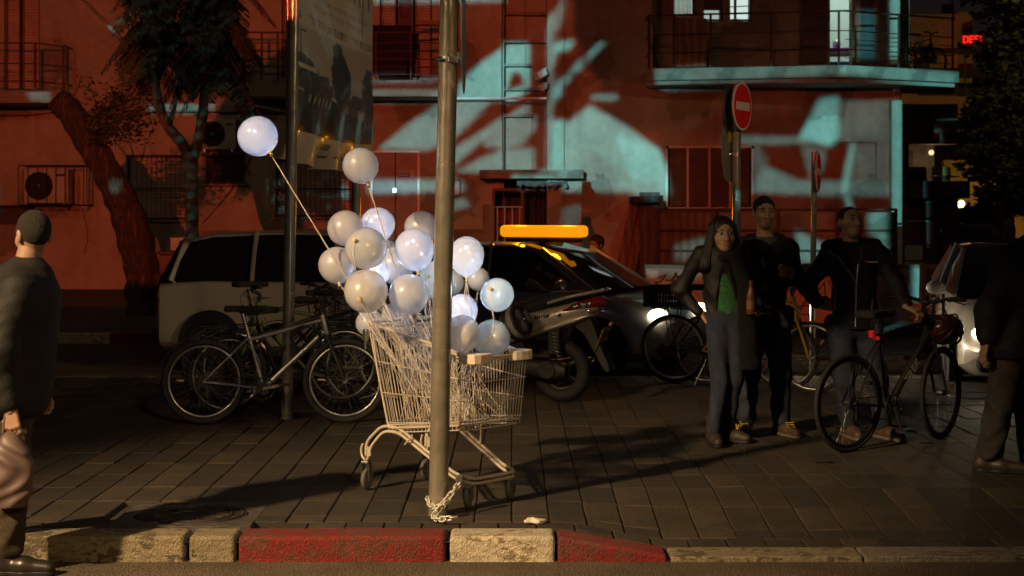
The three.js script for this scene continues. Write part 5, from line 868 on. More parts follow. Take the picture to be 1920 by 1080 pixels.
// ------------------------------------------------------------------ bicycles, scooter, cars
function bicycle(label, rear, front, o = {}) { // rear and front: ground points of the wheels
  const d = v(front[0] - rear[0], 0, front[1] - rear[1]), wb = d.length(), t = thing('bicycle', label, 'bicycle', [rear[0], o.y ?? 0, rear[1]], Math.atan2(-d.z, d.x), o.group);
  if (o.lean) t.rotation.x = o.lean;
  const R = o.R ?? 0.33, rt = o.tyre ?? 0.021, fm = o.frame ?? M.black, bk = M.black, mt = o.metal ?? M.steel;
  const hubR = v(0, R, 0), hubF = v(wb, R, 0), bb = v(wb * 0.42, R - 0.055, 0), st = v(wb * 0.3, o.seatTube ?? 0.78, 0), ht = v(wb * 0.83, o.headTop ?? 0.88, 0), hb = v(wb * 0.865, (o.headTop ?? 0.88) - 0.15, 0);
  const dn = (o.low ?? 0);
  obj('frame', [bar(bb, st, 0.016, 0.015, 10), bar(st.clone().lerp(bb, 0.06 + dn), ht.clone().lerp(hb, 0.25), o.tt ?? 0.016, 0.017, 10), bar(bb, hb.clone().lerp(ht, 0.2), o.dt ?? 0.021, o.dt ?? 0.021, 12), bar(hb, ht, 0.022, 0.022, 12), ...[1, -1].flatMap((s) => [bar(v(bb.x, bb.y, s * 0.03), v(0, R, s * 0.06), 0.01, 0.008), bar(v(st.x + 0.005, st.y - 0.06, s * 0.016), v(0, R, s * 0.06), 0.008, 0.007)])], fm, t);
  obj('fork', [bar(hb, hb.clone().add(v(0.008, -0.05, 0)), 0.024, 0.024, 10), ...[1, -1].map((s) => sweep([hb.clone().add(v(0.006, -0.03, s * 0.035)), v(lerp(hb.x, wb, 0.6), lerp(hb.y, R, 0.6), s * 0.052), v(wb, R, s * 0.055)], [0.014, 0.012, 0.009], 8)), ...(o.susp ? [1, -1].map((s) => bar(hb.clone().add(v(0.01, -0.05, s * 0.05)), hb.clone().lerp(hubF, 0.62).setZ(s * 0.052), 0.02)) : [])], o.forkM ?? fm, t);
  const steer = o.steer ?? 0;
  for (const [h, n, turn] of [[hubR, 'wheel', 0], [hubF, 'wheel', steer]]) {
    const w = part(n, t); w.position.copy(h); w.rotation.y = turn;
    obj('tyre', [ring(R - rt, rt, 0, 0, 0, 56, 10)], M.rubber, w);
    obj('rim', [new THREE.LatheGeometry([[R - rt * 2 - 0.018, -0.009], [R - rt * 2 + 0.004, -0.011], [R - rt * 2 + 0.004, 0.011], [R - rt * 2 - 0.018, 0.009], [R - rt * 2 - 0.018, -0.009]].map(([a, b]) => new THREE.Vector2(a, b)), 56).rotateX(PI / 2)], o.rimM ?? M.steel, w, { uv: true });
    const l = []; for (let i = 0; i < 28; i++) { const a = i / 28 * 2 * PI, b = a + (i % 4 < 2 ? 0.5 : -0.5); l.push(bar(v(0.022 * Math.cos(b), 0.022 * Math.sin(b), (i % 2 ? 1 : -1) * 0.03), v((R - rt * 2 - 0.012) * Math.cos(a), (R - rt * 2 - 0.012) * Math.sin(a), 0), 0.0011, 0.0011, 4)); } obj('spokes', l, M.steel, w);
    obj('hub', [disc(0.02, 0.07, 0, 0, 0, 14), disc(0.006, 0.13, 0, 0, 0, 8)], mt, w);
    if (o.reflector) obj('reflector', [box(0.014, 0.055, 0.012, 0, R * 0.55, 0).rotateZ(o.reflector)], o.reflM ?? mat([0.5, 0.35, 0.02], 0.3), w);
  }
  const c = part('crankset', t); c.position.copy(bb);
  obj('chainring', [ring(0.085, 0.005, 0, 0, 0.045, 36, 6), disc(0.05, 0.006, 0, 0, 0.045), ...[0, 1, 2, 3, 4].map((k) => bar(v(0, 0, 0.045), v(0.085 * Math.cos(k * 1.257), 0.085 * Math.sin(k * 1.257), 0.045), 0.006))], bk, c);
  const ca = o.crank ?? 0.15; obj('crank_arm', [beam(v(0, 0, 0.06), v(0.17 * Math.cos(ca), 0.17 * Math.sin(ca), 0.065), 0.015, 0.022)], mt, c); obj('crank_arm', [beam(v(0, 0, -0.06), v(-0.17 * Math.cos(ca), -0.17 * Math.sin(ca), -0.065), 0.015, 0.022)], mt, c);
  obj('pedal', [box(0.09, 0.018, 0.07, 0.17 * Math.cos(ca), 0.17 * Math.sin(ca), 0.105, 0.006)], bk, c); obj('pedal', [box(0.09, 0.018, 0.07, -0.17 * Math.cos(ca), -0.17 * Math.sin(ca), -0.105, 0.006)], bk, c);
  obj('chain', [bar(v(bb.x, bb.y + 0.085, 0.045), v(0, R + 0.035, 0.045), 0.004, 0.004, 5), bar(v(bb.x, bb.y - 0.085, 0.045), v(0.03, R - 0.1, 0.045), 0.004, 0.004, 5), box(0.03, 0.1, 0.012, 0.03, R - 0.07, 0.05, 0.004), disc(0.045, 0.02, 0, R, 0.04)], bk, t);
  const sd = st.clone().sub(bb).normalize(), sp = st.clone().addScaledVector(sd, o.post ?? 0.14);
  obj('seat_post', [bar(st, sp, 0.0135)], mt, t);
  const sh = ext(curved([[-0.13, 0.07], [-0.14, 0], [-0.13, -0.07], [-0.05, -0.06], [0.05, -0.022], [0.14, -0.018], [0.15, 0], [0.14, 0.018], [0.05, 0.022], [-0.05, 0.06]], 4), 0.05, 0.014).rotateX(-PI / 2); obj('saddle', [sh.translate(sp.x + 0.02, sp.y + 0.035, 0)], M.blackMatt, t);
  const hd = ht.clone().sub(hb).normalize(), hs = ht.clone().addScaledVector(hd, o.stem ?? 0.06), hm = hs.clone().add(v(0.07, 0.035, 0)), H = part('handlebar', t); const bw = o.bar ?? 0.29;
  H.position.copy(ht); H.rotation.y = steer; const hq = (x) => x.sub(ht);
  obj('stem', [bar(v(0, 0, 0), hq(hs.clone()), 0.016), bar(hq(hs.clone()), hq(hm.clone()), 0.016)], bk, H);
  const mid = hm.clone().sub(ht).add(ht).sub(v(0, 0, 0));
  const q = (x, y, z) => v(hm.x + x, hm.y + y, z); const bp = [q(-0.06, 0.03, bw), q(-0.01, 0.03, bw * 0.5), q(0, 0, 0.05), q(0, 0, -0.05), q(-0.01, 0.03, -bw * 0.5), q(-0.06, 0.03, -bw)];
  obj('bar', [sweep(bp, bp.map(() => 0.0125), 8)], bk, H); for (const s of [1, -1]) obj('grip', [bar(q(-0.06, 0.03, s * bw), q(-0.02, 0.03, s * bw * 0.62), 0.017)], M.rubber, H);
  obj('brake_lever', [1, -1].flatMap((s) => [bar(q(-0.01, 0.02, s * bw * 0.55), q(0.0, -0.01, s * bw * 0.92), 0.006), box(0.04, 0.03, 0.03, hm.x - 0.01, hm.y + 0.02, s * bw * 0.54, 0.008)]), bk, H); H.children.forEach((m) => { if (m.name !== 'stem') m.geometry.translate(-ht.x, -ht.y, -ht.z); });
  obj('brake_cable', [tube([q(0, 0.01, 0.12), q(0.08, -0.03, 0.06), ht.clone().add(v(0.02, -0.02, 0.02)), bb.clone().lerp(hb, 0.6)], 0.0026, 20, 4), tube([q(0, 0.01, -0.12), q(0.1, -0.06, -0.05), hb.clone().add(v(0.03, 0, 0.0))], 0.0026, 20, 4)], bk, t);
  const guard = (h, a0, a1, r) => { const l = []; for (let i = 0; i <= 14; i++) { const a = lerp(a0, a1, i / 14); l.push(v(h.x + r * Math.cos(a), h.y + r * Math.sin(a), 0)); } return sweep(l, l.map(() => 0.004), 6, true, 6); };
  if (o.guards) { obj('mudguard', [guard(hubR, PI * 0.35, PI * 1.02, R + 0.022)], bk, t); obj('mudguard', [guard(hubF, 0.2, PI * 0.72, R + 0.022)], bk, t); }
  if (o.rack) { const y = R * 2 + 0.06; obj('rack', [...[1, -1].flatMap((s) => [bar(v(-0.2, y, s * 0.06), v(st.x - 0.02, y, s * 0.06), 0.006), bar(v(-0.08, y, s * 0.06), v(0, R, s * 0.07), 0.005), bar(v(0.06, y, s * 0.06), v(0, R, s * 0.07), 0.005)]), ...[0, 1, 2, 3, 4].map((k) => bar(v(-0.2 + k * 0.09, y, 0.06), v(-0.2 + k * 0.09, y, -0.06), 0.004))], bk, t); }
  if (o.basket) { const B = part('basket', t), l = [], x0 = wb * 0.83 + 0.12, x1 = x0 + 0.27, y0 = 0.74, y1 = 1.0, w = 0.17; for (const k of [0, 0.2, 0.4, 0.6, 0.8, 1]) { const y = lerp(y0, y1, k), e = 0.03 * k; l.push(poly([v(x0 - e, y, w + e), v(x1 + e, y, w + e), v(x1 + e, y, -w - e), v(x0 - e, y, -w - e), v(x0 - e, y, w + e)], k === 1 ? 0.006 : 0.003, 5, 0.02)); } for (let i = 0; i <= 10; i++) { const f = i / 10; for (const s of [1, -1]) { l.push(bar(v(lerp(x0, x1, f), y0, s * w), v(lerp(x0 - 0.03, x1 + 0.03, f), y1, s * (w + 0.03)), 0.0028, 0.0028, 4)); l.push(bar(v(s > 0 ? x1 : x0, y0, lerp(-w, w, f)), v(s > 0 ? x1 + 0.03 : x0 - 0.03, y1, lerp(-w - 0.03, w + 0.03, f)), 0.0028, 0.0028, 4)); } l.push(bar(v(lerp(x0, x1, f), y0, w), v(lerp(x0, x1, f), y0, -w), 0.0028, 0.0028, 4)); } obj('basket_wire', l, bk, B); B.position.y = -0.03; }
  if (o.kick) obj('kickstand', [bar(v(bb.x - 0.1, bb.y, 0.04), v(bb.x - 0.2, 0.01, 0.14), 0.008)], mt, t);
  if (o.rearLight) obj('rear_light', [box(0.03, 0.05, 0.04, sp.x - 0.06, sp.y - 0.1, 0.02, 0.008), box(0.02, 0.025, 0.05, sp.x - 0.02, sp.y - 0.13, 0.03, 0.006)], mat([0.5, 0.02, 0.02], 0.3, 0, { emit: [1, 0.02, 0.03], ei: 0.12 }), t);
  if (o.lock) obj('cable_lock', [new THREE.TorusGeometry(0.11, 0.012, 8, 30).rotateX(0.5).translate(wb * 0.72, 0.66, 0.03)], M.rubber, t);
  t.userData.spots = { hs, hm, hb, bb, sp, ht }; delete t.userData.spots;
  return { t, hm, hb, bb, sp, wb, H, R };
}
const silver = mat([0.34, 0.34, 0.35], 0.32, 0.7), greenM = mat([0.1, 0.16, 0.03], 0.4);
const BG = 'bicycles parked round the notice board post';
bicycle('silver framed mountain bicycle parked broadside left of the cart', [-2.38, -10.98], [-1.3, -11.07], { frame: silver, forkM: M.black, guards: true, tyre: 0.026, dt: 0.022, seatTube: 0.72, headTop: 0.84, low: 0.1, reflector: PI / 2 - 0.05, crank: 0.2, lock: true, metal: M.steel, lean: -0.05 });
bicycle('dark bicycle with a black wire basket, behind the silver one', [-2.3, -11.5], [-1.42, -11.95], { basket: true, guards: true, rack: true, tyre: 0.022, seatTube: 0.66, headTop: 0.8, rimM: M.steel, lean: 0.06 });
bicycle('dark bicycle with a green frame, third in the parked row', [-1.3, -12.1], [-2.3, -11.9], { frame: greenM, tyre: 0.022, lean: -0.04, rack: true });
bicycle('black city bicycle at the back of the parked row by the white hatchback', [-2.05, -12.6], [-1.05, -12.35], { frame: M.black, guards: true, lean: 0.05, seatTube: 0.7 });
bicycle('dark bicycle with a raised saddle farthest left in the parked row', [-2.55, -12.3], [-1.62, -12.9], { frame: M.darkRed, rimM: M.black, lean: -0.03, post: 0.2 });
{
  const b1 = bicycle('black bicycle with a plastic crate on its rear rack, behind the woman', [1.545, -13.62], [2.52, -13.2], { rack: true, reflector: 2.2, reflM: mat([0.5, 0.2, 0.02], 0.35), tyre: 0.018, seatTube: 0.76, lean: 0.04, kick: true });
  const c = thing('crate', 'black plastic crate on the rear rack of the bicycle behind the woman', 'crate', b1.t.localToWorld ? (b1.t.updateMatrixWorld(true), b1.t.localToWorld(v(-0.06, 0.735, 0))) : [0, 0, 0], b1.t.rotation.y);
  const w = 0.4, h = 0.19, dp = 0.28, cm = mat(0.012, 0.55); const side = (W, n) => { const hs = []; for (let i = 0; i < n; i++) for (let j = 0; j < 2; j++) for (let k = 0; k < 3; k++) { const x = -W / 2 + 0.05 + i * (W - 0.1) / n, cw = (W - 0.1) / n - 0.012; hs.push(rect(x + 0.006 + k * cw / 3, x + 0.006 + (k + 0.72) * cw / 3, 0.03 + j * 0.055, 0.03 + j * 0.055 + 0.042)); } return ext(rect(-W / 2, W / 2, 0, h), 0.006, 0, hs); };
  for (const s of [1, -1]) { obj('crate_side', [side(w, 5).translate(0, 0, s * dp / 2)], cm, c); obj('crate_end', [side(dp - 0.012, 3).rotateY(PI / 2).translate(s * (w / 2 - 0.003), 0, 0)], cm, c); }
  obj('crate_floor', [box(w - 0.01, 0.008, dp - 0.01, 0, 0.004, 0)], cm, c); obj('crate_rim', [poly([v(-w / 2, h, dp / 2), v(w / 2, h, dp / 2), v(w / 2, h, -dp / 2), v(-w / 2, h, -dp / 2), v(-w / 2, h, dp / 2)], 0.009, 6, 0.02)], cm, c);
}
bicycle('yellow framed bicycle behind the couple', [1.83, -13.5], [2.72, -12.95], { frame: M.yellow, forkM: M.yellow, tyre: 0.016, seatTube: 0.76, reflector: -0.6, reflM: mat([0.6, 0.2, 0.02], 0.3), lean: 0.03 });
const bikeR = bicycle('black hybrid bicycle held by the man in the zipped jacket', [2.3, -9.72], [3.1, -10.28], { R: 0.335, tyre: 0.017, dt: 0.026, tt: 0.02, rearLight: true, rimM: mat(0.02, 0.4, 0.5), metal: mat([0.2, 0.2, 0.2], 0.4, 0.9), steer: 0.25, crank: -1.2, headTop: 0.9, seatTube: 0.8, post: 0.1, reflector: -1.4, reflM: mat([0.5, 0.4, 0.25], 0.3) });
{ const { bb, hb, t } = bikeR, d = hb.clone().sub(bb), a = Math.atan2(d.y, d.x); const g = text('TREK', 0.058, 0.002); g.rotateZ(a); const p = bb.clone().lerp(hb, 0.36); obj('frame_lettering', [g.translate(p.x + 0.02, p.y - 0.022, 0.0265)], mat(0.4, 0.4), t);
  t.updateMatrixWorld(true); const hp = t.localToWorld(bikeR.hm.clone().add(v(0.1, -0.2, 0.02)));
  const hl = thing('bicycle_helmet', 'dark red bicycle helmet hanging from the handlebar of the black hybrid bicycle', 'helmet', hp, 0.4); const sh = new THREE.SphereGeometry(0.13, 28, 14, 0, 2 * PI, 0, PI * 0.56).scale(1.1, 1.15, 0.85).rotateX(1.3); obj('shell', [sh], mat([0.05, 0.008, 0.01], 0.25, 0, { side: THREE.DoubleSide }), hl); const r = []; for (let i = -2; i <= 2; i++) r.push(new THREE.TorusGeometry(0.128, 0.008, 5, 20, PI).scale(1.1, 1.15, 0.9).rotateY(i * 0.42).rotateX(1.3 - PI / 2 + 1.57)); obj('vent_rib', r, mat(0.012, 0.3), hl); obj('strap', [tube([v(-0.09, 0.02, -0.02), v(-0.03, 0.2, -0.05), v(0.03, 0.2, -0.05), v(0.09, 0.02, -0.02)], 0.006, 16, 5)], M.black, hl);
}
{ // bicycle standing on the upper balcony
  const b = bicycle('dark bicycle standing on the corner balcony', [hx(1700, 30.3), -30.4], [hx(1716, 30.3) + 0.3, -29.75], { y: hy(124, 28.3), lean: 0.1, bar: 0.25 }); b.t.scale.setScalar(0.92);
  const p = at(1707, 118, 29.9), pl = thing('potted_plant', 'dark bushy potted plant on the corner balcony', 'plant', [p.x + 0.28, hy(124, 28.3), p.z]); obj('pot', [new THREE.CylinderGeometry(0.13, 0.1, 0.22, 14).translate(0, 0.11, 0)], mat([0.2, 0.09, 0.05], 0.8), pl); const lf = []; for (let i = 0; i < 140; i++) { const a = rnd() * 2 * PI, r = rr(0.02, 0.28); lf.push(new THREE.PlaneGeometry(0.09, 0.05).rotateX(rr(-1, 1)).rotateY(a).translate(Math.cos(a) * r, 0.24 + rr(0, 0.34), Math.sin(a) * r)); } obj('leaves', lf, mat([0.03, 0.05, 0.02], 0.7, 0, { side: THREE.DoubleSide }), pl);
}
{ // motor scooter seen from behind, nose to the left
  const t = thing('motor_scooter', 'silver motor scooter parked behind the cart, tail to the right', 'scooter', [0.43, 0, -12.3], 0); const fx = v(-0.9, 0, -0.42).normalize(); t.rotation.y = Math.atan2(fx.z, -fx.x) + PI; t.rotation.y = Math.atan2(-fx.z, fx.x);
  const sil = mat([0.5, 0.46, 0.4], 0.3, 0.35, { phys: { clearcoat: 0.7, clearcoatRoughness: 0.1 } }), blk = mat(0.015, 0.5), gl = mat([0.2, 0.01, 0.012], 0.12);
  // local: x forward, tail at negative x, rear axle at x = 0
  const R = 0.265; for (const [x, n] of [[0, 'wheel'], [1.3, 'wheel']]) { const w = part(n, t); w.position.set(x, R, 0); obj('tyre', [ring(R - 0.055, 0.058, 0, 0, 0, 44, 14)], M.rubber, w); obj('rim', [ring(0.155, 0.014, 0, 0, 0, 36, 8), disc(0.07, 0.09, 0, 0, 0), ...[0, 1, 2, 3, 4].map((k) => box(0.1, 0.03, 0.03, 0.1, 0, 0).rotateZ(k * 1.257))], mat(0.06, 0.4, 0.6), w); }
  // side panels and tail as one shell: x, ymid, half height, half width
  const prof = ([, y, hh, w]) => { const q = []; for (let k = 0; k < 16; k++) { const a = k / 16 * 2 * PI, c = Math.cos(a), s = Math.sin(a); q.push([y + hh * Math.sign(s) * Math.abs(s) ** 0.8, w * Math.sign(c) * Math.abs(c) ** 0.7]); } return q; };
  obj('tail_body', [loft([[-0.4, 0.86, 0.025, 0.05], [-0.36, 0.85, 0.055, 0.1], [-0.2, 0.8, 0.085, 0.145], [0, 0.74, 0.1, 0.17], [0.2, 0.68, 0.115, 0.185], [0.38, 0.63, 0.13, 0.19], [0.46, 0.6, 0.1, 0.16]], prof, 1.2)], sil, t);
  obj('side_trim', [loft([[-0.3, 0.76, 0.015, 0.12], [-0.1, 0.69, 0.03, 0.165], [0.15, 0.61, 0.035, 0.188], [0.42, 0.52, 0.03, 0.19]], prof, 1.2)], sil, t);
  obj('seat', [loft([[-0.28, 0.935, 0.02, 0.08], [-0.15, 0.915, 0.05, 0.14], [0.08, 0.875, 0.075, 0.155], [0.22, 0.82, 0.075, 0.15], [0.32, 0.8, 0.06, 0.15], [0.58, 0.77, 0.05, 0.13], [0.66, 0.74, 0.03, 0.09]], prof, 1.2)], mat(0.02, 0.7, 0, { bump: T.fineB, bs: 0.002 }), t);
  obj('grab_rail', [poly([v(0.06, 0.86, 0.17), v(-0.15, 0.92, 0.165), v(-0.36, 0.965, 0.1), v(-0.42, 0.98, 0.04), v(-0.42, 0.98, -0.04), v(-0.36, 0.965, -0.1), v(-0.15, 0.92, -0.165), v(0.06, 0.86, -0.17)], 0.014, 8, 0.06)], sil, t); each('rail_end', [ball(0.018, -0.42, 0.98, 0.05), ball(0.018, -0.42, 0.98, -0.05)], M.chrome, t);
  const tl = part('tail_light', t); obj('lens', [loft([[-0.415, 0.87, 0.03, 0.06], [-0.37, 0.87, 0.055, 0.112], [-0.2, 0.835, 0.05, 0.157], [-0.08, 0.8, 0.012, 0.172]], prof, 1.2)], gl, tl); for (const s of [1, -1]) each('lamp_bulb', [ball(0.025, -0.25, 0.85, s * 0.145, 1.4, 1, 0.7), ball(0.02, -0.18, 0.835, s * 0.155, 1.2, 1, 0.6), ball(0.018, -0.31, 0.86, s * 0.13, 1, 1, 0.7)], M.chrome, tl);
  each('bolt', [ball(0.016, -0.3, 0.8, -0.125), ball(0.017, -0.05, 0.76, -0.17, 1, 1, 0.6)], M.chrome, t);
  obj('side_lettering', [...[0, 1, 2, 3, 4, 5, 6].map((k) => box(0.012, 0.022 + (k % 3) * 0.006, 0.004, 0.05 + k * 0.02, 0.752 - k * 0.004, -0.176))], blk, t);
  const fender = ext(curved([[-0.2, 0.78], [-0.3, 0.7], [-0.38, 0.5], [-0.46, 0.32], [-0.43, 0.3], [-0.33, 0.46], [-0.24, 0.6], [-0.12, 0.7]], 4), 0.16, 0.01); obj('mudguard', [fender], blk, t);
  const pl = new THREE.Group(); pl.name = 'number_plate'; pl.position.set(-0.385, 0.55, 0); pl.rotation.z = 0.36; t.add(pl); obj('plate', [box(0.006, 0.23, 0.2, 0, 0, 0, 0.002)], mat([0.5, 0.3, 0.01], 0.4, 0, { map: T.blotch }), pl);
  const dg = []; for (let r = 0; r < 2; r++) for (let k = 0; k < 4; k++) { const z = -0.07 + k * 0.047, y = 0.055 - r * 0.1; dg.push(box(0.004, 0.06, 0.01, -0.005, y, z - 0.01), box(0.004, 0.012, 0.03, -0.005, y + (k % 3 - 1) * 0.024, z), ...(k % 2 ? [box(0.004, 0.06, 0.01, -0.005, y, z + 0.012)] : [])); } obj('plate_digits', dg, blk, pl); obj('plate_light', [box(0.03, 0.035, 0.05, -0.02, 0.15, 0, 0.008)], mat([0.4, 0.2, 0.15], 0.3), pl);
  obj('engine', [loft([[-0.1, 0.28, 0.05, 0.05], [0.0, 0.28, 0.085, 0.06], [0.12, 0.285, 0.08, 0.06], [0.35, 0.3, 0.075, 0.06], [0.45, 0.3, 0.085, 0.06], [0.53, 0.3, 0.05, 0.05]], prof, 1.2).translate(0, 0, -0.13), disc(0.075, 0.03, 0.06, 0.29, -0.19, 24), box(0.42, 0.16, 0.12, 0.25, 0.45, -0.08, 0.03), box(0.12, 0.3, 0.1, 0.02, 0.56, -0.1, 0.02)], mat(0.006, 0.6), t);
  obj('exhaust', [sweep([v(-0.22, 0.34, 0.18), v(-0.1, 0.33, 0.18), v(0.2, 0.29, 0.17), v(0.34, 0.26, 0.14), v(0.6, 0.2, 0.05)], [0.036, 0.044, 0.046, 0.03, 0.02], 14)], mat([0.12, 0.11, 0.1], 0.35, 0.8), t); obj('exhaust_cap', [ball(0.038, -0.21, 0.34, 0.18, 0.5, 1, 1)], M.chrome, t);
  const sp = []; for (const s of [1, -1]) { const l = []; for (let k = 0; k <= 60; k++) l.push(v(-0.05 + k * 0.0012 + 0.025 * Math.cos(k * 0.9), 0.36 + k * 0.0045, s * 0.14 + 0.025 * Math.sin(k * 0.9))); sp.push(tube(l, 0.006, 120, 5)); } obj('shock_absorber', sp, M.steel, t);
  obj('footboard', [box(0.45, 0.08, 0.34, 0.8, 0.27, 0, 0.03), box(0.3, 0.3, 0.3, 0.55, 0.42, 0, 0.06)], blk, t);
  obj('front_shield', [ext(curved([[1.0, 0.3], [1.08, 0.6], [1.05, 0.9], [0.98, 1.0], [1.1, 1.0], [1.22, 0.85], [1.2, 0.55], [1.1, 0.3]], 5), 0.4, 0.05)], sil, t); obj('front_mudguard', [ext(curved([[1.05, 0.5], [1.2, 0.58], [1.42, 0.55], [1.56, 0.4], [1.4, 0.48], [1.2, 0.5]], 5), 0.13, 0.02)], sil, t);
  obj('fork', [1, -1].map((s) => bar(v(1.12, 0.7, s * 0.07), v(1.3, R, s * 0.07), 0.02)), M.steel, t); obj('handlebar', [poly([v(0.9, 1.02, 0.34), v(1.0, 1.05, 0.15), v(1.05, 1.02, 0), v(1.0, 1.05, -0.15), v(0.9, 1.02, -0.34)], 0.015, 8)], blk, t); obj('mirror', [1, -1].flatMap((s) => [bar(v(1.0, 1.05, s * 0.2), v(1.02, 1.22, s * 0.3), 0.006), ball(0.06, 1.02, 1.24, s * 0.32, 0.3, 0.7, 1)]), blk, t);
  // helmet hung on its side at the front of the seat
  t.updateMatrixWorld(true); const hp = at(972, 603, 12.0), h = thing('motorcycle_helmet', 'silver helmet with a black band hung upside down on the scooter beside its seat', 'helmet', hp); h.rotation.set(0.25, -0.5, 0.55);
  const prof2 = []; for (let k = 0; k <= 14; k++) { const a = k / 14 * PI * 0.62; prof2.push(new THREE.Vector2(Math.sin(a) * 0.145 + 0.0001, -Math.cos(a) * 0.15)); } const hel = new THREE.LatheGeometry(prof2, 32).rotateZ(-PI / 2).rotateZ(PI); obj('shell', hel.rotateY(PI).translate(-0.02, 0, 0), mat([0.36, 0.33, 0.28], 0.28, 0.2, { side: THREE.DoubleSide }), h, { uv: true });
  obj('band', [new THREE.TorusGeometry(0.142, 0.012, 6, 36).rotateY(PI / 2).scale(2.2, 1, 1).translate(-0.045, 0, 0)], blk, h); obj('lining', [new THREE.SphereGeometry(0.125, 24, 14).scale(0.5, 1, 1).translate(0.0, 0, 0)], mat(0.02, 0.9, 0, { map: T.cloth, bump: T.clothB, bs: 0.02 }), h); obj('edge_trim', [new THREE.TorusGeometry(0.132, 0.012, 8, 36).rotateY(PI / 2).translate(0.035, 0, 0)], blk, h); each('padding', [ball(0.05, 0.05, 0.05, 0.03, 0.5, 1.2, 0.7), ball(0.05, 0.05, -0.05, 0.03, 0.5, 1.2, 0.7), ball(0.045, 0.06, 0, -0.07, 0.5, 1.5, 0.7)], mat([0.05, 0.05, 0.05], 0.7), h); obj('buckle', [ball(0.014, 0.085, 0.0, 0.03, 1, 1, 1)], M.chrome, h);
}
// cars: lofted body, glass house, roof, pillars, wheels, lamps. x forward, wheels on y = -0.12
function car(name, label, cat, pos, turn, o) {
  const t = thing(name, label, cat, pos, turn), paint = o.paint;
  const prof = ([, y0, y1, w0, w1]) => { const s = [[y0, w0 * 0.86], [y0 + 0.1, w0], [lerp(y0, y1, 0.5), lerp(w0, w1, 0.25) + 0.02], [lerp(y0, y1, 0.72), lerp(w0, w1, 0.45) + 0.015], [y1 - 0.05, w1], [y1, w1 * 0.88], [y1 + 0.012, w1 * 0.5]]; return [...s, ...s.map(([y, z]) => [y, -z]).reverse()]; };
  obj('body', [loft(o.body, prof, 0.8)], paint, t);
  const cab = ([, y0, y1, w0, w1]) => { const s = [[y0, w0], [lerp(y0, y1, 0.5), lerp(w0, w1, 0.42)], [y1 - 0.03, w1], [y1, w1 * 0.85]]; return [...s, ...s.map(([y, z]) => [y, -z]).reverse()]; };
  obj('windows', [loft(o.cab, cab, 0.6)], M.carGlass ??= mat(0.012, 0.05, 0, { phys: { clearcoat: 0.3 } }), t);
  const rs = o.cab.filter((s) => s[2] > o.roof - 0.12).map(([x, , y1, , w1]) => [x, y1 - 0.035, y1 + 0.012, w1 + 0.012, w1 + 0.012]); obj('roof', [loft(rs, cab, 0.8)], paint, t);
  const P = []; for (const [xa, xb] of o.pillars) for (const s of [1, -1]) { const f = (x, top) => { let i = 0; while (i < o.cab.length - 2 && o.cab[i + 1][0] < x) i++; const a = o.cab[i], b = o.cab[i + 1], k = clamp((x - a[0]) / (b[0] - a[0]), 0, 1); return v(x, lerp(a[top ? 2 : 1], b[top ? 2 : 1], k), s * (lerp(a[top ? 4 : 3], b[top ? 4 : 3], k) + 0.004)); }; P.push(beam(f(xa, 0), f(xb, 1), 0.03, 0.09)); } each('pillar', P, paint, t);
  for (const x of o.axles) for (const s of [1, -1]) { const w = part('wheel', t); w.position.set(x, 0.31 - 0.12, s * (o.track ?? 0.82)); obj('tyre', [ring(0.235, 0.078, 0, 0, 0, 36, 12)], M.rubber, w); obj('rim', [disc(0.2, 0.1, 0, 0, 0), ...[0, 1, 2, 3, 4].map((k) => box(0.16, 0.04, 0.02, 0.1, 0, s * 0.055).rotateZ(k * 1.257))], mat([0.25, 0.25, 0.25], 0.4, 0.8), w); obj('dark_arch_disc', [disc(0.345, 0.01, 0, 0.02, s * 0.06, 32)], M.blackMatt, w); }  // flat black disc stands in for the dark hollow of the arch
  const dj = []; for (const x of o.joints ?? []) for (const s of [1, -1]) dj.push(span(x - 0.004, x + 0.004, 0.15, 0.8, s * 0.845, s * 0.875)); each('door_gap', dj, M.black, t);
  const hn = (o.handles ?? []).flatMap((x) => [1, -1].map((s) => box(0.16, 0.025, 0.03, x, 0.7, s * 0.87, 0.008))); each('door_handle', hn, paint, t);
  const nose = o.body[o.body.length - 1][0], tail = o.body[0][0];
  for (const s of [1, -1]) {
    if (o.head !== 0) { obj('headlight', [ball(0.11, nose - 0.1, o.hy ?? 0.5, s * 0.58, 0.9, 0.62, 1.25, 20)], o.head ? mat(0.8, 0.2, 0, { emit: [1, 0.86, 0.62], ei: o.head }) : M.glassDark, t); if (o.beam) { const l = new THREE.SpotLight(new THREE.Color().setRGB(1, 0.82, 0.55), o.beam, 0, 0.5, 0.8); l.position.set(nose + 0.08, o.hy ?? 0.5, s * 0.58); l.target.position.set(nose + 6, -0.1, s * 0.6); l.castShadow = true; l.shadow.radius = 4; t.add(l, l.target); } }
    obj('tail_lamp', [box(0.06, 0.16, 0.2, tail + 0.03, 0.6, s * 0.6, 0.02)], mat([0.2, 0.01, 0.01], 0.2), t);
    obj('side_mirror', [ball(0.1, o.mirror ?? 0.8, 0.86, s * 0.93, 0.6, 0.7, 1)], paint, t);
  }
  each('bumper', [box(0.14, 0.16, 1.36, nose - 0.02, 0.22, 0, 0.05), box(0.14, 0.16, 1.4, tail + 0.02, 0.26, 0, 0.05)], M.blackMatt, t);
  return t;
}
const white = mat([0.5, 0.46, 0.42], 0.3, 0.05, { phys: { clearcoat: 0.6, clearcoatRoughness: 0.08 } }), greyP = mat([0.3, 0.28, 0.26], 0.3, 0.2, { phys: { clearcoat: 0.6, clearcoatRoughness: 0.08 } });
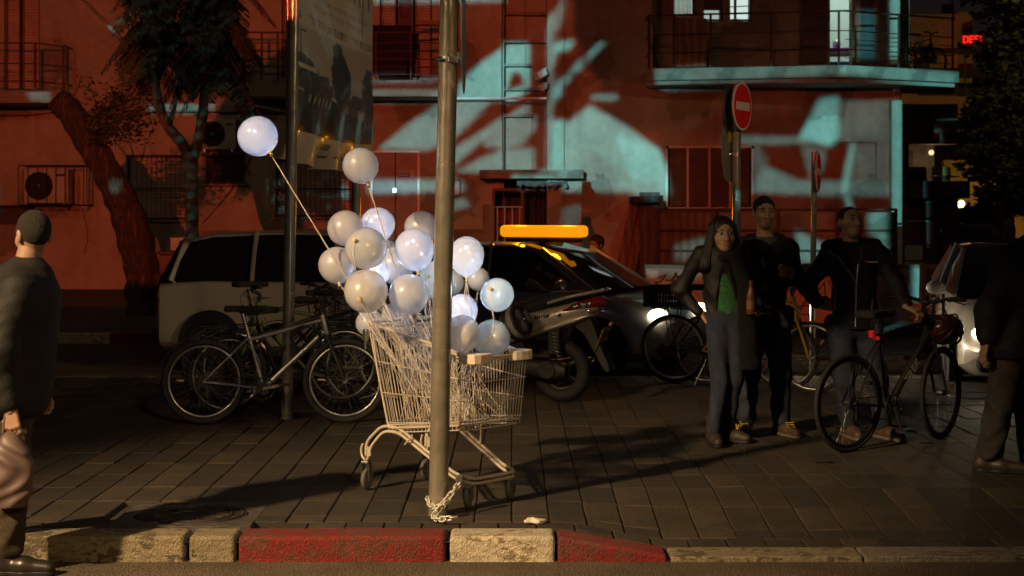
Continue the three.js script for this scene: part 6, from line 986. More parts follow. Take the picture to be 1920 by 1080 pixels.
const sedan = { roof: 1.3, body: [[-2.15, 0.25, 0.62, 0.62, 0.6], [-2.08, 0.12, 0.8, 0.76, 0.72], [-1.6, 0.06, 0.86, 0.84, 0.78], [-0.9, 0.05, 0.85, 0.86, 0.8], [0, 0.05, 0.83, 0.86, 0.81], [0.8, 0.05, 0.8, 0.86, 0.79], [1.5, 0.06, 0.73, 0.84, 0.74], [1.95, 0.1, 0.6, 0.78, 0.66], [2.12, 0.2, 0.48, 0.64, 0.56]], cab: [[-1.65, 0.83, 0.86, 0.74, 0.68], [-1.1, 0.83, 1.2, 0.77, 0.58], [-0.6, 0.82, 1.28, 0.78, 0.59], [0.1, 0.81, 1.29, 0.78, 0.59], [0.55, 0.8, 1.18, 0.78, 0.6], [1.15, 0.78, 0.81, 0.76, 0.7]], pillars: [[1.1, 0.4], [-0.15, -0.2], [-1.5, -0.95]], axles: [-1.3, 1.35], joints: [-1.0, -0.15, 0.85], handles: [-0.85, 0], mirror: 0.8 };
const hatch = { roof: 1.42, body: [[-1.85, 0.2, 0.7, 0.66, 0.62], [-1.78, 0.1, 0.85, 0.78, 0.76], [-1.3, 0.06, 0.9, 0.84, 0.8], [0, 0.05, 0.88, 0.86, 0.81], [0.8, 0.05, 0.87, 0.86, 0.8], [1.4, 0.06, 0.82, 0.84, 0.76], [1.75, 0.12, 0.66, 0.78, 0.66], [1.88, 0.2, 0.5, 0.66, 0.58]], cab: [[-1.8, 0.85, 0.9, 0.74, 0.7], [-1.6, 0.87, 1.3, 0.77, 0.62], [-1.2, 0.87, 1.39, 0.78, 0.62], [-0.4, 0.86, 1.42, 0.78, 0.63], [0.4, 0.85, 1.4, 0.78, 0.63], [0.75, 0.85, 1.3, 0.78, 0.64], [1.35, 0.82, 0.88, 0.76, 0.7]], pillars: [[1.3, 0.6], [0.2, 0.15], [-0.75, -0.72], [-1.65, -1.5]], axles: [-1.2, 1.2], joints: [-0.75, 0.18, 0.95], handles: [-0.6, 0.35], mirror: 0.95 };
car('hatchback_car', 'white hatchback waiting in the street behind the parked bicycles', 'car', [-2.15, 0, -16.6], 0.02, { ...hatch, paint: white });
{
  const t = car('taxi', 'grey saloon taxi turning behind the scooter, amber roof sign stretched to its light streak', 'car', [0.25, 0, -16.0], -0.5, { ...sedan, body: sedan.body.map((b) => b[0] > 1 ? [b[0] * 0.87, ...b.slice(1)] : b), axles: [-1.3, 1.2], paint: greyP, head: 5, beam: 12, hy: 0.57 });
  const s = part('stretched_roof_sign', t); const am = mat([0.5, 0.25, 0.01], 0.4, 0, { emit: [1, 0.33, 0.004], ei: 0.95 });  // roof sign lengthened to the streak of light it leaves when moving
  obj('sign_lamp', [box(1.02, 0.13, 0.24, 0.12, 1.42, 0, 0.04)], am, s); obj('sign_base', [box(0.9, 0.05, 0.16, 0.12, 1.325, 0, 0.015)], M.black, s);
  for (const x of [-0.2, 0.4]) { const l = new THREE.PointLight(new THREE.Color().setRGB(1, 0.35, 0.01), 0.7); l.position.set(x, 1.62, 0); l.castShadow = true; l.shadow.radius = 4; t.add(l); }
}
car('saloon_car', 'car with bright headlights waiting behind the person at the right edge', 'car', [5.42, 0, -15.2], -PI / 2 - 0.2, { ...sedan, paint: white, head: 9, beam: 2, hy: 0.5 });
car('dark_car', 'dark car parked far down the side street under the tree', 'car', [hx(1850, 44), 0, -45.5], -PI / 2 + 0.1, { ...sedan, paint: M.black, head: 1.2, hy: 0.6 });
// ------------------------------------------------------------------ people
const smin = (a, b, k) => { const h = Math.max(k - Math.abs(a - b), 0) / k; return Math.min(a, b) - h * h * k * 0.25; };
function capsules(bones, k) { // tapered capsules joined smoothly; a fifth entry flattens a bone in z
  const B = bones.map(([a, b, ra, rb, fl = 1]) => { const d = b.clone().sub(a); d.z /= fl; return [a.x, a.y, a.z, d.x, d.y, d.z, d.lengthSq() || 1e-9, ra, rb, fl]; });
  return (x, y, z) => {
    let m = 1e3;
    for (const c of B) { const px = x - c[0], py = y - c[1], pz = (z - c[2]) / c[9], t = Math.min(1, Math.max(0, (px * c[3] + py * c[4] + pz * c[5]) / c[6])), d = Math.hypot(px - t * c[3], py - t * c[4], pz - t * c[5]) - (c[7] + (c[8] - c[7]) * t); m = m > 900 ? d : smin(m, d, k); }
    return m;
  };
}
const ell = (x, y, z, cx, cy, cz, a, b, c) => { const px = (x - cx) / a, py = (y - cy) / b, pz = (z - cz) / c, k0 = Math.hypot(px, py, pz), k1 = Math.hypot(px / a, py / b, pz / c); return k1 < 1e-6 ? -Math.min(a, b, c) : k0 * (k0 - 1) / k1; };
const folds = (x, y, z, a, q = 0) => a * 1.15 * Math.sin(y * 24 + 4 * Math.sin(x * 11 + q) + 3.1 * Math.sin(z * 13 + y * 5.3 + q)) * (0.5 + 0.5 * Math.sin(x * 9.7 + y * 6.1 + 2 * q + 2.2 * Math.sin(z * 8.3 - y * 4))) + a * 0.35 * Math.sin(y * 67 + x * 31 + 5 * Math.sin(x * 13 + z * 9 + q)) * Math.sin(x * 23 - y * 17 + q);
const extent = (bones, m) => { const lo = [9e9, 9e9, 9e9], hi = [-9e9, -9e9, -9e9]; for (const [a, b, ra, rb] of bones) for (const [p, r] of [[a, ra], [b, rb]]) ['x', 'y', 'z'].forEach((k, i) => { lo[i] = Math.min(lo[i], p[k] - r - m); hi[i] = Math.max(hi[i], p[k] + r + m); }); return [lo, hi]; };
function handBones(w, dir, up, thumb, curl = 0.5, s = 1) { // wrist, finger direction, back of the hand, side of the thumb
  dir = dir.clone().normalize(); up = up.clone().addScaledVector(dir, -up.dot(dir)).normalize(); const sd = dir.clone().cross(up).multiplyScalar(thumb), B = [];
  const pt = (a, b, c) => w.clone().addScaledVector(dir, a * s).addScaledVector(sd, b * s).addScaledVector(up, c * s);
  [0.028, 0.009, -0.011, -0.03].forEach((o, i) => {
    B.push([pt(0.008, o * 0.55, 0), pt(0.088 - Math.abs(i - 1.2) * 0.005, o, 0), 0.015 * s, 0.0115 * s]);
    const len = [0.042, 0.047, 0.043, 0.034][i]; let p = pt(0.088 - Math.abs(i - 1.2) * 0.005, o, 0), a = curl * 0.55;
    for (let j = 0; j < 3; j++) { const n = p.clone().addScaledVector(dir, Math.cos(a) * len * s * (1 - 0.27 * j)).addScaledVector(up, -Math.sin(a) * len * s * (1 - 0.27 * j)); B.push([p, n, (0.0098 - j * 0.0008) * s, (0.009 - j * 0.001) * s]); p = n; a += curl * (0.9 - 0.15 * j); }
  });
  const t0 = pt(0.022, 0.026, -0.006), t1 = pt(0.055, 0.052, -0.018), t2 = pt(0.084, 0.06 - 0.02 * curl, -0.026 - 0.014 * curl), t3 = pt(0.104, 0.055 - 0.03 * curl, -0.032 - 0.022 * curl); B.push([t0, t1, 0.015 * s, 0.0115 * s], [t1, t2, 0.011 * s, 0.0095 * s], [t2, t3, 0.0095 * s, 0.008 * s]);
  return B;
}
function colored(g, fn) { const p = g.attributes.position, c = new Float32Array(p.count * 3); for (let i = 0; i < p.count; i++) fn(p.getX(i), p.getY(i), p.getZ(i)).forEach((k, j) => { c[i * 3 + j] = k; }); g.setAttribute('color', new THREE.BufferAttribute(c, 3)); return g; }
const SKIN = mat(1, 0.55, 0, { vertexColors: true });
function headShape(s = 1, o = {}) {
  const f = (x, y, z) => {
    const ax = Math.abs(x);
    let d = ell(x, y, z, 0, 0.03, -0.012, 0.074, 0.088, 0.094);
    d = smin(d, ell(x, y, z, 0, -0.035, 0.022, 0.06, 0.082, 0.07), 0.03); d = smin(d, ell(x, y, z, 0, -0.088, 0.042, o.jaw ?? 0.04, 0.026, 0.04), 0.03);
    d = smin(d, ell(ax, y, z, 0.045, -0.025, 0.052, 0.02, 0.02, 0.02), 0.025);                         // cheekbones
    d = smin(d, ell(ax, y, z, 0.03, 0.03, 0.07, 0.026, 0.009, 0.013), 0.015);                           // brow
    d = -smin(-d, ell(ax, y, z, 0.031, 0.008, 0.096, 0.019, 0.013, 0.016), 0.012);                      // sockets
    const nt = clamp((0.02 - y) / 0.055, 0, 1), nd = Math.hypot(x, y - (0.02 - 0.055 * nt), z - (0.083 + 0.024 * nt)) - (0.008 + 0.005 * nt); d = smin(d, nd, 0.012); d = smin(d, ell(ax, y, z, 0.012, -0.036, 0.092, 0.009, 0.008, 0.01), 0.008);
    d = smin(d, ell(x, y, z, 0, -0.061, 0.088, 0.022, 0.006, 0.009), 0.008); d = smin(d, ell(x, y, z, 0, -0.074, 0.085, 0.018, 0.007, 0.009), 0.008); d = -smin(-d, ell(x, y, z, 0, -0.0675, 0.1, 0.022, 0.0018, 0.012), 0.004);
    d = smin(d, Math.max(ell(ax, y, z, 0.077, -0.004, -0.012, 0.012, 0.033, 0.021), -ell(ax, y, z, 0.088, -0.002, -0.004, 0.008, 0.02, 0.012)), 0.008);   // ears
    return d;
  };
  const g = nets(f, [-0.1, -0.13, -0.12], [0.1, 0.135, 0.125], 0.0046);
  const tone = o.tone ?? [0.34, 0.2, 0.13]; colored(g, (x, y, z) => { const lip = Math.abs(x) < 0.023 && y < -0.055 && y > -0.082 && z > 0.085 ? 1 : 0, br = o.beard && (y < -0.04 || (y < -0.02 && Math.abs(x) > 0.045)) && z > -0.01 && !lip ? o.beard : 0; return tone.map((c, i) => lip ? c * [0.95, 0.62, 0.62][i] : c * (1 - br * 0.55)); });
  return g.scale(s, s, s);
}
function put(g, p, e) { return g.applyMatrix4(new THREE.Matrix4().makeRotationFromEuler(e)).translate(p.x, p.y, p.z); }
function person(label, X, z, ground = 0) {
  const b = at(X, 500, z); b.y = ground; const t = thing('person', label, 'person', b), fields = [];
  const P = (x, y, dz = 0) => at(x, y, z + dz).sub(b);
  const layer = (name, bones, k, m, o = {}) => {
    const f0 = capsules(bones, k), f = (x, y, zz) => { let d = f0(x, y, zz) + (o.wr ? folds(x, y, zz, o.wr, o.q ?? 0) : 0); if (o.cut) d = Math.max(d, -o.cut(x, y, zz)); if (o.hem !== undefined) d = Math.max(d, o.hem - y); if (o.top !== undefined) d = Math.max(d, y - o.top); return d; };
    const [lo, hi] = extent(bones, 0.03), g = nets(f, lo, hi, o.cell ?? 0.0105); fields.push(f); const me = obj(name, g, m, t, { uv: false }); me.userData.f = undefined; delete me.userData.f; return { me, f, g };
  };
  const head = (p, yaw, pitch, roll, o = {}) => { // returns the head's frame
    const e = new THREE.Euler(pitch, yaw, roll, 'YXZ'), s = o.s ?? 1; const fr = (x, y, zz) => v(x * s, y * s, zz * s).applyEuler(e).add(p);
    for (const q of [-1, 1]) { const c = part('eye', t); obj('eyeball', [ball(0.0125 * s, ...fr(q * 0.031, 0.008, 0.0765).toArray(), 1, 1, 1, 12)], mat([0.2, 0.18, 0.165], 0.3), c); obj('iris', [ball(0.0068 * s, ...fr(q * 0.031 + (o.gx ?? 0) * 0.004, 0.0085 + (o.gy ?? 0) * 0.003, 0.0855).toArray(), 1, 1, 1, 10)], mat([0.02, 0.012, 0.008], 0.2), c); }
    obj('eyebrows', [-1, 1].map((q) => sweep([fr(q * 0.014, 0.028, 0.088), fr(q * 0.03, 0.034, 0.083), fr(q * 0.05, 0.026, 0.066)], [0.0035, 0.004, 0.002], 6)), mat([0.02, 0.013, 0.009], 0.9), t);
    return { g: put(headShape(s, o), p, e), fr, e, s };
  };
  const body = (parts, tone) => { const gs = parts.map((g) => { if (!g.attributes.color) colored(g, () => tone); const q = g.index ? g.toNonIndexed() : g; return q; }); const me = obj('body', mergeGeometries(gs.map((g) => { for (const k of Object.keys(g.attributes)) if (!['position', 'normal', 'color'].includes(k)) g.deleteAttribute(k); return g; })), SKIN, t); return me; };
  const flesh = (bones, cell = 0.011, k = 0.03) => { const [lo, hi] = extent(bones, 0.02); return nets(capsules(bones, k), lo, hi, cell); };
  const fingers = (...a) => { const B = handBones(...a), [lo, hi] = extent(B, 0.008); return nets(capsules(B, 0.008), lo, hi, 0.0034); };
  const hair = (H, fn, lo, hi, m, name = 'hair', cell = 0.0055) => { const g = nets(fn, lo, hi, cell); g.scale(H.s, H.s, H.s); const me = obj(name, put(g, v(), H.e).translate(...H.fr(0, 0, 0).toArray()), m, t); return me; };
  const onto = (f, x, y) => { const o = v(0, EYE, 0).sub(b), d = P(x, y).sub(o).normalize(); let k = z - 0.8; for (let i = 0; i < 240; i++) { const p = o.clone().addScaledVector(d, k), q = f(p.x, p.y, p.z); if (q < 0.001) return p; k += Math.max(q * 0.6, 0.0015); } return P(x, y, -0.12); };
  const line = (name, f, pts, r, m) => obj(name, [sweep(pts.flatMap(([x, y], i) => i ? [0.25, 0.5, 0.75, 1].map((k) => onto(f, lerp(pts[i - 1][0], x, k), lerp(pts[i - 1][1], y, k))) : [onto(f, x, y)]), Array(1 + (pts.length - 1) * 4).fill(r), 6)], m, t);
  return { t, P, b, layer, head, body, flesh, fingers, hair, onto, line, z };
}
const leather = mat([0.004, 0.0033, 0.003], 0.62, 0, { bump: retile(T.clothB, 3), bs: 0.006 }), nylon = mat([0.01, 0.0095, 0.009], 0.75, 0, { map: T.cloth, bump: retile(T.clothB, 2.5), bs: 0.006 }), wool = mat([0.004, 0.004, 0.004], 1, 0, { map: T.cloth, bump: retile(T.clothB, 5), bs: 0.008 }), jeans = mat([0.045, 0.062, 0.1], 0.9, 0, { map: retile(T.denim, 2), bump: retile(T.clothB, 3), bs: 0.004 }), hairM = mat([0.022, 0.012, 0.007], 0.5, 0, { map: retile(T.bark, 6, 0.6), bump: retile(T.barkB, 12, 0.8), bs: 0.006 }), shortM = mat([0.012, 0.008, 0.006], 0.95, 0, { bump: retile(T.gritB, 5), bs: 0.004 });
const shoe = (t, name, a, dir, m, sole, L = 0.27, lift = 0) => { // a is the ankle's ground point
  const d = v(dir[0], 0, dir[1]).normalize(), s = v(d.z, 0, -d.x), pt = (f, w, y) => a.clone().addScaledVector(d, f).addScaledVector(s, w).add(v(0, y, 0)); const B = [[pt(-0.05, 0, 0.045), pt(0.08, 0, 0.045), 0.042, 0.042], [pt(0.08, 0, 0.042), pt(L - 0.1, 0.004, 0.034), 0.043, 0.034], [pt(-0.03, 0, 0.06), pt(-0.02, 0, 0.13 + lift), 0.045, 0.05]], f0 = capsules(B, 0.03), f = (x, y, z) => Math.max(f0(x, y, z), a.y + 0.02 - y, y - a.y - 0.14 - lift), [lo, hi] = extent(B, 0.02), sh = part(name, t);
  obj('upper', nets(f, lo, hi, 0.007), m, sh); const g = nets((x, y, z) => Math.max(f0(x, a.y + 0.035, z) - 0.004, y - a.y - 0.022, a.y + 0.001 - y), lo, hi, 0.006); obj('sole', g, sole, sh); return sh;
};
{ // the woman
  const W = person('woman with long dark hair, leather jacket and green top, left of the two men', 1352, 10.06), { P, t } = W, tone = [0.34, 0.2, 0.13];
  const H = W.head(P(1355, 441), 0.12, -0.06, 0.03, { s: 1.06, tone, jaw: 0.034, gx: 0.3, gy: 0.3 });
  const wl = P(1316, 588, 0.02), wr = P(1420, 588, -0.1);
  W.body([H.g, W.flesh([[P(1356, 452, 0.01), P(1352, 490, 0.02), 0.045, 0.055], [P(1352, 500), P(1362, 600), 0.09, 0.1, 0.7], [P(1324, 478), P(1380, 478), 0.045, 0.045], [P(1316, 480), P(1272, 542, 0.08), 0.036, 0.032], [P(1272, 542, 0.08), wl, 0.032, 0.024], [P(1388, 480), P(1424, 545, 0.04), 0.036, 0.032], [P(1424, 545, 0.04), wr, 0.032, 0.024], [P(1348, 612), P(1352, 715, -0.02), 0.08, 0.05], [P(1352, 715, -0.02), P(1338, 815), 0.048, 0.035], [P(1380, 612), P(1376, 715, 0.02), 0.08, 0.05], [P(1376, 715, 0.02), P(1364, 805, 0.12), 0.048, 0.035]]), W.fingers(wl, v(0.8, -0.55, -0.15), v(-0.4, -0.3, -0.8), -1, 0.5, 0.92), W.fingers(wr, v(-0.55, 0.75, -0.1), v(0.5, 0.2, 0.8), 1, 0.95, 0.92)], tone);
  const green = mat([0.05, 0.23, 0.07], 0.9, 0, { map: T.cloth, bump: T.clothB, bs: 0.004 });
  W.layer('top', [[P(1352, 472, 0.01), P(1352, 490), 0.06, 0.1, 0.7], [P(1352, 498), P(1356, 540), 0.122, 0.108, 0.72], [P(1356, 540), P(1362, 600), 0.108, 0.125, 0.76]], 0.05, green, { wr: 0.003, hem: P(0, 590).y, top: P(0, 466).y });
  const jk = W.layer('jacket', [[P(1318, 478), P(1386, 478), 0.066, 0.066, 0.85], [P(1350, 492), P(1354, 545), 0.135, 0.12, 0.74], [P(1354, 545), P(1362, 596), 0.12, 0.138, 0.78], [P(1314, 478), P(1274, 542, 0.08), 0.056, 0.05], [P(1274, 542, 0.08), P(1310, 583, 0.02), 0.05, 0.038], [P(1390, 478), P(1426, 545, 0.04), 0.056, 0.05], [P(1426, 545, 0.04), P(1422, 578, -0.06), 0.054, 0.044]], 0.04, leather, { wr: 0.006, q: 1, hem: P(0, 606).y, top: P(0, 458).y, cut: ((f) => f)(capsules([[P(1358, 462, -0.16), P(1364, 520, -0.18), 0.05, 0.08], [P(1364, 520, -0.18), P(1372, 612, -0.19), 0.095, 0.155], [P(1356, 440), P(1354, 480), 0.062, 0.062]], 0.04)) });
  W.line('zip', jk.f, [[1393, 480], [1397, 520], [1401, 560]], 0.003, M.steel);
  W.layer('scarf', [[P(1334, 476, -0.03), P(1356, 484, -0.09), 0.026, 0.03], [P(1356, 484, -0.09), P(1386, 478, -0.06), 0.036, 0.045], [P(1386, 470, -0.02), P(1350, 466, 0.08), 0.045, 0.04], [P(1350, 466, 0.08), P(1330, 474, -0.03), 0.04, 0.04], [P(1384, 484, -0.1), P(1399, 560, -0.13), 0.045, 0.055, 0.5], [P(1399, 560, -0.13), P(1404, 684, -0.11), 0.058, 0.068, 0.4]], 0.03, wool, { wr: 0.006, q: 2, hem: P(0, 690).y });
  W.layer('jeans', [[P(1352, 592), P(1376, 592), 0.11, 0.11, 0.85], [P(1347, 615), P(1350, 712, -0.02), 0.09, 0.062], [P(1350, 712, -0.02), P(1338, 806), 0.06, 0.046], [P(1380, 615), P(1376, 712, 0.02), 0.09, 0.062], [P(1376, 712, 0.02), P(1366, 800, 0.12), 0.06, 0.046]], 0.03, jeans, { wr: 0.004, top: P(0, 580).y });
  const boot = mat([0.03, 0.022, 0.018], 0.6); const f1 = P(1338, 820), f2 = P(1366, 812, 0.12); f1.y = f2.y = 0; shoe(t, 'boot', f1, [0.05, 1], boot, M.black, 0.25, 0.06); shoe(t, 'boot', f2, [0.75, 0.7], boot, M.black, 0.25, 0.06);
  W.hair(H, (x, y, z) => { let d = ell(x, y, z, 0, 0.04, -0.02, 0.088, 0.094, 0.102); const ax = Math.abs(x); const lk = (ax0, y0, z0, ax1, y1, z1, r0, r1, fl = 1) => { const dx = ax1 - ax0, dy = y1 - y0, dz = z1 - z0, k = clamp(((x - ax0) * dx + (y - y0) * dy + (z - z0) * dz) / (dx * dx + dy * dy + dz * dz), 0, 1); return Math.hypot(x - ax0 - k * dx, y - y0 - k * dy, (z - z0 - k * dz) * fl) - lerp(r0, r1, k); }; d = smin(d, lk(0.066, 0.05, 0.0, 0.095, -0.16, 0.0, 0.028, 0.042), 0.04); d = smin(d, lk(0.095, -0.16, 0.0, 0.19, -0.46, 0.14, 0.046, 0.022), 0.04); d = smin(d, lk(-0.066, 0.05, 0.0, -0.14, -0.2, 0.03, 0.028, 0.045), 0.04); d = smin(d, lk(0, 0.0, -0.07, 0, -0.26, -0.07, 0.075, 0.07), 0.05); d = Math.max(d, -ell(x, y, z, 0.004, -0.06, 0.1, 0.074, 0.135, 0.11)); return d + 0.0016 * Math.sin(x * 420 + 3 * Math.sin(y * 23)) ; }, [-0.24, -0.52, -0.17], [0.26, 0.15, 0.2], hairM);
  const bt = thing('beer_bottle', 'brown glass beer bottle held by the woman beside the crossed arms', 'bottle', P(1408, 590, -0.16).add(W.b)); const pr = [[0.001, 0], [0.03, 0], [0.031, 0.01], [0.031, 0.13], [0.024, 0.165], [0.0135, 0.19], [0.0125, 0.225], [0.0145, 0.228], [0.0145, 0.238], [0.011, 0.24]].map(([a, c]) => new THREE.Vector2(a, c)); obj('glass', [new THREE.LatheGeometry(pr, 24)], mat([0.14, 0.05, 0.012], 0.08, 0, { phys: { clearcoat: 1, clearcoatRoughness: 0.05 } }), bt, { uv: true }); obj('label', [new THREE.CylinderGeometry(0.0315, 0.0315, 0.06, 24, 1, true).translate(0, 0.07, 0)], mat([0.2, 0.09, 0.04], 0.6), bt);
}
{ // the man with crossed arms
  const W = person('tall man with crossed arms and a wristwatch, between the woman and the cyclist', 1434, 10.5), { P, t } = W, tone = [0.3, 0.18, 0.12];
  const H = W.head(P(1433, 399), 0.05, -0.02, 0, { s: 1.03, tone, beard: 0.4 }); const wr = P(1408, 497, -0.26), wl = P(1452, 509, -0.2);
  W.body([H.g, W.flesh([[P(1434, 412, 0.01), P(1434, 455, 0.03), 0.056, 0.065], [P(1434, 470), P(1434, 590), 0.12, 0.12, 0.7], [P(1392, 462), P(1478, 462), 0.06, 0.06], [P(1484, 470), P(1490, 520, -0.04), 0.05, 0.042], [P(1490, 520, -0.04), wr, 0.04, 0.03], [P(1388, 470), P(1392, 522, -0.04), 0.05, 0.042], [P(1392, 522, -0.04), wl, 0.04, 0.03], [P(1412, 600), P(1404, 702), 0.1, 0.06], [P(1404, 702), P(1400, 790), 0.055, 0.04], [P(1458, 600), P(1464, 702), 0.1, 0.06], [P(1464, 702), P(1466, 790), 0.055, 0.04]]), W.fingers(wr, v(-0.95, 0.1, 0.15), v(0.1, 0.2, 0.95), 1, 0.55, 1.02), W.fingers(wl, v(0.9, -0.05, -0.1), v(0, 0.3, 0.9), -1, 0.5, 1.02)], tone);
  W.layer('shirt', [[P(1434, 446, 0.03), P(1434, 466, 0), 0.075, 0.1, 0.8], [P(1434, 470), P(1434, 592), 0.145, 0.138, 0.7]], 0.05, mat([0.1, 0.1, 0.095], 0.9, 0, { map: T.cloth, bump: T.clothB, bs: 0.004 }), { wr: 0.003, top: P(0, 444).y });
  const jk = W.layer('jacket', [[P(1396, 466), P(1474, 466), 0.085, 0.085, 0.85], [P(1434, 482), P(1434, 540), 0.168, 0.152, 0.74], [P(1434, 540), P(1434, 585), 0.152, 0.155, 0.78], [P(1482, 472), P(1492, 520, -0.04), 0.066, 0.058], [P(1492, 520, -0.04), P(1420, 500, -0.24), 0.064, 0.05], [P(1388, 472), P(1390, 522, -0.04), 0.066, 0.058], [P(1390, 522, -0.04), P(1446, 512, -0.2), 0.064, 0.05]], 0.04, nylon, { wr: 0.007, q: 3, hem: P(0, 588).y, cut: capsules([[P(1434, 440, -0.12), P(1434, 490, -0.17), 0.07, 0.03], [P(1436, 535, -0.2), P(1436, 600, -0.2), 0.05, 0.08], [P(1434, 430), P(1434, 456), 0.07, 0.07]], 0.03) });
  W.layer('collar', [[P(1404, 448, 0.02), P(1416, 462, -0.08), 0.03, 0.028], [P(1464, 448, 0.02), P(1452, 462, -0.08), 0.03, 0.028], [P(1404, 448, 0.02), P(1434, 444, 0.11), 0.034, 0.04], [P(1434, 444, 0.11), P(1464, 448, 0.02), 0.04, 0.034]], 0.03, nylon, { wr: 0.004 });
  W.layer('jeans', [[P(1416, 592), P(1454, 592), 0.135, 0.135, 0.82], [P(1412, 612), P(1404, 702, -0.02), 0.108, 0.078], [P(1404, 702, -0.02), P(1400, 780), 0.078, 0.07], [P(1457, 612), P(1464, 702, -0.02), 0.108, 0.078], [P(1464, 702, -0.02), P(1464, 784), 0.078, 0.07]], 0.03, jeans, { wr: 0.006, q: 4, top: P(0, 572).y });
  const bf = capsules([[P(1416, 584), P(1454, 584), 0.14, 0.14, 0.82]], 0.03); obj('belt', nets((x, y, z) => Math.max(bf(x, y, z) - 0.004, Math.abs(y - P(0, 581).y) - 0.02), ...extent([[P(1416, 584), P(1454, 584), 0.15, 0.15]], 0.02), 0.008), mat([0.05, 0.012, 0.01], 0.45), t);
  const bk = W.onto(bf, 1436, 581).add(v(0, 0, 0.012)); obj('belt_buckle', [poly([v(-0.036, -0.024, 0), v(-0.036, 0.024, 0), v(0.036, 0.024, 0), v(0.036, -0.024, 0), v(-0.036, -0.024, 0)].map((p) => p.add(bk)), 0.0055, 7, 0.012)], M.chrome, t);
  const wt = P(1431, 494, -0.285), wa = part('wristwatch', t); obj('watch_case', [disc(0.023, 0.012, wt.x, wt.y, wt.z, 20)], M.chrome, wa); obj('watch_dial', [disc(0.017, 0.004, wt.x, wt.y, wt.z + 0.008, 20)], mat(0.3, 0.2, 0.3), wa); obj('watch_strap', [new THREE.TorusGeometry(0.042, 0.011, 6, 24).rotateY(PI / 2 - 0.2).translate(wt.x, wt.y - 0.004, wt.z - 0.03)], mat(0.25, 0.35, 0.8), wa);
  const sm = mat([0.13, 0.075, 0.03], 0.7, 0, { map: T.cloth }), ye = mat([0.4, 0.3, 0.03], 0.6); for (const [X, d, dx] of [[1398, 0.05, -0.25], [1466, 0.0, 0.35]]) { const a = P(X, 800, d); a.y = 0; const s = shoe(t, 'sneaker', a, [dx, 1], sm, mat([0.1, 0.08, 0.06], 0.7), 0.3); const q = v(a.x + dx * 0.12, 0.085, a.z + 0.08); obj('laces', [0, 1, 2].map((k) => bar(q.clone().add(v(-0.03, 0.012 - k * 0.012, k * 0.022)), q.clone().add(v(0.03, 0.012 - k * 0.012, k * 0.022)), 0.004)), ye, s); obj('side_mark', [bar(q.clone().add(v(-0.045, -0.05, 0.02)), q.clone().add(v(-0.035, -0.01, 0.0)), 0.005), bar(q.clone().add(v(-0.045, -0.05, 0.02)), q.clone().add(v(-0.05, -0.01, -0.03)), 0.005)], ye, s); }
  W.hair(H, (x, y, z) => Math.max(ell(x, y, z, 0, 0.032, -0.013, 0.0785, 0.093, 0.0985), -0.075 - y + 0.95 * Math.max(0, z + 0.075) - 0.045 * sstep(Math.abs(x), 0.055, 0.066) * (1 - sstep(z, 0.02, 0.04)) + 0.004 * Math.sin(x * 190) + 0.003 * Math.sin(x * 97 + z * 120)) + 0.001 * Math.sin(x * 300) * Math.sin(z * 280), [-0.1, -0.12, -0.14], [0.1, 0.15, 0.11], shortM);
}
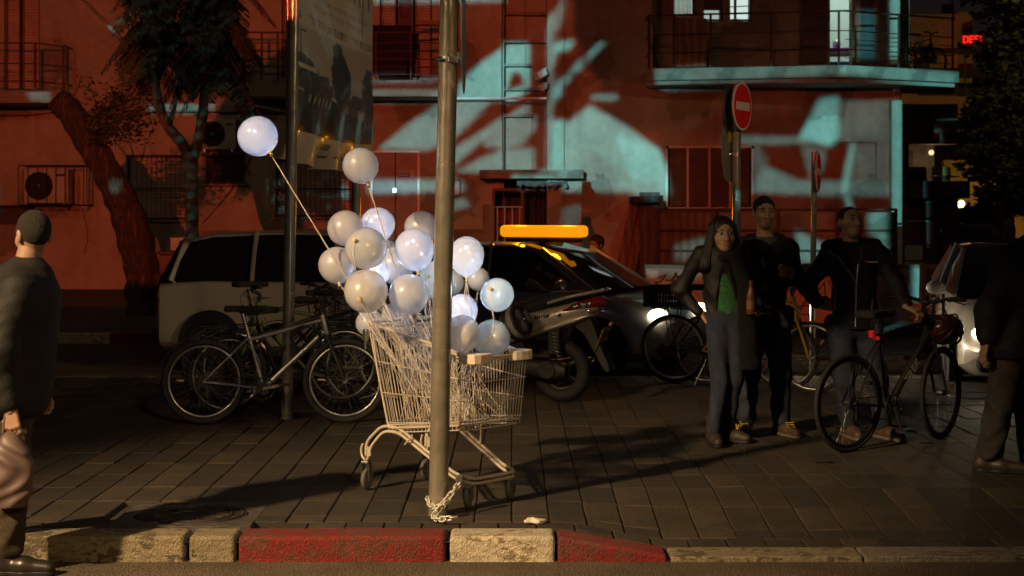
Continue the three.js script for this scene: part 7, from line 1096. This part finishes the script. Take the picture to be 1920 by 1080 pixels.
{ // the man with the bicycle
  const W = person('man in a zipped outdoor jacket, hand on hip, holding the black bicycle', 1597, 10.3), { P, t } = W, tone = [0.33, 0.2, 0.13];
  const H = W.head(P(1594, 418), 0.35, -0.26, -0.05, { s: 1.02, tone, beard: 0.5, gy: 0.6, gx: 0.3 }); const wl = P(1538, 572, -0.08), wr = P(1698, 574, -0.2);
  W.body([H.g, W.flesh([[P(1594, 432, 0.02), P(1598, 470, 0.03), 0.058, 0.068], [P(1600, 485), P(1600, 600), 0.12, 0.12, 0.7], [P(1554, 480), P(1646, 478), 0.06, 0.06], [P(1550, 484), P(1512, 536, 0.08), 0.05, 0.042], [P(1512, 536, 0.08), wl, 0.04, 0.028], [P(1648, 482), P(1678, 530, -0.04), 0.05, 0.042], [P(1678, 530, -0.04), wr, 0.04, 0.028], [P(1578, 610), P(1582, 715, 0), 0.1, 0.06], [P(1582, 715), P(1592, 800, 0.08), 0.055, 0.04], [P(1624, 610), P(1646, 715), 0.1, 0.06], [P(1646, 715), P(1656, 805, 0.04), 0.055, 0.04]]), W.fingers(wl, v(0.9, 0.0, -0.42), v(-0.35, 0.1, 0.9), -1, 0.45, 1.05), W.fingers(wr, v(0.8, -0.35, 0.5), v(0.1, 0.9, 0.35), -1, 1.05, 1.05)], tone);
  W.layer('undershirt', [[P(1597, 458, 0.03), P(1600, 480, 0), 0.074, 0.11, 0.8], [P(1600, 490), P(1602, 560), 0.14, 0.13, 0.7]], 0.05, mat([0.012, 0.012, 0.014], 0.9, 0, { map: T.cloth }), { wr: 0.003, top: P(0, 452).y });
  const jk = W.layer('jacket', [[P(1556, 480), P(1644, 478), 0.088, 0.088, 0.85], [P(1600, 495), P(1602, 555), 0.17, 0.155, 0.74], [P(1602, 555), P(1604, 614), 0.155, 0.172, 0.78], [P(1552, 486), P(1511, 536, 0.08), 0.068, 0.058], [P(1511, 536, 0.08), P(1533, 568, -0.06), 0.064, 0.048], [P(1650, 484), P(1680, 530, -0.04), 0.068, 0.06], [P(1680, 530, -0.04), P(1697, 570, -0.18), 0.066, 0.046]], 0.04, nylon, { wr: 0.007, q: 6, hem: P(0, 616).y, cut: capsules([[P(1600, 450, -0.12), P(1606, 524, -0.18), 0.085, 0.035], [P(1597, 440), P(1598, 470), 0.075, 0.075]], 0.03) });
  W.layer('hood', [[P(1552, 462, 0.06), P(1575, 476, -0.06), 0.035, 0.028], [P(1642, 460, 0.06), P(1628, 476, -0.06), 0.035, 0.028], [P(1552, 462, 0.06), P(1597, 456, 0.14), 0.045, 0.06], [P(1597, 456, 0.14), P(1642, 460, 0.06), 0.06, 0.045]], 0.04, nylon, { wr: 0.005 });
  const zm = mat([0.32, 0.32, 0.3], 0.35, 0.6); W.line('zip', jk.f, [[1550, 470], [1572, 482], [1592, 510], [1606, 532]], 0.0035, zm); W.line('zip', jk.f, [[1609, 496], [1606, 532], [1605, 572], [1604, 612]], 0.0055, zm); W.line('pocket_zip', jk.f, [[1567, 540], [1565, 582]], 0.0035, zm); W.line('pocket_zip', jk.f, [[1636, 560], [1634, 584]], 0.002, zm);
  const lg = W.onto(jk.f, 1627, 491); obj('logo_mark', [box(0.02, 0.012, 0.003, 0, 0, 0).translate(lg.x - 0.012, lg.y + 0.002, lg.z + 0.008)], mat([0.35, 0.03, 0.03], 0.5), t); obj('logo_lettering', [text('berghaus', 0.011, 0.002).translate(lg.x + 0.0, lg.y - 0.005, lg.z + 0.008)], mat(0.5, 0.5), t);
  W.layer('jeans', [[P(1582, 604), P(1622, 604), 0.135, 0.135, 0.82], [P(1578, 625), P(1582, 715, -0.02), 0.106, 0.074], [P(1582, 715, -0.02), P(1591, 792, 0.08), 0.074, 0.066], [P(1626, 625), P(1646, 715, -0.02), 0.106, 0.074], [P(1646, 715, -0.02), P(1655, 798, 0.04), 0.074, 0.064]], 0.03, jeans, { wr: 0.006, q: 8, top: P(0, 590).y });
  const sm = mat([0.07, 0.04, 0.025], 0.6); for (const [X, d, dx] of [[1592, 0.1, 0.1], [1657, 0.02, 0.45]]) { const a = P(X, 812, d); a.y = 0; shoe(t, 'shoe', a, [dx, 1], sm, mat([0.12, 0.1, 0.08], 0.7), 0.29); }
  W.hair(H, (x, y, z) => Math.max(ell(x, y, z, 0, 0.031, -0.0125, 0.0755, 0.0895, 0.0955), -0.06 - y + 0.98 * Math.max(0, z + 0.085) - 0.05 * sstep(Math.abs(x), 0.052, 0.064) * (1 - sstep(z, 0.02, 0.04)) + 0.004 * Math.sin(x * 190) + 0.003 * Math.sin(x * 97 + z * 120)) + 0.0006 * Math.sin(x * 300) * Math.sin(z * 280), [-0.1, -0.12, -0.14], [0.1, 0.15, 0.11], shortM);
}
{ // person cut by the right edge
  const W = person('person in a dark jacket and grey trousers walking, cut off by the right edge', 1905, 9.0), { P, t } = W, tone = [0.3, 0.18, 0.12];
  const H = W.head(P(1950, 405), -1.1, 0.1, 0, { tone }); const wl = P(1850, 640, -0.1), wr = P(1960, 650, 0.1);
  W.body([H.g, W.flesh([[P(1948, 420), P(1935, 470), 0.056, 0.07], [P(1930, 490), P(1912, 640), 0.12, 0.12], [P(1905, 485), P(1862, 580, -0.1), 0.05, 0.042], [P(1862, 580, -0.1), wl, 0.04, 0.03], [P(1958, 490), P(1970, 580), 0.05, 0.042], [P(1970, 580), wr, 0.04, 0.03], [P(1900, 650), P(1876, 760), 0.1, 0.06], [P(1876, 760), P(1856, 850), 0.055, 0.04], [P(1925, 650), P(1925, 760, 0.1), 0.1, 0.06], [P(1925, 760, 0.1), P(1935, 850, 0.1), 0.055, 0.04]]), W.fingers(wl, v(-0.3, -1, 0), v(-1, 0.2, 0.2), 1, 0.6), W.fingers(wr, v(0, -1, 0), v(1, 0, 0.2), -1, 0.6)], tone);
  W.layer('jacket', [[P(1938, 470), P(1925, 520), 0.12, 0.2], [P(1925, 520), P(1908, 640), 0.22, 0.235, 0.8], [P(1908, 490), P(1858, 582, -0.1), 0.1, 0.09], [P(1858, 582, -0.1), P(1850, 628, -0.1), 0.085, 0.065], [P(1958, 490), P(1972, 580), 0.1, 0.085], [P(1972, 580), P(1962, 640, 0.1), 0.085, 0.06]], 0.06, nylon, { wr: 0.006, q: 9, hem: P(0, 668).y });
  W.layer('trousers', [[P(1895, 650), P(1922, 650), 0.14, 0.14, 0.85], [P(1892, 665), P(1874, 760, -0.03), 0.11, 0.085], [P(1874, 760, -0.03), P(1856, 846), 0.085, 0.082], [P(1928, 665), P(1926, 760, 0.1), 0.11, 0.085], [P(1926, 760, 0.1), P(1936, 848, 0.1), 0.085, 0.08]], 0.03, mat([0.075, 0.065, 0.055], 0.95, 0, { map: retile(T.denim, 2), bump: retile(T.clothB, 3), bs: 0.004 }), { wr: 0.006, q: 11 });
  const sm = mat([0.035, 0.025, 0.02], 0.5); for (const [X, d, dx, dz] of [[1852, 0, 0.8, 0.35], [1938, 0.1, 0.6, 0.6]]) { const a = P(X, 880, d); a.y = dropAt(a.x + W.b.x, -9) ; shoe(t, 'shoe', a, [dx, dz], sm, M.black, 0.31); }
  W.hair(H, (x, y, z) => Math.max(ell(x, y, z, 0, 0.032, -0.013, 0.0785, 0.093, 0.0985), (z - 0.055) * 0.75 - (y - 0.06) * 1.1), [-0.1, -0.12, -0.14], [0.1, 0.15, 0.11], shortM);
}
{ // walker at the left edge, in the road
  const W = person('person walking at the left edge by the kerb with a pale plastic bag', 30, 7.02, -0.123), { P, t } = W, tone = [0.3, 0.18, 0.12];
  const H = W.head(P(62, 442), -2.4, 0.08, 0, { s: 1.02, tone }); const wl = P(22, 768, -0.2), wr = P(70, 720, 0.22);
  W.body([H.g, W.flesh([[P(58, 462), P(46, 520), 0.056, 0.07], [P(42, 540), P(24, 730), 0.12, 0.12], [P(30, 535, -0.16), P(-2, 660, -0.22), 0.05, 0.042], [P(-2, 660, -0.22), wl, 0.04, 0.03], [P(50, 535, 0.16), P(40, 650, 0.24), 0.05, 0.042], [P(40, 650, 0.24), wr, 0.04, 0.03], [P(20, 745), P(20, 900, -0.08), 0.1, 0.06], [P(20, 900, -0.08), P(18, 1030, -0.08), 0.055, 0.04], [P(20, 745), P(-10, 890, 0.1), 0.1, 0.06], [P(-10, 890, 0.1), P(-70, 1000, 0.1), 0.055, 0.04]]), W.fingers(wl, v(0.1, -1, 0.1), v(-0.2, 0, 1), 1, 1.0), W.fingers(wr, v(0.5, -0.9, 0), v(0.2, 0, -1), 1, 0.6)], tone);
  W.layer('jacket', [[P(52, 515), P(40, 560), 0.1, 0.17], [P(40, 560), P(24, 735), 0.19, 0.19], [P(34, 545, -0.16), P(-2, 660, -0.22), 0.09, 0.08], [P(-2, 660, -0.22), P(18, 752, -0.2), 0.075, 0.055], [P(52, 545, 0.16), P(42, 650, 0.24), 0.09, 0.075], [P(42, 650, 0.24), P(66, 710, 0.22), 0.07, 0.05]], 0.06, nylon, { wr: 0.006, q: 13, hem: P(0, 775).y });
  W.layer('trousers', [[P(14, 745), P(30, 745), 0.14, 0.14], [P(20, 770), P(20, 900, -0.08), 0.11, 0.085], [P(20, 900, -0.08), P(18, 1022, -0.08), 0.08, 0.074], [P(18, 770), P(-12, 890, 0.1), 0.11, 0.085], [P(-12, 890, 0.1), P(-72, 990, 0.1), 0.08, 0.072]], 0.03, mat([0.085, 0.06, 0.035], 0.95, 0, { map: retile(T.cloth, 1.5), bump: retile(T.clothB, 3), bs: 0.004 }), { wr: 0.007, q: 15 });
  const sm = mat([0.02, 0.016, 0.014], 0.35); const a = P(16, 1050, -0.08); a.y = 0; shoe(t, 'shoe', a, [1, 0.1], sm, M.black, 0.3); const a2 = P(-84, 1020, 0.1); a2.y = 0.06; shoe(t, 'shoe', a2, [0.8, 0.1], sm, M.black, 0.3);
  W.hair(H, (x, y, z) => Math.max(ell(x, y, z, 0, 0.032, -0.013, 0.0785, 0.093, 0.0985), -0.075 - y + 0.95 * Math.max(0, z + 0.075) - 0.045 * sstep(Math.abs(x), 0.055, 0.066) * (1 - sstep(z, 0.02, 0.04)) + 0.004 * Math.sin(x * 190) + 0.003 * Math.sin(x * 97 + z * 120)), [-0.1, -0.12, -0.14], [0.1, 0.15, 0.11], shortM);
  const bp = P(18, 850, -0.2).add(W.b), bg = thing('plastic_bag', 'pale pinkish plastic carrier bag hanging from the hand of the person at the left edge', 'bag', bp); const bf = (x, y, z) => ell(x, y + 0.06 * (1 - y), z, 0, -0.03, 0, 0.115 - 0.06 * clamp(y * 4, 0, 1), 0.19, 0.075) + 0.009 * Math.sin(x * 45 + 4 * Math.sin(y * 17)) * Math.sin(y * 28 + z * 30); obj('bag_body', nets(bf, [-0.17, -0.26, -0.12], [0.17, 0.24, 0.12], 0.009), mat([0.1, 0.065, 0.062], 0.5), bg); obj('bag_handle', [tube([v(-0.03, 0.1, 0), v(-0.01, 0.22, 0), v(0.012, 0.24, 0), v(0.03, 0.1, 0)], 0.01, 14, 6)], mat([0.1, 0.065, 0.062], 0.5), bg);
}
{ // passer-by beyond the taxi
  const W = person('passer-by with dark hair in a blue shirt standing beyond the taxi', 1120, 17.6, -0.12), { P, t } = W, tone = [0.2, 0.12, 0.08];
  const H = W.head(P(1118, 460), -0.9, 0.1, 0, { tone });
  W.body([H.g, W.flesh([[P(1118, 470), P(1120, 488), 0.052, 0.06], [P(1120, 495), P(1121, 580), 0.11, 0.12, 0.8], [P(1104, 492), P(1100, 545), 0.05, 0.04], [P(1100, 545), P(1106, 590), 0.04, 0.03], [P(1138, 492), P(1143, 545), 0.05, 0.04], [P(1143, 545), P(1140, 590), 0.04, 0.03], [P(1112, 590), P(1112, 655), 0.08, 0.05], [P(1130, 590), P(1130, 655), 0.08, 0.05]], 0.016), W.fingers(P(1106, 590), v(0, -1, 0), v(-1, 0, 0.3), 1, 0.6), W.fingers(P(1140, 590), v(0, -1, 0), v(1, 0, 0.3), -1, 0.6)], tone);
  W.layer('shirt', [[P(1106, 494), P(1136, 494), 0.07, 0.07], [P(1121, 505), P(1121, 570), 0.15, 0.15, 0.75], [P(1104, 494), P(1099, 545), 0.075, 0.065], [P(1138, 494), P(1144, 545), 0.075, 0.065], [P(1099, 545), P(1104, 580), 0.06, 0.05], [P(1144, 545), P(1141, 580), 0.06, 0.05]], 0.05, mat([0.035, 0.05, 0.085], 0.95, 0, { map: T.cloth }), { wr: 0.006, cell: 0.014, hem: P(0, 582).y });
  W.layer('trousers', [[P(1114, 582), P(1128, 582), 0.12, 0.12], [P(1112, 592), P(1112, 645), 0.1, 0.08], [P(1130, 592), P(1130, 645), 0.1, 0.08]], 0.04, mat(0.02, 0.9), { cell: 0.014 });
  for (const X of [1112, 1130]) { const a = P(X, 660); a.y = 0; shoe(t, 'shoe', a, [-0.2, 1], M.black, M.black, 0.28); }
  W.hair(H, (x, y, z) => Math.max(ell(x, y, z, 0, 0.036, -0.014, 0.086, 0.1, 0.105), -0.075 - y + 0.95 * Math.max(0, z + 0.075) - 0.045 * sstep(Math.abs(x), 0.055, 0.066) * (1 - sstep(z, 0.02, 0.04)) + 0.004 * Math.sin(x * 190) + 0.003 * Math.sin(x * 97 + z * 120)), [-0.11, -0.12, -0.14], [0.11, 0.16, 0.12], shortM);
}
// ------------------------------------------------------------------ trees
const barkM = mat([0.16, 0.12, 0.085], 0.95, 0, { map: retile(T.bark, 2.2, 1), bump: retile(T.barkB, 2.2, 1), bs: 0.03 }), barkS = mat([0.14, 0.125, 0.08], 0.9, 0, { map: T.blotch, bump: retile(T.barkB, 3, 1), bs: 0.01 });
const limb = (pts, r0, r1, seg = 10) => { const c = new THREE.CatmullRomCurve3(pts).getPoints(pts.length * 6); return sweep(c, c.map((_, i) => lerp(r0, r1, i / (c.length - 1)) * (1 + 0.07 * Math.sin(i * 1.7))), seg); };
function leafMass(n, place, size, aspect = 0.5) { // separate small leaves, two triangles each with a fold
  const pos = [], col = [], m = new THREE.Matrix4(), e = new THREE.Euler();
  for (let i = 0; i < n; i++) {
    const p = place(i); if (!p) continue; e.set(rr(-1.2, 0.6), rr(0, 2 * PI), rr(-0.8, 0.8)); m.makeRotationFromEuler(e); const s = size * rr(0.6, 1.3), w = s * aspect;
    const q = [[0, 0, 0], [w / 2, -s * 0.06, s * 0.45], [0, 0.02 * s, s], [-w / 2, -s * 0.06, s * 0.45]].map(([x, y, z]) => v(x, y, z).applyMatrix4(m).add(p)), k = rr(0.6, 1.4);
    for (const j of [0, 1, 2, 0, 2, 3]) { pos.push(q[j].x, q[j].y, q[j].z); col.push(k, k * rr(0.92, 1.05), k); }
  }
  const g = new THREE.BufferGeometry(); g.setAttribute('position', new THREE.Float32BufferAttribute(pos, 3)); g.setAttribute('color', new THREE.Float32BufferAttribute(col, 3)); g.computeVertexNormals(); return g;
}
const leafM = (c) => mat(c, 0.6, 0, { vertexColors: true, side: THREE.DoubleSide, phys: { transmission: 0.35, thickness: 0 } });
{ // leaning lopped trunk with young shoots
  const z = 22.6, b = at(272, 603, z); b.y = 0; const t = thing('leaning_tree', 'thick leaning tree trunk, sawn off at the top, with young leafy shoots', 'tree', b), P = (X, Y, d = 0) => at(X, Y, z + d).sub(b);
  const g = limb([P(274, 625), P(270, 560), P(262, 480), P(236, 395), P(200, 325), P(165, 265), P(128, 205), P(108, 188)], 0.3, 0.19, 22), p = g.attributes.position; for (let i = 0; i < p.count; i++) { const x = p.getX(i), y = p.getY(i), zz = p.getZ(i), k = 0.018 * Math.sin(y * 9 + x * 14) + 0.02 * Math.sin(zz * 21 + y * 3); p.setXYZ(i, x + k, y, zz + k * 0.6); } g.computeVertexNormals();
  obj('trunk', [g], barkM, t); obj('cut_face', [new THREE.CylinderGeometry(0.18, 0.19, 0.02, 24).rotateZ(0.9).translate(...P(106, 187, -0.04).toArray())], mat([0.3, 0.2, 0.11], 0.85, 0, { map: T.wood }), t); obj('root_flare', [limb([P(274, 560), P(262, 600), P(240, 612)], 0.16, 0.05), limb([P(275, 560), P(285, 600), P(300, 612)], 0.16, 0.05)], barkM, t); each('burr', [ball(0.1, ...P(299, 525, -0.1).toArray(), 0.8, 1.6, 1), ball(0.08, ...P(258, 520, -0.2).toArray(), 0.8, 1.6, 1)], barkM, t);
  const tw = [], heads = []; for (let i = 0; i < 26; i++) { const a = P(rr(150, 205), rr(225, 275), rr(-0.2, 0.2)), c = P(rr(140, 285), rr(140, 265), rr(-0.7, 0.7)); tw.push(limb([a, a.clone().lerp(c, 0.5).add(v(0, 0.12, 0)), c], 0.018, 0.005, 5)); heads.push([a, c]); } for (const [X0, Y0, X1, Y1] of [[130, 190, 108, 118], [130, 190, 152, 140], [122, 190, 92, 140]]) tw.push(limb([P(X0, Y0), P((X0 + X1) / 2 + 5, (Y0 + Y1) / 2), P(X1, Y1)], 0.022, 0.006, 5)); obj('shoots', tw, barkS, t);
  obj('leaves', leafMass(1700, () => { const [a, c] = heads[Math.floor(rnd() * heads.length)], k = Math.pow(rnd(), 0.5); return a.clone().lerp(c, 0.35 + 0.75 * k).add(v(rr(-0.14, 0.14), rr(-0.2, 0.1), rr(-0.14, 0.14))); }, 0.085, 0.42), leafM([0.045, 0.055, 0.02]), t, { uv: true });
}
{ // slim forked tree with hanging feathery leaves
  const z = 20.2, b = at(362, 606, z); b.y = 0; const t = thing('feathery_tree', 'slim forked tree with drooping feathery dark foliage at the top left', 'tree', b), P = (X, Y, d = 0) => at(X, Y, z + d).sub(b);
  obj('trunk', [limb([P(362, 625), P(362, 500), P(360, 400), P(359, 296)], 0.1, 0.088, 14)], barkS, t);
  const L = [[[359, 300], [340, 268], [312, 232], [296, 185], [290, 140], [286, 95]], [[359, 300], [372, 262], [382, 195], [386, 120], [388, 40], [396, -60]], [[290, 140], [262, 112], [232, 80], [196, 40], [150, -6]], [[288, 120], [310, 70], [330, 20], [340, -60]], [[318, 232], [326, 205], [334, 130], [334, 40]], [[386, 120], [410, 70], [440, 10]], [[286, 95], [270, 50], [280, -30]]];
  L.forEach((l, i) => obj('branch', [limb(l.map(([X, Y], k) => P(X, Y, (i % 3 - 1) * 0.12 * k)), i < 2 ? 0.085 : i === 2 ? 0.055 : 0.04, i < 2 ? 0.05 : 0.02, 10)], barkS, t));
  const fr = []; const frond = (a, dir, len) => { // rachis with two rows of leaflets
    const pts = [0, 0.33, 0.66, 1].map((k) => a.clone().addScaledVector(dir, len * k).add(v(0, -0.55 * len * k * k, 0))), c = new THREE.CatmullRomCurve3(pts), pos = [];
    for (let i = 2; i < 26; i++) { const k = i / 26, p = c.getPoint(k), d = c.getTangent(k), sd = d.clone().cross(UPV).normalize(); const l = 0.17 * Math.sin(PI * (0.12 + 0.8 * k)) * rr(0.8, 1.15); for (const s of [1, -1]) { const e = p.clone().addScaledVector(sd, s * l).addScaledVector(d, l * 0.45).add(v(rr(-0.01, 0.01), -l * rr(0.3, 0.8), rr(-0.01, 0.01))), w = d.clone().multiplyScalar(0.017); pos.push(...p.toArray(), ...e.clone().add(w).toArray(), ...e.clone().sub(w).toArray(), ...p.clone().add(w).toArray(), ...e.clone().add(w).toArray(), ...p.clone().sub(w).toArray()); } }
    for (let i = 0; i < 10; i++) { const p = c.getPoint(i / 10), q = c.getPoint((i + 1) / 10); pos.push(p.x - 0.004, p.y, p.z, p.x + 0.004, p.y, p.z, q.x, q.y, q.z); } const g = new THREE.BufferGeometry(); g.setAttribute('position', new THREE.Float32BufferAttribute(pos, 3)); g.computeVertexNormals(); return g; };
  for (let i = 0; i < 150; i++) { let X = rr(250, 448), Y = rr(-80, 55); const u = rnd(); if (u < 0.3) { X = rr(375, 440); Y = rr(10, 130); } else if (u < 0.5) { X = rr(262, 330); Y = rr(30, 105); } const a = P(X, Y, rr(-0.8, 0.8)), th = rr(0, 2 * PI); fr.push(frond(a, v(Math.cos(th) * 0.75, -0.25 - 0.3 * rnd(), Math.sin(th) * 0.75).normalize(), rr(0.42, 0.75))); }
  obj('fronds', fr, mat([0.05, 0.06, 0.024], 0.65, 0, { side: THREE.DoubleSide, phys: { transmission: 0.3, thickness: 0 } }), t);
}
function roundTree(name, label, z, trunk, r0, r1, blobs, n, size, col, asp) {
  const f = at(trunk[0][0], trunk[0][1], z), b = v(f.x, 0, -z), t = thing(name, label, 'tree', b), P = (X, Y, d = 0) => at(X, Y, z + d).sub(b), s = F / z;
  obj('trunk', [limb(trunk.map(([X, Y], i) => { const p = P(X, Y); if (!i) p.y = -0.1; return p; }), r0, r1, 12)], barkS, t); const end = P(...trunk[trunk.length - 1]);
  blobs.forEach(([X, Y, R], i) => { if (i % 2 === 0) obj('branch', [limb([end.clone().add(v(0, -0.2, 0)), end.clone().lerp(P(X, Y, rr(-0.5, 0.5)), 0.5).add(v(0, 0.15, 0)), P(X, Y, rr(-0.5, 0.5))], r1 * 0.6, 0.015, 6)], barkS, t); });
  const cl = []; blobs.forEach(([X, Y, R]) => { const c = P(X, Y, rr(-0.6, 0.6)), q = Math.max(3, Math.round(R * R / 120)); for (let i = 0; i < q; i++) { const d = v(rr(-1, 1), rr(-1, 1), rr(-1, 1)).normalize().multiplyScalar(R / s * Math.pow(rnd(), 0.4)); cl.push([c.clone().add(d), R / s * 0.34]); } });
  obj('crown', leafMass(n, () => { const [c, r] = cl[Math.floor(rnd() * cl.length)]; return c.clone().add(v(rr(-1, 1), rr(-0.8, 0.8), rr(-1, 1)).multiplyScalar(r * rr(0.5, 1))); }, size, asp), leafM(col), t, { uv: true });
}
roundTree('street_tree', 'dense leafy street tree filling the upper right edge', 23, [[1893, 600], [1890, 500], [1889, 430], [1886, 392]], 0.15, 0.11, [[1900, 30, 70], [1930, 110, 80], [1890, 95, 46], [1880, 180, 60], [1935, 215, 70], [1850, 235, 45], [1905, 280, 64], [1842, 300, 42], [1870, 345, 40], [1925, 350, 50], [1835, 195, 25], [1872, 385, 22], [1905, 395, 28], [1880, -50, 70], [1960, 0, 80]], 15000, 0.14, [0.085, 0.105, 0.035], 0.55);
roundTree('small_tree', 'small round tree left of the trunk down the side street, below the lamp', 47, [[1792, 480], [1792, 440], [1792, 425]], 0.1, 0.06, [[1780, 405, 20], [1800, 412, 24], [1795, 430, 20], [1812, 402, 14]], 1600, 0.28, [0.05, 0.06, 0.02], 0.6);
roundTree('small_tree', 'small round tree lit orange from behind, beside the big trunk down the side street', 49, [[1852, 480], [1852, 450], [1852, 430]], 0.1, 0.06, [[1845, 405, 24], [1862, 412, 26], [1852, 430, 22], [1838, 418, 16], [1868, 396, 14]], 1900, 0.28, [0.05, 0.06, 0.02], 0.6);
renderer.render(scene, camera);
